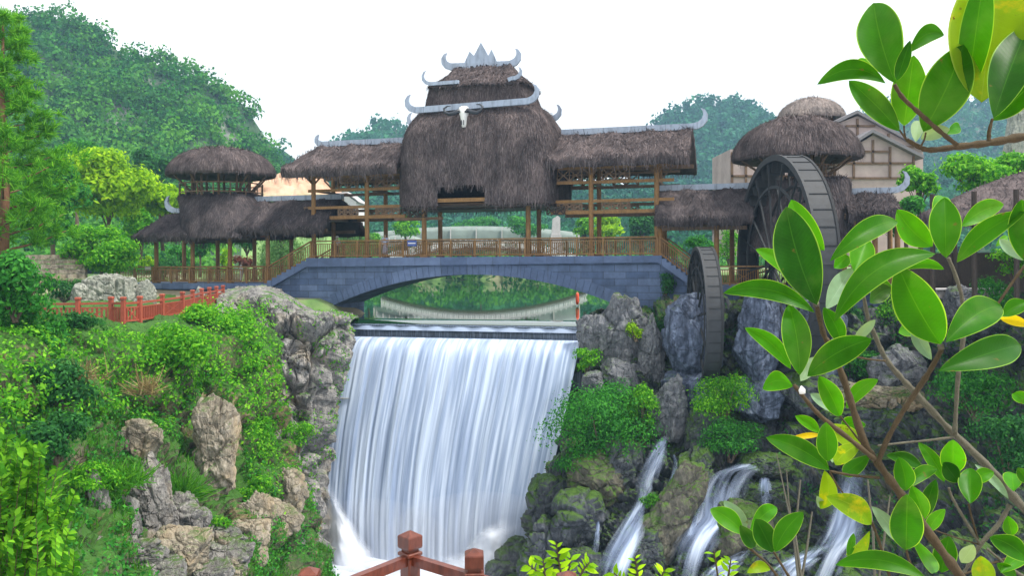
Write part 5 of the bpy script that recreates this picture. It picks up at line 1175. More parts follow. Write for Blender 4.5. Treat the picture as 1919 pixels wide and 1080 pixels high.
# open pavilion at the right edge
pv = thing('roadside_pavilion', 'low thatched pavilion with a wide sloping roof at the right edge', 'pavilion', P(1900, 500, 40))
def pq(px, py, Y): return P(px, py, Y)
e0, e1, r0, r1_ = pq(1722, 402, 40), pq(2300, 415, 34), pq(2010, 300, 45), pq(2350, 290, 42)
bk0, bk1 = pq(1740, 398, 50), pq(2350, 400, 50)
mb = MB(); G = []
for t in np.linspace(0, 1, 12):
    z_b = .35 * math.sin(t * math.pi); G.append([(Vector(e0).lerp(e1, s)).lerp(Vector(r0).lerp(r1_, s), t) + Vector((0, 0, z_b)) for s in np.linspace(0, 1, 16)])
for t in np.linspace(0, 1, 12)[1:]:
    G.append([(Vector(r0).lerp(r1_, s)).lerp(Vector(bk0).lerp(bk1, s), t) for s in np.linspace(0, 1, 16)])
mb.grid(G); und = [[p - Vector((0, 0, .45)) for p in r_] for r_ in G]; mb.grid(und, flip=True); mb.grid([G[0], und[0]]); mb.grid([G[-1], und[-1]]); mb.grid([[r_[0] for r_ in G], [r_[0] for r_ in und]]); mb.grid([[r_[-1] for r_ in G], [r_[-1] for r_ in und]])
thatch_part('thatch_roof', mb, M['thatch'], pv, RT, 6500, .45, .06, lift=.1)
for px, Y in ((1748, 41), (1826, 39.5), (1905, 38.5), (1790, 48), (2000, 38)):
    p = P(px, 470, Y); MB().tube([(p.x, p.y, -1.9), (p.x, p.y, 3.0 if Y < 45 else 2.6)], .12, 8).build('post', M['dark'], pv)
p, q = P(1745, 418, 40.6), P(2200, 430, 36); mb = MB(); mb.bar(p, q, .14, .25); mb.build('beam', M['dark'], pv)
mb = MB(); mb.box((P(1850, 500, 47).x, 48, -.9), (7, .3, 2.2), -.2); mb.build('shade_panel', M['dark'], pv)  # dark panel standing in for the shade beneath the pavilion roof
rock('pale stone spire at the right edge behind the hanging leaves', 1908, 230, 40, 330, 120, 'rock_pale', 88, .8, .12, 3, .7, name='stone_spire', tall=True)

# ================================================================ beyond the pond: far bridge, canopies, poles, statue
fb = thing('far_footbridge', 'long pale arched footbridge crossing the far side of the pond', 'bridge', P(908, 520, 168)); FY = 168.0
def fz(px): s = (px - 900) / 185.0; return 451 + 30 * s * s
pxs = np.linspace(715, 1100, 40); mb = MB()
for a, b in zip(pxs[:-1], pxs[1:]):
    q = [P(a, fz(a) + 12, FY), P(b, fz(b) + 12, FY), P(b, fz(b) + 17, FY), P(a, fz(a) + 17, FY)]; mb.prism(q[::-1], (0, 4, 0))
mb.build('deck', M['earth'] if False else M['brown'], fb)
for dy, nm in ((-.1, 'balustrade'), (4.0, 'balustrade')):
    mb = MB()
    for k, a in enumerate(pxs[:-1]):
        b = pxs[k + 1]; mb.bar(P(a, fz(a), FY + dy), P(b, fz(b), FY + dy), .2, .22); mb.bar(P(a, fz(a) + 11, FY + dy), P(b, fz(b) + 11, FY + dy), .2, .3)
        for f in (0, .33, .66): x = a + (b - a) * f; mb.bar(P(x, fz(x) + (-3 if f == 0 else 0), FY + dy), P(x, fz(x) + 12, FY + dy), .34 if f == 0 else .2, .2, (0, 1, 0))
    mb.build(nm, M['white'], fb)
for lab, px0, px1, py, Y, h in (('long grey arched canopy roof behind the far footbridge', 700, 1085, 424, 200, 30), ('low pale greenhouse roof left of the far footbridge', 705, 800, 440, 185, 14)):
    o = thing('canopy_shed', lab, 'shed', P((px0 + px1) / 2, py + h, Y)); mb = MB(); G = []
    for x in np.linspace(px0, px1, 30):
        s = (x - px0) / (px1 - px0) * 2 - 1; y_ = py + 12 * s * s; G.append([P(x, y_ + h, Y - 4)] + [P(x, y_ + 9 - 9 * math.sin(t), Y - 4 + 8 * (1 - math.cos(t)) / 2) for t in np.linspace(0, math.pi, 9)] + [P(x, y_ + h, Y + 4)])
    mb.grid(G); mb.build('roof', plain_mat('canopy_net', (.16, .20, .18), .8, 0, .3, .4), o, smooth=True)
    mb = MB()
    for x in np.linspace(px0, px1, 9): s = (x - px0) / (px1 - px0) * 2 - 1; mb.bar(P(x, py + 12 * s * s + 2, Y - 4.2), P(x, py + h + 12 * s * s, Y - 4.2), .25, .25, (0, 1, 0))
    mb.build('frame', M['concrete'], o)
pole = thing('lamp_pole', 'tall plain white pole behind the left gallery posts', 'pole', P(722, 480, 75)); MB().tube([P(722, 500, 75), P(722, 373, 75)], [.17, .13], 12).build('shaft', M['white'], pole)
MB().box(P(722, 373, 75) + Vector((0, 0, .1)), (.3, .3, .22), 0, .04).build('cap', M['white'], pole)
stt = thing('stone_monument', 'pale grey upright stone monument across the pond right of the tower', 'monument', P(1042, 470, 120)); mb = MB()
mb.prism([P(1034, 440, 120), P(1050, 440, 120), P(1050, 408, 120), P(1045, 404, 120), P(1036, 410, 120)], (0, 1.2, 0)); mb.build('shaft', M['concrete'], stt); mb = MB(); mb.prism([P(1030, 474, 119.8), P(1055, 474, 119.8), P(1052, 440.2, 119.8), P(1033, 440.2, 119.8)], (0, 1.8, 0)); mb.build('pedestal', M['concrete'], stt)
vh = thing('village_house', 'white walled house seen through the left gallery posts', 'house', P(640, 420, 150)); mb = MB(); mb.prism([P(612, 420, 150), P(668, 420, 150), P(668, 378, 150), P(650, 366, 150), P(612, 366, 150)], (0, 8, 0)); mb.build('wall', M['white'], vh)
mb = MB(); mb.prism([P(606, 368, 149.5), P(650, 362, 149.5), P(672, 379, 149.5), P(672, 377, 149.5), P(650, 359, 149.5), P(606, 365, 149.5)], (0, 9, 0)); mb.build('roof', M['concrete'], vh)
mb = MB()
for x in (625, 645): mb.prism([P(x, 405, 149.9), P(x + 9, 405, 149.9), P(x + 9, 390, 149.9), P(x, 390, 149.9)], (0, .2, 0))
mb.build('window', M['dark'], vh)
# cut earth slope and terraced meadow behind the left gallery
V, n = netsurf([[(470, 345, 150), (520, 322, 152), (560, 318, 153), (600, 335, 152), (640, 360, 150)], [(470, 365, 146), (520, 350, 146), (560, 350, 146), (600, 356, 146), (640, 372, 146)], [(460, 400, 134), (520, 398, 134), (560, 398, 134), (610, 400, 134), (660, 405, 134)], [(450, 530, 118), (520, 530, 118), (580, 530, 118), (640, 530, 118), (680, 530, 118)]], 50, 40)
V = blocky(V, n, (.25, .25, .4), .8, 91)
m, t, b, N, L = newmat('cut_slope'); geo = N.new('ShaderNodeNewGeometry'); sx = N.new('ShaderNodeSeparateXYZ'); L.new(geo.outputs['Position'], sx.inputs[0]); a = noise(t, coords(t), .25, 6)
ad = nd(t, 'ShaderNodeMath', operation='MULTIPLY_ADD', n_1=6.0); L.new(a, ad.inputs[0]); L.new(sx.outputs[2], ad.inputs[2]); mr = nd(t, 'ShaderNodeMapRange', n_1=12.5, n_2=14.5); L.new(ad.outputs[0], mr.inputs[0])
L.new(mixc(t, mr.outputs[0], ramp(t, a, [(.3, (.10, .20, .06)), (.7, (.20, .33, .11))]), ramp(t, a, [(.3, (.42, .24, .15)), (.7, (.60, .40, .28))])), b.inputs['Base Color']); b.inputs['Roughness'].default_value = 1
tag(mesh_np('cut_hillside', V, grid_faces(40, 50), m, smooth=True), kind='structure')
by = thing('red_stand_in', 'small orange red stand-in for a reflection in the pond under the arch', 'stand-in', P(1082, 572, 75)); MB().tube([P(1082, 571, 75), P(1082, 566, 75), P(1082, 552, 75), P(1082, 548, 75)], [.1, .16, .14, .05], 12).build('stand_in_body', M['stand_in_red'], by, smooth=True)  # solid body standing in for a red reflection on the water
gw = thing('garden_wall', 'low stepped stone garden wall behind the left trees', 'wall', P(110, 520, 62)); mb = MB()
for k in range(6): mb.box(P(105, 482 + k * 9, 64 - k * .5) , (4.2, .5, .3 if k % 2 else .34), .1)
mb.build('wall_courses', M['rock_tan'], gw)
for lab, px, py, Y in (('low stone terrace wall behind the leaves on the right', 1760, 520, 50), ('grey stone bench wall on the right terrace', 1800, 552, 47)):
    o = thing('terrace_wall', lab, 'wall', P(px, py + 8, Y)); mb = MB(); mb.box(P(px, py, Y), (4.6, .5, .5), .05, .04); mb.build('wall_stones', M['rock_grey'], o); mb = MB(); mb.box(P(px, py, Y) + Vector((0, 0, .3)), (4.8, .62, .1), .05, .02); mb.build('coping', M['concrete'], o)

# ================================================================ plants
def lobe_cloud(rng, c, rad, n, nl, lr=.42, flat=1.0, holes=.0):
    """points and outward directions spread through lobes inside an ellipsoid (c, rad)"""
    L_ = unit(rng.normal(size=(nl, 3))) * (rng.uniform(.35, 1, nl) ** .6)[:, None] * (1 - lr * .75)
    R_ = lr * rng.uniform(.65, 1.25, nl); pick = rng.choice(nl, n, p=R_ ** 2 / (R_ ** 2).sum())
    d = unit(rng.normal(size=(n, 3))); d[:, 2] = np.where(d[:, 2] < -.35, -d[:, 2], d[:, 2])
    q = L_[pick] + d * (R_[pick] * (.55 + .5 * rng.uniform(size=n) ** .6))[:, None] * np.array([1, 1, flat])
    q = q + .06 * rng.normal(size=q.shape)
    k = fbm(q * 3.1 + rng.uniform(0, 50), 3, 2) > -.55 + holes
    return (np.array(c) + q * np.array(rad))[k], unit(d + .25 * q)[k], L_ * np.array(rad) + np.array(c)
def bush(label, px, py, wp, hp_, Y, mat='l_bush', n=1500, leaf=.16, seed=1, nl=10, name='bush', cat='bush', group=None, asp=.5, lr=.42, stems=True, spread=.8):
    rng = np.random.default_rng(seed + 1000); c = P(px, py, Y); rx, rz = wp / 2 * Y / FPX, hp_ / 2 * Y / FPX; base = c - Vector((0, 0, rz))
    o = thing(name, label, cat, base, group)
    Q, N_, L_ = lobe_cloud(rng, c, (rx, min(rx, rz) * .9, rz), n, nl, lr); V, F = leaf_quads(rng, Q, N_, leaf, asp, .4, spread)
    mesh_np('foliage', V, F, M[mat], parent=o)
    if stems:
        mb = MB()
        for l in L_[:7]: l = Vector(l); mb.tube([base + Vector((rng.normal() * .05, rng.normal() * .05, 0)), base.lerp(l, .5) + Vector((0, 0, .1 * rz)), l], [.035 * rz + .01, .025 * rz + .008, .008], 5)
        mb.build('stem', M['bark'], o)
    return o
def tree(label, px, pyc, wp, hp_, Y, base_y, mat, n, leaf, seed, nl=14, tr=.14, name='tree', cat='tree', group=None, asp=.5, lr=.38, holes=0.0, bark='bark', flat=.8):
    rng = np.random.default_rng(seed + 2000); c = P(px, pyc, Y); rx, rz = wp / 2 * Y / FPX, hp_ / 2 * Y / FPX; b = P(px, base_y, Y)
    o = thing(name, label, cat, b, group); Q, N_, L_ = lobe_cloud(rng, c, (rx, rx * .85, rz), n, nl, lr, flat, holes)
    V, F = leaf_quads(rng, Q, N_, leaf, asp, .45, .8); mesh_np('crown', V, F, M[mat], parent=o)
    mb = MB(); top = c + Vector((0, 0, rz * .3)); mid = b.lerp(top, .5) + Vector((rng.normal() * .15, 0, 0)); mb.tube([b, b.lerp(mid, .4), mid, top], [tr * 1.25, tr, tr * .8, tr * .3], 9)
    for l in L_[:12]:
        l = Vector(l); s_ = b.lerp(top, rng.uniform(.35, .75)); mb.tube([s_, s_.lerp(l, .55) + Vector((0, 0, .12 * rz)), l], [tr * .42, tr * .28, tr * .08], 6)
    mb.build('trunk', M[bark], o, smooth=True); return o

# ---- the vine mat and grasses of the left bank
def patch_sample(V, N_, nv, nu, n, rng, dens=None):
    k = rng.integers(0, nv - 1, n); c = rng.integers(0, nu - 1, n); fa, fb = rng.uniform(size=(n, 1)), rng.uniform(size=(n, 1)); A, Nn = V.reshape(nv, nu, 3), N_.reshape(nv, nu, 3)
    bl = lambda A_: (A_[k, c] * (1 - fa) + A_[k + 1, c] * fa) * (1 - fb) + (A_[k, c + 1] * (1 - fa) + A_[k + 1, c + 1] * fa) * fb
    # weight by cell area so that the cover is even
    ar = np.linalg.norm(np.cross(A[k + 1, c] - A[k, c], A[k, c + 1] - A[k, c]), axis=1); keep = rng.uniform(size=n) < ar / np.percentile(ar, 96)
    return bl(A)[keep], unit(bl(Nn))[keep]
rg = np.random.default_rng(55)
Q, N_ = patch_sample(LBV, LBN, NV, NU, 900000, rg); qx, qy = proj(Q)
vis = (qx > -160) & (qx < 640) & (qy > 560) & (qy < 1150); Q, N_, qx, qy = Q[vis], N_[vis], qx[vis], qy[vis]
nz = fbm(Q * .45, 81, 4); nb = fbm(Q * 1.3, 83, 3)
# vines: the upper half of the bank and tongues hanging down
edge = np.interp(qx, [-200, 60, 120, 200, 250, 330, 390, 440, 480, 520, 545, 640], [800, 800, 790, 765, 770, 800, 750, 780, 900, 960, 940, 900]) + 60 * nb
k = (qy < edge) & (qy > np.interp(qx, [60, 100, 140, 220, 300, 345, 385, 430, 520, 640], [590, 605, 624, 630, 626, 608, 584, 578, 640, 760])) & (rg.uniform(size=len(qx)) < .95)
k &= ~((qx > 395) & (qx < 452) & (qy > 775) & (qy < 950))
Qv, Nv, zv = Q[k], N_[k], nz[k]
idx = rg.choice(len(Qv), min(len(Qv), 125000), replace=False); Qv, Nv, zv = Qv[idx], Nv[idx], zv[idx]
mound = np.clip(.5 + .9 * zv + .75 * fbm(Qv * .9, 85, 3), .02, 2.0); qvx, qvy = proj(Qv); h_ = mound * rg.uniform(.35, 1, len(Qv)) ** .5 * (.12 + .88 * sstep(615, 690, qvy + np.where(qvx > 340, 60, 0)))
Pv = Qv + (Nv * .6 + np.array([0, -.15, .75])) * h_[:, None]
V, F = leaf_quads(rg, Pv, unit(Nv + np.array([0, -.2, .5])), .155, .6, .4, 1.0); tag(mesh_np('vine_cover', V, F, M['l_vine']), 'mat of bright green climbing vines over the upper left bank', 'vines', kind='stuff')
# short grass and herbs on the ledges below
k = (qy > edge - 30) & (nz > -.35 + .45 * ((qy > 960) & (qx > 150) & (qx < 460))) & ~((qx > 355) & (qx < 455) & (qy > 775) & (qy < 965)); Qg, Ng = Q[k], N_[k]
idx = rg.choice(len(Qg), min(len(Qg), 55000), replace=False); Qg, Ng = Qg[idx], Ng[idx]; D = unit(np.array([0, -.15, .8]) + Ng * .5 + .38 * rg.normal(size=Qg.shape))
V, F = blades(rg, Qg - D * .05, D, unit(np.cross(D, rg.normal(size=D.shape))), .30, .045, .25); tag(mesh_np('bank_grass', V, F, M['l_grass']), 'soft green grass on the ledges of the left bank', 'grass', kind='stuff')
k = (qy > edge - 60) & (nb > -.15) & ~((qx > 340) & (qx < 455) & (qy > 775) & (qy < 985)); Qg, Ng = Q[k], N_[k]; idx = rg.choice(len(Qg), min(len(Qg), 26000), replace=False); Qg, Ng = Qg[idx], Ng[idx]
V, F = leaf_quads(rg, Qg + Ng * rg.uniform(0, .35, (len(Qg), 1)) + np.array([0, 0, .12]), Ng, .13, .6, .5, 1.0); tag(mesh_np('bank_herbs', V, F, M['l_bush']), 'low leafy herbs between the rocks of the left bank', 'herbs', kind='stuff')
# moss and herbs on the cliff beside the fall and on the right bank
Q, N_ = patch_sample(LAV, LAN, 190, 150, 120000, rg); qx, qy = proj(Q); nz = fbm(Q * .7, 91, 3)
k = ((qy > 770) & (nz > -.25) & (qx < 600)) | ((qx > 588) & (qy < 860) & (nz > -.35)) | ((nz > .55) & (qy < 700)); k &= rg.uniform(size=len(k)) < .7; Q, N_ = Q[k][:17000], N_[k][:17000]
V, F = leaf_quads(rg, Q + N_ * .06, N_, .14, .6, .4, .9); tag(mesh_np('cliff_herbs', V, F, M['l_vine']), 'bright moss and herbs on the rock cliff left of the waterfall', 'herbs', kind='stuff')
Q, N_ = patch_sample(RBV, RBN, NVR, NUR, 500000, rg); qx, qy = proj(Q); nz = fbm(Q * .5, 95, 4)
k = (qx > 950) & (qx < 2100) & (qy < 1120) & (nz > .22) & (rg.uniform(size=len(qx)) < .6) & ~((qx > 1500) & (qx < 1720) & (qy > 700) & (qy < 900)); k &= ~((qx < 1500) & (qy > 800)) | (nz > .55)
Q, N_ = Q[k], N_[k]; idx = rg.choice(len(Q), min(len(Q), 22000), replace=False); Q, N_ = Q[idx], N_[idx]
V, F = leaf_quads(rg, Q + N_ * rg.uniform(0, .3, (len(Q), 1)) + np.array([0, 0, .08]), N_, .17, .55, .4, .9); tag(mesh_np('right_bank_herbs', V, F, M['l_dark']), 'dark green herbs tucked between the rocks of the right bank', 'herbs', kind='stuff')

BU = [
 ('dense dark green shrub at the left edge above the bank', 45, 640, 210, 190, 34, 'l_bush', 4200, .2, 1, 16),
 ('bluish green shrub in front of the left end of the red walkway', 150, 610, 120, 70, 36, 'l_dark', 1500, .15, 2, 9),
 ('large leafy shrub rising at the far left edge', 30, 540, 170, 130, 33, 'l_bush', 3000, .2, 3, 12),
 ('bright vine covered mound hiding the end of the red walkway', 372, 600, 100, 60, 41.5, 'l_vine', 2200, .17, 4, 10),
 ('bright vine covered mound beside the grey cliff', 438, 610, 92, 76, 42.5, 'l_vine', 2200, .17, 5, 10),
 ('rounded bright shrub in the middle of the left bank', 330, 660, 170, 110, 37.0, 'l_vine', 3200, .19, 6, 14),
 ('leafy shrub hanging over the cliff toward the waterfall', 470, 690, 90, 110, 43.0, 'l_vine', 2000, .2, 7, 10),
 ('shadowy green shrub left of the dry grass', 120, 720, 170, 120, 30.5, 'l_dark', 3000, .17, 8, 13),
 ('dark leafy shrub in the lower left of the bank', 105, 820, 140, 110, 25.5, 'l_dark', 2600, .15, 9, 12),
 ('feathery green shrub below the vine curtain', 480, 830, 90, 130, 41.5, 'l_vine', 2000, .17, 10, 10),
 ('small light green bush on the ledge left of the water edge', 412, 995, 80, 52, 31.2, 'l_vine', 1400, .12, 11, 8),
 ('dark low bush by the left water edge', 560, 930, 50, 90, 41.5, 'l_dark', 900, .14, 12, 7),
 ('small bush under the tan column', 470, 915, 90, 60, 37.5, 'l_vine', 1100, .14, 13, 7),
 ('small green tuft at the cliff foot beside the fall', 560, 815, 70, 70, 49.2, 'l_vine', 1300, .15, 14, 8),
 ('grassy bush at the bottom left of centre', 500, 1050, 90, 60, 38, 'l_vine', 1200, .14, 15, 8),
 ('light green bush on the left ledge under the outcrop', 165, 905, 120, 70, 26.5, 'l_vine', 1700, .12, 16, 9),
 ('big round dark green bush right of the waterfall', 1130, 800, 225, 185, 46.6, 'l_bush', 11000, .16, 20, 26),
 ('lower lobe of dense green shrub above the mossy boulders', 1105, 862, 140, 76, 46.2, 'l_bush', 3400, .15, 21, 10),
 ('mid green bush leaning against the light topped rock', 1205, 775, 80, 120, 46.8, 'l_vine', 2300, .15, 22, 9),
 ('feathery pale shrub on the rock between the cascades', 1352, 750, 140, 110, 46.4, 'l_vine', 3600, .15, 23, 11),
 ('low spreading bush above the middle cascade', 1368, 826, 160, 84, 45.2, 'l_bush', 4200, .13, 24, 12),
 ('small mossy green bush beside the left cascade', 1222, 938, 60, 44, 43.2, 'l_grass', 900, .12, 25, 7),
 ('small bright fern bush on the right rock pinnacle', 1190, 618, 50, 46, 51.0, 'l_lime', 800, .15, 26, 7),
 ('bright bush at the right edge of the waterfall lip', 1098, 675, 64, 56, 51.2, 'l_vine', 1200, .15, 27, 8),
 ('dark green fern growing from the bridge wall', 1246, 532, 44, 44, 55.0, 'l_dark', 800, .16, 28, 7),
 ('green shrub left of the stained piers', 1235, 620, 34, 56, 51.6, 'l_dark', 700, .15, 29, 6),
 ('wide dark green shrub over the right ledges', 1830, 730, 180, 120, 40.0, 'l_bush', 3400, .17, 30, 14),
 ('dark hanging shrub at the right edge below the big leaves', 1890, 840, 150, 150, 36.5, 'l_dark', 2600, .17, 31, 12),
 ('rounded clipped shrub on the right terrace', 1860, 560, 110, 90, 43.5, 'l_bush', 2300, .14, 32, 11),
 ('light green shrub on the terrace behind the leaf tips', 1690, 590, 120, 90, 49.0, 'l_vine', 2000, .17, 33, 10),
 ('low green shrub beside the terrace wall', 1640, 690, 120, 70, 47.4, 'l_bush', 1500, .16, 34, 9),
 ('yellowish shrub behind the right pavilion posts', 1900, 490, 90, 80, 46, 'l_vine', 1500, .17, 35, 9),
 ('dark shrub at the foot of the dark right pier', 1590, 600, 70, 90, 49.6, 'l_dark', 1200, .17, 36, 8),
 ('small yellow green bush behind the lower left railing', 276, 492, 34, 30, 74, 'l_lime', 600, .2, 40, 6),
 ('round dark bush in the garden behind the left gallery', 300, 500, 70, 70, 84, 'l_dark', 1100, .3, 41, 8),
 ('reddish bush in the garden behind the left gallery', 456, 494, 52, 38, 80, 'l_red', 900, .22, 42, 7),
 ('lime bush in the garden near the reddish bush', 425, 496, 34, 60, 84, 'l_lime', 800, .24, 43, 7),
 ('dark leafy bush behind the left gallery posts', 463, 458, 46, 44, 90, 'l_dark', 900, .28, 44, 7),
 ('olive bush at the far left garden edge', 335, 480, 50, 60, 92, 'l_bush', 900, .3, 45, 7),
 ('pale bush in front of the bridge end on the right', 1255, 470, 60, 50, 72, 'l_bush', 1100, .22, 46, 8),
 ('dark green bush under the right low gallery', 1310, 470, 90, 60, 74, 'l_bush', 1500, .22, 47, 9),
 ('light bush beside the low gallery post', 1365, 462, 60, 70, 76, 'l_vine', 1200, .22, 48, 8),
 ('low dark hedge at the left end of the lower deck', 120, 545, 130, 50, 60, 'l_dark', 1900, .2, 49, 9)]
for (lab, px, py, wp, hh, Y, mt, n, lf, sd_, nl) in BU: bush(lab, px, py, wp, hh, Y, mt, int(n * 1.25), lf, sd_, nl)
def tuft(label, px, py, Y, wp, hp_, mat, n, seed, name='grass_tuft'):
    rng = np.random.default_rng(seed); b = P(px, py + hp_ / 2, Y); L_ = hp_ * Y / FPX; Wd = wp * Y / FPX / 2
    D = unit(np.stack([rng.normal(size=n) * .75, rng.normal(size=n) * .5 - .2, np.full(n, 1.0) - .9 * rng.uniform(size=n)], 1)); Qs = np.array(b) + rng.normal(size=(n, 3)) * np.array([Wd * .35, Wd * .3, L_ * .12]); V, F = blades(rng, Qs, D, unit(np.cross(D, rng.normal(size=D.shape))), L_ * .8, .05, .35)
    return tag(mesh_np(name, V, F, M[mat], org=b), label, 'grass')
tuft('hanging tuft of dry straw coloured grass in the vines', 275, 712, 31.5, 64, 44, 'l_dry', 110, 1); tuft('clump of dry brown stalks at the left of the vines', 150, 690, 31.0, 100, 44, 'l_dry', 140, 2)
tuft('tall pale grass blades below the red walkway', 205, 630, 37.2, 60, 50, 'l_willow', 260, 3); tuft('bright green grass clump on the left ledge', 220, 885, 27.5, 130, 44, 'l_grass', 700, 4); tuft('soft grass clump beside the tan column', 335, 905, 32.5, 80, 60, 'l_grass', 700, 5)

# ---- trees
tree('glowing yellow green tree left of the lookout tower', 203, 352, 172, 165, 78, 490, 'l_lime', 17000, .46, 1, 30, .2, lr=.36, holes=-.3)
tree('small yellow green tree behind the left gallery ridge', 305, 374, 104, 76, 84, 470, 'l_lime', 7600, .44, 2, 18, .15, lr=.36, holes=-.3)
tree('mid green tree with soft round crown beside the lower deck', 188, 468, 150, 104, 64, 545, 'l_vine', 10000, .28, 3, 20, .14, lr=.34)
tree('shady green tree between the pine and the yellow green tree', 100, 385, 140, 190, 72, 530, 'l_bush', 11000, .36, 4, 22, .2)
tree('green tree filling the gap under the lime tree', 262, 425, 90, 80, 82, 500, 'l_vine', 5000, .34, 21, 16, .14)
tree('mid green tree rising behind the lime tree', 145, 300, 90, 90, 96, 450, 'l_bush', 5000, .42, 22, 16, .2)
tree('dark rounded tree at the hill foot behind the lookout tower', 262, 312, 70, 80, 118, 420, 'l_dark', 2600, .5, 5, 12, .2)
tree('dark conifer like tree left of the village house', 300, 318, 40, 56, 120, 420, 'l_dark', 1600, .5, 6, 8, .2)
tree('yellow green tree across the pond behind the right gallery', 1138, 428, 70, 66, 135, 480, 'l_lime', 3200, .5, 7, 14, .2)
tree('second yellow green tree across the pond near the gallery post', 1095, 428, 46, 46, 140, 480, 'l_vine', 1800, .5, 8, 10, .2)
tree('dark spreading tree behind the right end of the bridge', 1205, 425, 70, 90, 130, 490, 'l_dark', 3000, .55, 9, 14, .2)
tree('bright tree behind the house at the right', 1725, 345, 80, 80, 66, 470, 'l_vine', 4200, .32, 10, 14, .16)
tree('leafy bright green tree under the hanging branch', 1830, 325, 160, 90, 62, 470, 'l_vine', 6500, .32, 11, 18, .18)
tree('mid green tree right of the horned ridge', 1700, 410, 100, 90, 60, 500, 'l_bush', 4000, .3, 12, 14, .16)
tree('bright tree at the right edge behind the pavilion', 1905, 325, 110, 90, 64, 470, 'l_vine', 4500, .32, 13, 14, .16)
tree('small green tree seen between the left gallery posts', 375, 455, 60, 70, 95, 520, 'l_bush', 2400, .34, 14, 10, .12)
tree('light green tree beside the far footbridge', 760, 425, 56, 50, 150, 470, 'l_vine', 2200, .55, 15, 10, .2)
tree('rounded green tree right of the far footbridge', 985, 425, 80, 44, 190, 470, 'l_bush', 2200, .7, 16, 12, .2)
tree('broad green tree behind the far footbridge', 900, 425, 110, 46, 215, 470, 'l_bush', 2600, .8, 17, 14, .2)
tree('green tree at the left pond shore', 690, 452, 60, 56, 130, 500, 'l_vine', 2200, .5, 18, 10, .16)
def willow(label, px, pyt, wp, hp_, Y, base, seed):
    rng = np.random.default_rng(seed); b, c = P(px, base, Y), P(px, pyt, Y); rx = wp / 2 * Y / FPX; L_ = hp_ * Y / FPX; o = thing('willow_tree', label, 'tree', b); A, D = [], []
    for s in range(150):
        a, r_ = rng.uniform(0, 6.28), rx * rng.uniform(.1, 1) ** .6; st_ = np.array([c.x + r_ * math.cos(a), c.y + r_ * math.sin(a) * .8, c.z - .35 * L_ * (r_ / rx) ** 2 * .6]); ln = L_ * rng.uniform(.5, .95)
        for q in np.linspace(0, 1, 46): A.append(st_ + np.array([math.cos(a) * .25 * q, math.sin(a) * .25 * q, -ln * q]) + rng.normal(size=3) * .05); D.append([math.cos(a), math.sin(a), .2])
    V, F = leaf_quads(rng, np.array(A), unit(np.array(D)), .34, .28, .2, .7); mesh_np('crown', V, F, M['l_willow'], parent=o); mb = MB(); mb.tube([b, b.lerp(c, .5), c], [.2, .16, .08], 8)
    for k in range(8): a = k * .8; mb.tube([b.lerp(c, .55), c + Vector((math.cos(a) * rx * .6, math.sin(a) * rx * .5, 0))], [.08, .03], 6)
    mb.build('trunk', M['bark'], o)
willow('light green weeping willow behind the left bridge stairs', 528, 440, 90, 110, 92, 540, 1); willow('pale green weeping willow at the left pond shore behind the visitors', 665, 432, 80, 70, 110, 510, 2)
def pine(label, px, top, base, Y, wmax, seed):
    rng = np.random.default_rng(seed); b, t_ = P(px, base, Y), P(px, top, Y); H = (t_ - b).length; o = thing('pine_tree', label, 'tree', b); mb = MB(); mb.tube([b, b.lerp(t_, .35) + Vector((.1, 0, 0)), b.lerp(t_, .7) + Vector((-.05, 0, 0)), t_], [.24, .19, .12, .03], 10); A, D = [], []
    for k in range(46):
        f = .10 + .88 * k / 45; z = b.lerp(t_, f); a = k * 2.4 + rng.normal() * .3; ln = wmax * (1.15 - f) ** .75 * rng.uniform(.65, 1.15); d = Vector((math.cos(a), math.sin(a), .22)).normalized(); e = z + d * ln + Vector((0, 0, .15 * ln)); mb.tube([z, z.lerp(e, .55) - Vector((0, 0, .05 * ln)), e], [.06 * (1.2 - f), .04 * (1.2 - f), .012], 5)
        for q in range(int(10 + 16 * ln / wmax)):
            g = rng.uniform(.35, 1.04); s_ = np.array(z.lerp(e, g)) + rng.normal(size=3) * ln * .13 * np.array([1, 1, .55])
            m_ = 32; dd = unit(rng.normal(size=(m_, 3)) + np.array([d.x * .6, d.y * .6, .55])); A.append(np.repeat(s_[None], m_, 0) + .05 * rng.normal(size=(m_, 3))); D.append(dd)
    A, D = np.concatenate(A), np.concatenate(D); V, F = blades(rng, A, D, unit(np.cross(D, rng.normal(size=D.shape))), .34, .05, .1); mesh_np('crown', V, F, M['l_pine'], parent=o); mb.build('trunk', M['pinebark'], o, smooth=True)
pine('tall pine with open tufted branches at the left edge', 6, 28, 520, 40, 3.4, 3); pine('second darker pine at the far left edge', -90, 60, 540, 44, 3.6, 4)

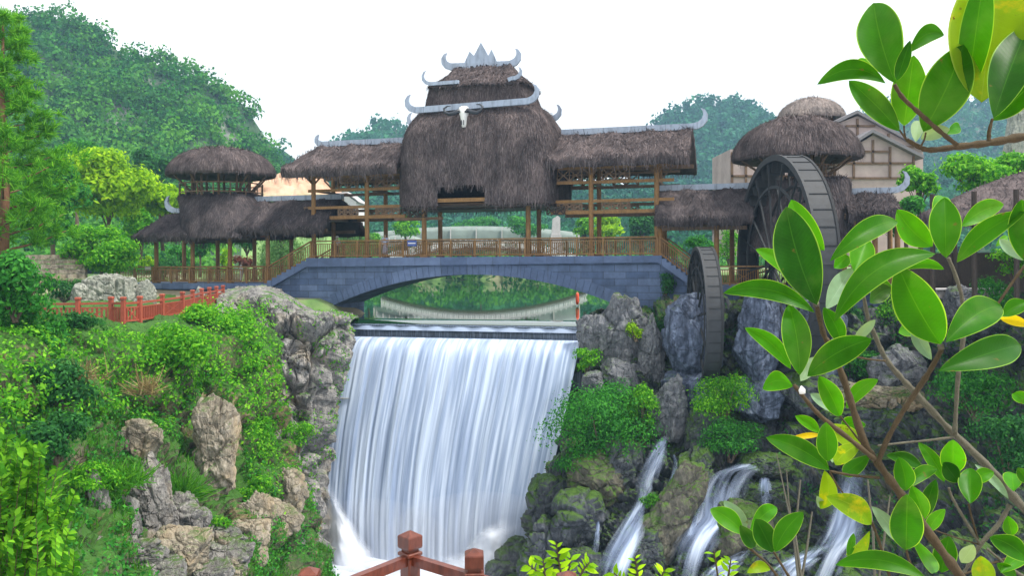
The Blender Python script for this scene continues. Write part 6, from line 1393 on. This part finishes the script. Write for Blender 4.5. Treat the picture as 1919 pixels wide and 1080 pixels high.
# ---- sprigs close to the viewer at the bottom
def sprig(label, stems, mat, leaf, seed, n=16, asp=.42, name='leafy_sprig'):
    """stems: lists of (px, py, Y)"""
    rng = np.random.default_rng(seed); o = thing(name, label, 'sprig', P(*stems[0][0])); mb = MB(); A, Nn, Ax = [], [], []
    for st_ in stems:
        pts = [P(*p) for p in catmull(np.array(st_, float), 12)]; mb.tube(pts, [(.012 if n < 40 else .0045) * (1 - .7 * i / 11) * pts[0].y / 6 for i in range(12)], 6)
        for k in range(n):
            f = .25 + .75 * k / n; i = min(10, int(f * 11)); p = pts[i].lerp(pts[i + 1], f * 11 - i); t_ = (pts[i + 1] - pts[i]).normalized(); sgn = 1 if k % 2 else -1
            sd_ = t_.cross(Vector((0, -1, .2))).normalized() * sgn; a = (sd_ + t_ * .6 + Vector((0, rng.normal() * .3, .15 + rng.normal() * .2))).normalized(); A.append(p); Ax.append(a); Nn.append((Vector((0, -.5, .8)) + Vector(rng.normal(size=3) * .35)).normalized())
    A, a, m_ = np.array(A), np.array(Ax), np.array(Nn); m_ = unit(m_ - a * np.sum(a * m_, 1, keepdims=True)); s = np.cross(a, m_); L_ = leaf * rng.uniform(.65, 1.25, (len(A), 1)); Wd = L_ * asp / 2
    prof = [(0, 0), (.18, .55), (.42, 1.0), (.7, .72), (1, 0)]; V, F = [], []
    rows = [A + a * L_ * x - m_ * L_ * .18 * x * x for x, _ in prof]
    for j in range(len(A)):
        b0 = len(V)
        for (x, w_), r_ in zip(prof, rows): V += [r_[j] - s[j] * Wd[j] * w_ + m_[j] * Wd[j] * w_ * .25, r_[j], r_[j] + s[j] * Wd[j] * w_ + m_[j] * Wd[j] * w_ * .25]
        for q in range(4): F += [(b0 + q * 3, b0 + q * 3 + 1, b0 + q * 3 + 4, b0 + q * 3 + 3), (b0 + q * 3 + 1, b0 + q * 3 + 2, b0 + q * 3 + 5, b0 + q * 3 + 4)]
    mesh_np('foliage', np.array(V), np.array(F), M[mat], parent=o, smooth=True); mb.build('stem', M['twig'], o); return o
sprig('fresh yellow green sprig in front of the right rocks at the bottom', [[(1060, 1120, 7), (1050, 1070, 7), (1042, 1018, 7)], [(1040, 1120, 7.1), (1015, 1080, 7.1), (990, 1060, 7.1)], [(1070, 1120, 6.9), (1090, 1075, 6.9), (1105, 1055, 6.9)], [(1075, 1120, 7.1), (1065, 1085, 7.1), (1070, 1045, 7.1)], [(1050, 1120, 7), (1025, 1090, 7), (1018, 1050, 7)]], 'l_lime', .10, 11, 13)
sprig('yellow green sprig below the wet boulder at the bottom', [[(1200, 1130, 7), (1195, 1080, 7), (1190, 1045, 7)], [(1210, 1130, 7), (1235, 1090, 7), (1245, 1070, 7)], [(1190, 1130, 7), (1165, 1090, 7), (1150, 1075, 7)]], 'l_lime', .09, 12, 10)
sprig('small pale sprig at the foot of the middle cascade', [[(1350, 1130, 7.5), (1345, 1080, 7.5), (1338, 1035, 7.5)], [(1355, 1130, 7.4), (1365, 1080, 7.4), (1370, 1048, 7.4)]], 'l_lime', .09, 13, 9)
st_l = []
rgs = np.random.default_rng(3)
for k in range(130):
    x, y = rgs.uniform(-40, 150), rgs.uniform(0, 1) ** .8; ty = 785 + 290 * y + .2 * max(0, x); tx = x * (.5 + .75 * y)
    st_l.append([(tx - 25 + rgs.normal() * 20, ty + 190, 8.6 + rgs.normal() * .5), (tx - 8, ty + 90, 8.5 + rgs.normal() * .4), (tx + rgs.normal() * 14, ty, 8.4 + rgs.normal() * .5)])
sprig('yellow green leafy shrub filling the lower left corner', st_l, 'l_corner', .085, 14, 46, .5, name='leafy_shrub')
def twigs(label, paths, Y):
    o = thing('bare_twigs', label, 'twigs', P(*paths[0][0], Y)); 
    for pth in paths: mb = MB(); mb.tube([P(x, y, Y + .1 * i) for i, (x, y) in enumerate(pth)], [.022, .018, .012, .006][:len(pth)], 5); mb.build('twig', M['greytwig'], o)
twigs('bare grey dead twigs in front of the right cascade', [[(1500, 1110), (1492, 1020), (1472, 930), (1455, 850)], [(1498, 1100), (1488, 1010), (1478, 940), (1474, 880)], [(1505, 1110), (1490, 1000), (1500, 900)], [(1500, 1100), (1512, 1030), (1522, 960)], [(1640, 1100), (1636, 1000), (1626, 900)], [(1645, 1100), (1660, 990), (1668, 930)]], 12)

# ================================================================ people
def skinned(name, joints, edges, mat, parent):
    me = bpy.data.meshes.new(name); names = list(joints); off = ORG[parent.name]
    me.from_pydata([tuple(joints[n][0] - off) for n in names], [(names.index(a), names.index(b)) for a, b in edges], [])
    o = link(name, me, mat, parent); md = o.modifiers.new('skin', 'SKIN'); sv = me.skin_vertices[0].data
    for i, n in enumerate(names): r_ = joints[n][1]; sv[i].radius = (r_, r_) if not isinstance(r_, tuple) else r_
    sv[0].use_root = True; o.modifiers.new('sub', 'SUBSURF').levels = 2; o.modifiers['sub'].render_levels = 2; return o
def person(label, foot, h, face, top, bottom, hat=None, dress=False, arms=0):
    o = thing('person', label, 'person', foot); f = Vector((math.sin(face), math.cos(face), 0)); s = Vector((f.y, -f.x, 0)); k = h / 1.72; J = lambda x, y, z: foot + (s * x + f * y + Vector((0, 0, z))) * k
    hy = .05
    body = {'pelvis': (J(0, 0, .95), .125 * k), 'chest': (J(0, .01, 1.28), .135 * k), 'neck': (J(0, .01, 1.47), .055 * k), 'head': (J(0, .03, 1.57), .088 * k), 'crown': (J(0, .02, 1.66), .075 * k), 'nose': (J(0, .125, 1.575), .018 * k)}
    ed = [('pelvis', 'chest'), ('chest', 'neck'), ('neck', 'head'), ('head', 'crown'), ('head', 'nose')]
    for n, q in (('l', -1), ('r', 1)):
        a = arms; hz = (.98 if a == 0 else 1.12)
        body.update({n + 'hip': (J(q * .09, 0, .9), .085 * k), n + 'knee': (J(q * .095, .02, .5), .058 * k), n + 'ankle': (J(q * .095, -.02, .09), .04 * k), n + 'toe': (J(q * .1, .14, .04), .035 * k),
                     n + 'sho': (J(q * .17, 0, 1.40), .055 * k), n + 'elb': (J(q * .235, -.02 + .02 * a, 1.13), .042 * k), n + 'wri': (J(q * (.22 - .08 * a), .06 + .2 * a, hz - .08), .03 * k), n + 'hand': (J(q * (.21 - .1 * a), .10 + .24 * a, hz - .16 + .1 * a), .032 * k)})
        ed += [('pelvis', n + 'hip'), (n + 'hip', n + 'knee'), (n + 'knee', n + 'ankle'), (n + 'ankle', n + 'toe'), ('chest', n + 'sho'), (n + 'sho', n + 'elb'), (n + 'elb', n + 'wri'), (n + 'wri', n + 'hand')]
    skinned('body', body, ed, M['skin'], o); g = lambda n, e: (body[n][0], body[n][1] + e * k)
    sh = {'pelvis': g('pelvis', .03), 'chest': g('chest', .025), 'neck': (J(0, .0, 1.43), .07 * k)}; es = [('pelvis', 'chest'), ('chest', 'neck')]
    for n in 'lr': sh.update({n + 'sho': g(n + 'sho', .018), n + 'elb': g(n + 'elb', .018)}); es += [('chest', n + 'sho'), (n + 'sho', n + 'elb')]
    skinned('shirt', sh, es, M[top], o)
    if dress: skinned('skirt', {'pelvis': (J(0, 0, 1.0), .16 * k), 'mid': (J(0, 0, .6), .20 * k), 'hem': (J(0, 0, .2), .24 * k)}, [('pelvis', 'mid'), ('mid', 'hem')], M[bottom], o)
    else:
        tr = {'pelvis': (J(0, 0, .93), .14 * k)}; et = []
        for n in 'lr': tr.update({n + 'hip': g(n + 'hip', .02), n + 'knee': g(n + 'knee', .022), n + 'ankle': g(n + 'ankle', .025)}); et += [('pelvis', n + 'hip'), (n + 'hip', n + 'knee'), (n + 'knee', n + 'ankle')]
        skinned('trousers', tr, et, M[bottom], o)
    if hat:
        mb = MB(); c = J(0, .01, 1.66); mb.grid([[c + Vector((math.cos(t) * r_, math.sin(t) * r_, z)) * k for t in np.linspace(0, 2 * math.pi, 20, endpoint=False)] for r_, z in ((.2, -.03), (.21, -.02), (.115, 0), (.105, .09), (.06, .12), (.005, .125))], closed=True); mb.build('hat', M[hat], o, smooth=True)
    else:
        skinned('hair', {'crown': (J(0, -.02, 1.665), .088 * k), 'back': (J(0, -.06, 1.58), .07 * k), 'nape': (J(0, -.055, 1.5), .05 * k)}, [('crown', 'back'), ('back', 'nape')], M['black'], o)
    for q in (-1, 1): mb = MB(); c = J(q * .035, .108, 1.60); mb.box(c, (.018 * k, .018 * k, .012 * k), -face); mb.build('eye', M['black'], o)
    return o
c = B(632, 478, VB - 1.2); person('person in white sun hat and black trousers standing on the bridge', BW(c[0], VB - 1.2, ZD), 1.66, R(170), 'cloth_white', 'cloth_black', hat='cloth_white', arms=1)
c = B(722, 478, 1.6); person('person in long pale blue clothes leaning at the bridge railing', BW(c[0], 1.6, ZD), 1.72, R(188), 'cloth_blue', 'cloth_blue', dress=True)
c = B(452, 526, 2.2); person('person in white walking along the lower left gallery', BW(c[0], 2.2, ZL), 1.6, R(80), 'cloth_white', 'cloth_white')

# ================================================================ broad-leaved shrub close to the viewer
def big_leaf_mat(name, face, vein, edge, pale=False, spots=None, trans=.45):
    m, t, b, N, L = newmat(name); uv = N.new('ShaderNodeUVMap'); sx = N.new('ShaderNodeSeparateXYZ'); L.new(uv.outputs[0], sx.inputs[0])
    ab = nd(t, 'ShaderNodeMath', operation='ABSOLUTE'); L.new(sx.outputs[0], ab.inputs[0])
    oi = N.new('ShaderNodeObjectInfo'); c0 = noise(t, coords(t, (1, 1, 1)), 16, 6, .65)
    base = ramp(t, c0, [(.3, tuple(x * .62 for x in face)), (.7, tuple(min(1, x * 1.3) for x in face))])
    base = mixc(t, oi.outputs['Random'], base, mixc(t, .55, base, tuple(x * y for x, y in zip(face, (1.9, 1.45, 1.0)))))
    # side veins running out from the midrib at a slant
    cb = N.new('ShaderNodeCombineXYZ'); sl = nd(t, 'ShaderNodeMath', operation='MULTIPLY_ADD', n_1=-.30); L.new(ab.outputs[0], sl.inputs[0]); L.new(sx.outputs[1], sl.inputs[2]); L.new(sl.outputs[0], cb.inputs[0])
    wv = nd(t, 'ShaderNodeTexWave', wave_type='BANDS', bands_direction='X', i_Scale=3.4, i_Distortion=.6, i_Detail=2.0); L.new(cb.outputs[0], wv.inputs['Vector'])
    vl = ramp(t, wv.outputs['Fac'], [(.90, (0, 0, 0)), (.99, (1, 1, 1))]); vm = mixc(t, .10, (0, 0, 0), vl); base = mixc(t, vm, base, vein)
    mid = ramp(t, ab.outputs[0], [(.010, (.8, .8, .8)), (.035, (0, 0, 0))]); base = mixc(t, mid, base, vein)
    rim = ramp(t, ab.outputs[0], [(.93, (0, 0, 0)), (.985, (.9, .9, .9))]); base = mixc(t, rim, base, edge)
    bl = noise(t, coords(t), 46, 3, .5); base = mixc(t, ramp(t, bl, [(.70, (0, 0, 0)), (.735, (.75, .75, .75))]), base, (.10, .085, .02)); dust = noise(t, coords(t), 9, 4, .6); base = mixc(t, ramp(t, dust, [(.5, (0, 0, 0)), (.75, (.22, .22, .22))]), base, (.20, .30, .10))
    if spots:
        sp_ = noise(t, coords(t), 30, 4, .6); base = mixc(t, ramp(t, sp_, [(.58, (0, 0, 0)), (.72, (1, 1, 1))]), base, spots[0]); s2 = noise(t, coords(t), 19, 5, .7); base = mixc(t, ramp(t, s2, [(.66, (0, 0, 0)), (.69, (1, 1, 1))]), base, spots[1])
    geo = N.new('ShaderNodeNewGeometry')
    L.new(base, b.inputs['Base Color']); rg_ = nd(t, 'ShaderNodeMapRange', n_3=.22, n_4=.6); L.new(noise(t, coords(t), 12, 5, .6), rg_.inputs[0]); L.new(rg_.outputs[0], b.inputs['Roughness']); b.inputs['Specular IOR Level'].default_value = .14
    bump(t, vl, .12, .002, b)
    tr = N.new('ShaderNodeBsdfTranslucent'); L.new(mixc(t, 1.0, base, (2.2, 1.9, .6), 'MULTIPLY'), tr.inputs[0]); ms = N.new('ShaderNodeMixShader'); ms.inputs[0].default_value = trans
    L.new(b.outputs[0], ms.inputs[1]); L.new(tr.outputs[0], ms.inputs[2]); L.new(ms.outputs[0], N['Material Output'].inputs[0]); return m
LM = {'g': big_leaf_mat('broad_leaf', (.020, .120, .003), (.06, .20, .010), (.28, .50, .06)),
      'd': big_leaf_mat('broad_leaf_dark', (.011, .074, .004), (.035, .14, .012), (.22, .42, .06), trans=.38),
      'l': big_leaf_mat('broad_leaf_light', (.036, .19, .004), (.09, .28, .012), (.32, .56, .045)),
      'p': big_leaf_mat('leaf_underside', (.15, .27, .20), (.24, .36, .27), (.26, .38, .24), trans=.25),
      'y': big_leaf_mat('yellowing_leaf', (.12, .25, .008), (.2, .32, .03), (.3, .42, .06), spots=((.40, .36, .012), (.08, .04, .008))),
      'Y': big_leaf_mat('yellow_leaf', (.42, .36, .012), (.46, .42, .05), (.5, .46, .08), spots=((.25, .32, .02), (.14, .07, .015)))}
rl = np.random.default_rng(77)
def big_leaf(parent, base, tip, W, D=1.35, dt=None, sag=0, roll=None, mat='g', fold=.40, ratio=.46, label=None):
    """base, tip in photograph pixels; W full width px; sag: bow of the midrib in px towards its left-hand side (seen from base to tip)"""
    dt = rl.normal() * .03 if dt is None else dt; roll = rl.normal() * .25 if roll is None else roll
    p0, p1 = P(*base, D), P(*tip, D + dt); ax = p1 - p0; L_ = ax.length; a = ax / L_; view = ((p0 + p1) / 2).normalized()
    sd_ = a.cross(view).normalized(); m_ = sd_.cross(a)
    if m_.dot(view) > 0: m_ = -m_
    left = Vector((-(tip[1] - base[1]) * 1.0, 0, 0)); w2 = W * .9 / 2 * D / FPX / max(.55, math.cos(roll)); sg = sag * D / FPX
    nt, ns = 20, 9; V, UV = [], []; droop = L_ * rl.uniform(.03, .14); ph = rl.uniform(0, 6); tw_ = rl.uniform(-.6, .6); roll0 = roll
    for i in range(nt + 1):
        t = i / nt; roll = roll0 + tw_ * (t - .4); wdt = (t ** .88) * ((1 - t) ** .80); wdt = wdt / ((ratio_peak(.88, .80))); c = p0 + ax * t + sd_ * (sg * 4 * t * (1 - t)) + m_ * (droop * (4 * t * (1 - t)) - droop * t * t)
        for j in range(ns):
            s = j / (ns - 1) * 2 - 1; off = sd_ * (s * w2 * wdt * math.cos(roll)) + m_ * (s * w2 * wdt * math.sin(roll)) - m_ * (fold * w2 * wdt * (1 - abs(s) ** 1.4) * 1.0) + m_ * (.035 * w2 * math.sin(t * 16 + ph + s * 2) * abs(s) ** 2)
            V.append(c + off); UV.append((s, t * 2.2))
    o = mesh_np('leaf', np.array(V), grid_faces(nt + 1, ns), LM[mat], parent=parent, smooth=True, uv=UV)
    if label: o['label'] = label
    elif mat in 'yY': o['label'] = 'yellowing leaf with brown spots' if mat == 'y' else 'yellow leaf'
    elif mat == 'p': o['label'] = 'pale leaf seen from below'
    return o
def ratio_peak(a, b): t = a / (a + b); return t ** a * (1 - t) ** b
def stem(parent, pts, w0, w1, D, mat='twig', D1=None):
    D1 = D if D1 is None else D1; A = catmull(np.array([(x, y) for x, y in pts], float), len(pts) * 5); n = len(A); mb = MB(); Q, Rr = [], []
    for i, (x, y) in enumerate(A):
        f = i / (n - 1); d = D + (D1 - D) * f; Q.append(P(x, y, d)); Rr.append(max(.0008, (w0 + (w1 - w0) * f) / 2 * d / FPX * (1 + .10 * math.sin(i * 2.1) + .08 * rl.normal())))
    mb.tube(Q, Rr, 8); return mb.build('branch', M[mat], parent, smooth=True)
sh = thing('broadleaf_shrub', 'large glossy broad leaved shrub close in front on the right side', 'shrub', P(1830, 1200, 1.45))
ST = [([(1830, 1130), (1796, 1076), (1740, 1000), (1690, 930), (1648, 873), (1622, 835), (1598, 765), (1577, 700), (1556, 650), (1543, 625), (1530, 570)], 30, 12, 1.40, 'twig'),
      ([(1640, 862), (1590, 822), (1537, 780), (1504, 742), (1488, 722)], 15, 9, 1.38, 'twig'), ([(1644, 872), (1662, 826), (1690, 775), (1720, 730), (1741, 698), (1765, 655)], 15, 14, 1.39, 'twig'),
      ([(2000, 1030), (1919, 954), (1860, 885), (1800, 825), (1781, 808), (1720, 742), (1690, 710), (1660, 673), (1640, 630), (1627, 598), (1618, 553)], 26, 9, 1.62, 'greytwig'), ([(1789, 815), (1792, 760), (1796, 702), (1806, 620), (1803, 560), (1790, 515), (1777, 483)], 14, 9, 1.60, 'greytwig'),
      ([(1788, 820), (1740, 826), (1690, 831), (1645, 836)], 8, 5, 1.60, 'greytwig'), ([(1660, 677), (1630, 674), (1596, 668)], 6, 4, 1.6, 'twig'), ([(1648, 896), (1600, 892), (1555, 884)], 8, 6, 1.40, 'twig'), ([(1700, 580), (1640, 470)], 0.1, 0.1, 1.9, 'twig') if False else ([(1860, 585), (1890, 540), (1919, 500), (1950, 470)], 7, 8, 1.62, 'twig'),
      ([(1893, 947), (1870, 985), (1837, 1022), (1818, 1055), (1800, 1085)], 14, 9, 1.62, 'greytwig'), ([(1837, 1022), (1805, 970), (1785, 935), (1778, 915)], 9, 6, 1.60, 'greytwig'), ([(1833, 1012), (1822, 975), (1815, 945)], 6, 5, 1.6, 'twig'), ([(1837, 1022), (1790, 1008), (1752, 995)], 5, 3, 1.6, 'twig'),
      ([(1850, 1030), (1900, 1070), (1950, 1100)], 7, 9, 1.6, 'greytwig'), ([(1800, 1080), (1850, 1060), (1885, 1048)], 6, 6, 1.6, 'twig'), ([(1470, 1100), (1440, 1060), (1400, 1024)], 7, 6, 1.30, 'twig'), ([(1490, 1100), (1465, 1060), (1450, 1035)], 7, 6, 1.30, 'twig'), ([(1670, 1090), (1655, 1040), (1640, 995), (1633, 980)], 9, 7, 1.42, 'twig'),
      ([(1555, 884), (1565, 905), (1580, 925)], 6, 4, 1.40, 'twig'), ([(1722, 1090), (1705, 1055), (1698, 1030)], 7, 6, 1.40, 'twig'), ([(1574, 780), (1590, 800), (1612, 828)], 5, 5, 1.45, 'twig')]
for pts, w0, w1, D, mt in ST: stem(sh, pts, w0 * .66, w1 * .78, D, mt)
LV = [  # base, tip, width, depth, bow, roll, kind
 ((1545, 470), (1482, 373), 52, 1.42, 10, .1, 'l'), ((1495, 527), (1417, 468), 34, 1.40, -12, .3, 'l'), ((1600, 510), (1628, 445), 50, 1.50, 0, .2, 'l'), ((1563, 503), (1592, 478), 30, 1.52, 0, 0, 'l'),
 ((1748, 462), (1683, 395), 54, 1.66, 8, .2, 'l'), ((1548, 580), (1598, 500), 42, 1.48, 0, .1, 'p'), ((1555, 490), (1698, 406), 46, 1.36, 18, -.2, 'g'), ((1527, 586), (1354, 549), 42, 1.34, -30, .25, 'g'),
 ((1531, 572), (1472, 384), 92, 1.26, 8, -.15, 'd'), ((1562, 605), (1763, 469), 58, 1.28, 44, -.25, 'g'), ((1577, 645), (1545, 580), 36, 1.46, -6, 0, 'g'), ((1600, 640), (1640, 600), 20, 1.55, 0, 0, 'p'),
 ((1482, 692), (1397, 616), 34, 1.40, -14, .2, 'l'), ((1499, 704), (1478, 569), 58, 1.32, -6, .1, 'g'), ((1513, 706), (1633, 636), 56, 1.34, 12, -.2, 'g'), ((1486, 724), (1428, 729), 42, 1.38, -16, .2, 'l'), ((1500, 715), (1530, 668), 30, 1.44, 0, 0, 'p'),
 ((1630, 560), (1682, 548), 30, 1.60, 22, 0, 'l'), ((1630, 568), (1672, 538), 38, 1.58, 5, .3, 'd'), ((1690, 506), (1772, 505), 20, 1.64, 14, .4, 'l'),
 ((1748, 425), (1768, 356), 36, 1.66, -5, .2, 'l'), ((1802, 425), (1886, 381), 40, 1.62, 10, .2, 'l'), ((1773, 484), (1770, 366), 62, 1.52, 0, .05, 'g'), ((1793, 492), (1922, 396), 44, 1.50, 16, -.2, 'g'), ((1925, 492), (1914, 375), 66, 1.46, -4, .1, 'g'), ((1918, 488), (1872, 447), 24, 1.58, 0, 0, 'p'), ((1866, 462), (1890, 440), 14, 1.66, 0, 0, 'l'),
 ((1715, 622), (1688, 624), 32, 1.50, -8, 0, 'l'), ((1746, 675), (1710, 606), 28, 1.46, 4, 0, 'p'), ((1763, 646), (1687, 505), 88, 1.32, 6, -.1, 'g'), ((1773, 642), (1891, 563), 70, 1.34, 14, -.15, 'g'), ((1758, 696), (1935, 640), 66, 1.30, 4, -.2, 'd'), ((1878, 594), (1930, 565), 34, 1.42, 6, 0, 'g'), ((1930, 612), (1874, 597), 22, 1.44, -4, 0, 'Y'),
 ((1574, 782), (1537, 709), 42, 1.46, -4, .1, 'l'), ((1586, 766), (1646, 711), 30, 1.50, 10, .2, 'l'), ((1568, 776), (1518, 738), 24, 1.48, -4, .2, 'p'), ((1537, 812), (1491, 781), 24, 1.48, -5, .1, 'l'), ((1576, 818), (1622, 796), 34, 1.52, 14, 0, 'l'), ((1537, 816), (1484, 822), 12, 1.46, -2, 0, 'Y'), ((1622, 838), (1556, 800), 40, 1.52, 0, .2, 'y'),
 ((1565, 872), (1608, 836), 34, 1.46, 6, .1, 'y'), ((1580, 892), (1624, 858), 32, 1.50, 0, .2, 'd'), ((1560, 868), (1562, 826), 24, 1.48, 0, .2, 'p'), ((1555, 882), (1438, 822), 46, 1.36, -12, .2, 'g'), ((1552, 866), (1548, 796), 42, 1.32, 0, .05, 'g'), ((1545, 882), (1537, 957), 36, 1.36, 14, .1, 'y'), ((1633, 984), (1555, 935), 48, 1.34, -14, .1, 'y'), ((1530, 930), (1545, 955), 18, 1.36, 0, 0, 'p'),
 ((1770, 904), (1722, 832), 28, 1.60, -6, .2, 'l'), ((1786, 892), (1786, 828), 48, 1.56, 0, .1, 'l'), ((1796, 905), (1769, 868), 36, 1.54, 0, .2, 'd'), ((1818, 945), (1818, 874), 46, 1.50, 0, .05, 'g'), ((1732, 880), (1664, 855), 26, 1.60, -8, .3, 'd'), ((1824, 908), (1864, 884), 28, 1.58, 6, .2, 'l'), ((1692, 920), (1762, 876), 28, 1.50, 10, .2, 'g'), ((1698, 920), (1685, 862), 40, 1.46, -4, .05, 'g'),
 ((1900, 922), (1896, 881), 36, 1.56, 0, .1, 'l'), ((1890, 936), (1828, 872), 18, 1.58, -6, .2, 'p'), ((1736, 970), (1753, 902), 30, 1.52, 4, .1, 'd'), ((1730, 978), (1710, 915), 38, 1.48, -4, .1, 'l'), ((1692, 1022), (1637, 954), 30, 1.46, -4, .1, 'p'), ((1698, 1032), (1700, 935), 64, 1.36, 0, .05, 'g'), ((1740, 998), (1769, 958), 26, 1.46, 4, .1, 'l'),
 ((1764, 1074), (1778, 1008), 46, 1.44, 0, .05, 'g'), ((1752, 1074), (1717, 1022), 26, 1.46, -4, .1, 'l'), ((1802, 1056), (1824, 1024), 28, 1.48, 0, .1, 'p'), ((1848, 1105), (1838, 1044), 44, 1.52, 0, .05, 'y'), ((1736, 1085), (1566, 1060), 40, 1.30, -26, .25, 'g'), ((1630, 996), (1581, 1046), 26, 1.38, 14, .1, 'y'), ((1925, 1052), (1858, 1010), 44, 1.50, -10, .15, 'g'), ((1897, 1004), (1889, 972), 28, 1.54, 0, .1, 'l'), ((1875, 1075), (1935, 1030), 34, 1.52, 4, .1, 'l'), ((1905, 1080), (1870, 1058), 24, 1.54, 0, .1, 'g'),
 ((1393, 1002), (1331, 955), 40, 1.30, -8, .15, 'l'), ((1396, 1002), (1359, 942), 32, 1.34, -6, .1, 'p'), ((1404, 1000), (1462, 947), 34, 1.32, 8, .2, 'l'), ((1449, 1036), (1417, 974), 46, 1.26, 0, .05, 'd'), ((1452, 1036), (1505, 961), 42, 1.24, 8, .1, 'g'), ((1415, 1026), (1390, 990), 30, 1.30, 0, .2, 'd'), ((1400, 1075), (1446, 1068), 24, 1.28, 10, 0, 'y'), ((1926, 758), (1896, 737), 26, 1.40, -4, 0, 'l'), ((1930, 905), (1908, 880), 26, 1.52, 0, .1, 'g'), ((1600, 1000), (1590, 1045), 16, 1.42, 0, .1, 'l')]
for b_, t_, W, D, sg, rr, kd in LV: big_leaf(sh, b_, t_, W, D, None, sg * .8, rr, kd)
for px, py, D in ((1504, 738, 1.36), (1764, 655, 1.36), (1530, 575, 1.34)):
    mb = MB(); c = P(px, py, D); mb.tube([c, c + Vector((-.001, 0, .006)), c + Vector((-.002, 0, .012))], [.005, .0055, .001], 8); mb.build('bud', M['bone'] if px == 1504 else M['greytwig'], sh, smooth=True)
# a second branch reaching in from the upper right
hb = thing('hanging_branch', 'leafy branch with one big yellow spotted leaf reaching in from the upper right', 'branch', P(2060, 240, 1.2))
for pts, w0, w1, D, mt in [([(2060, 238), (1980, 250), (1919, 256), (1858, 267), (1794, 275), (1745, 281), (1722, 275), (1700, 262)], 20, 7, 1.16, 'twig'), ([(1794, 272), (1760, 245), (1722, 211), (1692, 183), (1676, 158)], 10, 8, 1.14, 'twig'), ([(1853, 264), (1854, 245), (1860, 222)], 9, 5, 1.14, 'twig'), ([(1724, 276), (1732, 262), (1735, 248)], 4, 3, 1.15, 'twig'), ([(1700, 264), (1690, 250), (1686, 243)], 4, 3, 1.16, 'twig'), ([(1698, 262), (1695, 250), (1694, 235)], 4, 3, 1.17, 'twig')]: stem(hb, pts, w0, w1, D, mt)
for b_, t_, W, D, sg, rr, kd in [((1637, 126), (1605, 110), 12, 1.24, -3, 0, 'l'), ((1704, 98), (1777, 61), 38, 1.20, 20, .2, 'g'), ((1694, 236), (1712, 106), 66, 1.22, 0, .1, 'l'), ((1686, 246), (1590, 150), 50, 1.20, -4, .2, 'g'), ((1660, 156), (1533, 158), 42, 1.14, -34, .2, 'g'), ((1678, 156), (1634, -8), 90, 1.10, 6, -.1, 'g'), ((1681, 151), (1704, 80), 26, 1.08, 0, .3, 'd'),
    ((1730, 247), (1806, 82), 92, 1.16, -6, .1, 'g'), ((1716, 266), (1722, 221), 26, 1.18, 0, 0, 'p'), ((1725, 260), (1779, 242), 30, 1.18, 4, 0, 'p'), ((1774, 252), (1806, 238), 24, 1.16, 5, 0, 'l'), ((1862, 222), (1935, 30), 86, 1.06, 4, -.1, 'd'), ((1862, 226), (1940, 150), 50, 1.10, 0, .1, 'g'), ((1846, -60), (1812, 177), 60, 1.13, 0, .35, 'l'), ((1870, -70), (1840, 180), 150, 1.15, 0, -.15, 'y'), ((1960, 60), (1900, -20), 60, 1.2, 0, .1, 'g')]:
    big_leaf(hb, b_, t_, W, D, None, sg * .8, rr, kd, label='big yellow leaf with brown spots' if W == 150 else None)

# ================================================================ air
hz = MB(); hz.box((0, 480, 73), (1900, 1150, 194)); ho = hz.build('haze', None); tag(ho, kind='stuff')
m, t, b, N, L = newmat('haze_air'); N.remove(b); pv_ = N.new('ShaderNodeVolumePrincipled'); pv_.inputs['Color'].default_value = (.40, .66, .95, 1); pv_.inputs['Density'].default_value = .00045; pv_.inputs['Anisotropy'].default_value = .0
L.new(pv_.outputs[0], N['Material Output'].inputs['Volume']); ho.data.materials.append(m)
ho['label'] = 'thin pale blue summer haze in the valley air'; ho['category'] = 'haze'

def mist(label, px, py, v, r, dens):
    c = BW(*B(px, py, v)); bm = bmesh.new(); bmesh.ops.create_icosphere(bm, subdivisions=3, radius=1)
    for q in bm.verts: q.co = Vector((q.co.x * r[0], q.co.y * r[1], q.co.z * r[2]))
    me = bpy.data.meshes.new('spray_mist'); bm.to_mesh(me); bm.free(); o = link('spray_mist', me, None, org=c)
    m, t, b, N, L = newmat('mist_air'); N.remove(b); p = N.new('ShaderNodeVolumePrincipled'); p.inputs['Color'].default_value = (.95, .97, 1, 1); p.inputs['Density'].default_value = dens
    L.new(p.outputs[0], N['Material Output'].inputs['Volume']); me.materials.append(m); tag(o, label, 'mist', None, 'stuff')
mist('white mist drifting at the right foot of the waterfall', 900, 1035, -9.5, (6, 3.2, 3.4), .045)
mist('white mist drifting at the left foot of the waterfall', 690, 1060, -9.0, (5.5, 3.0, 4.0), .045)
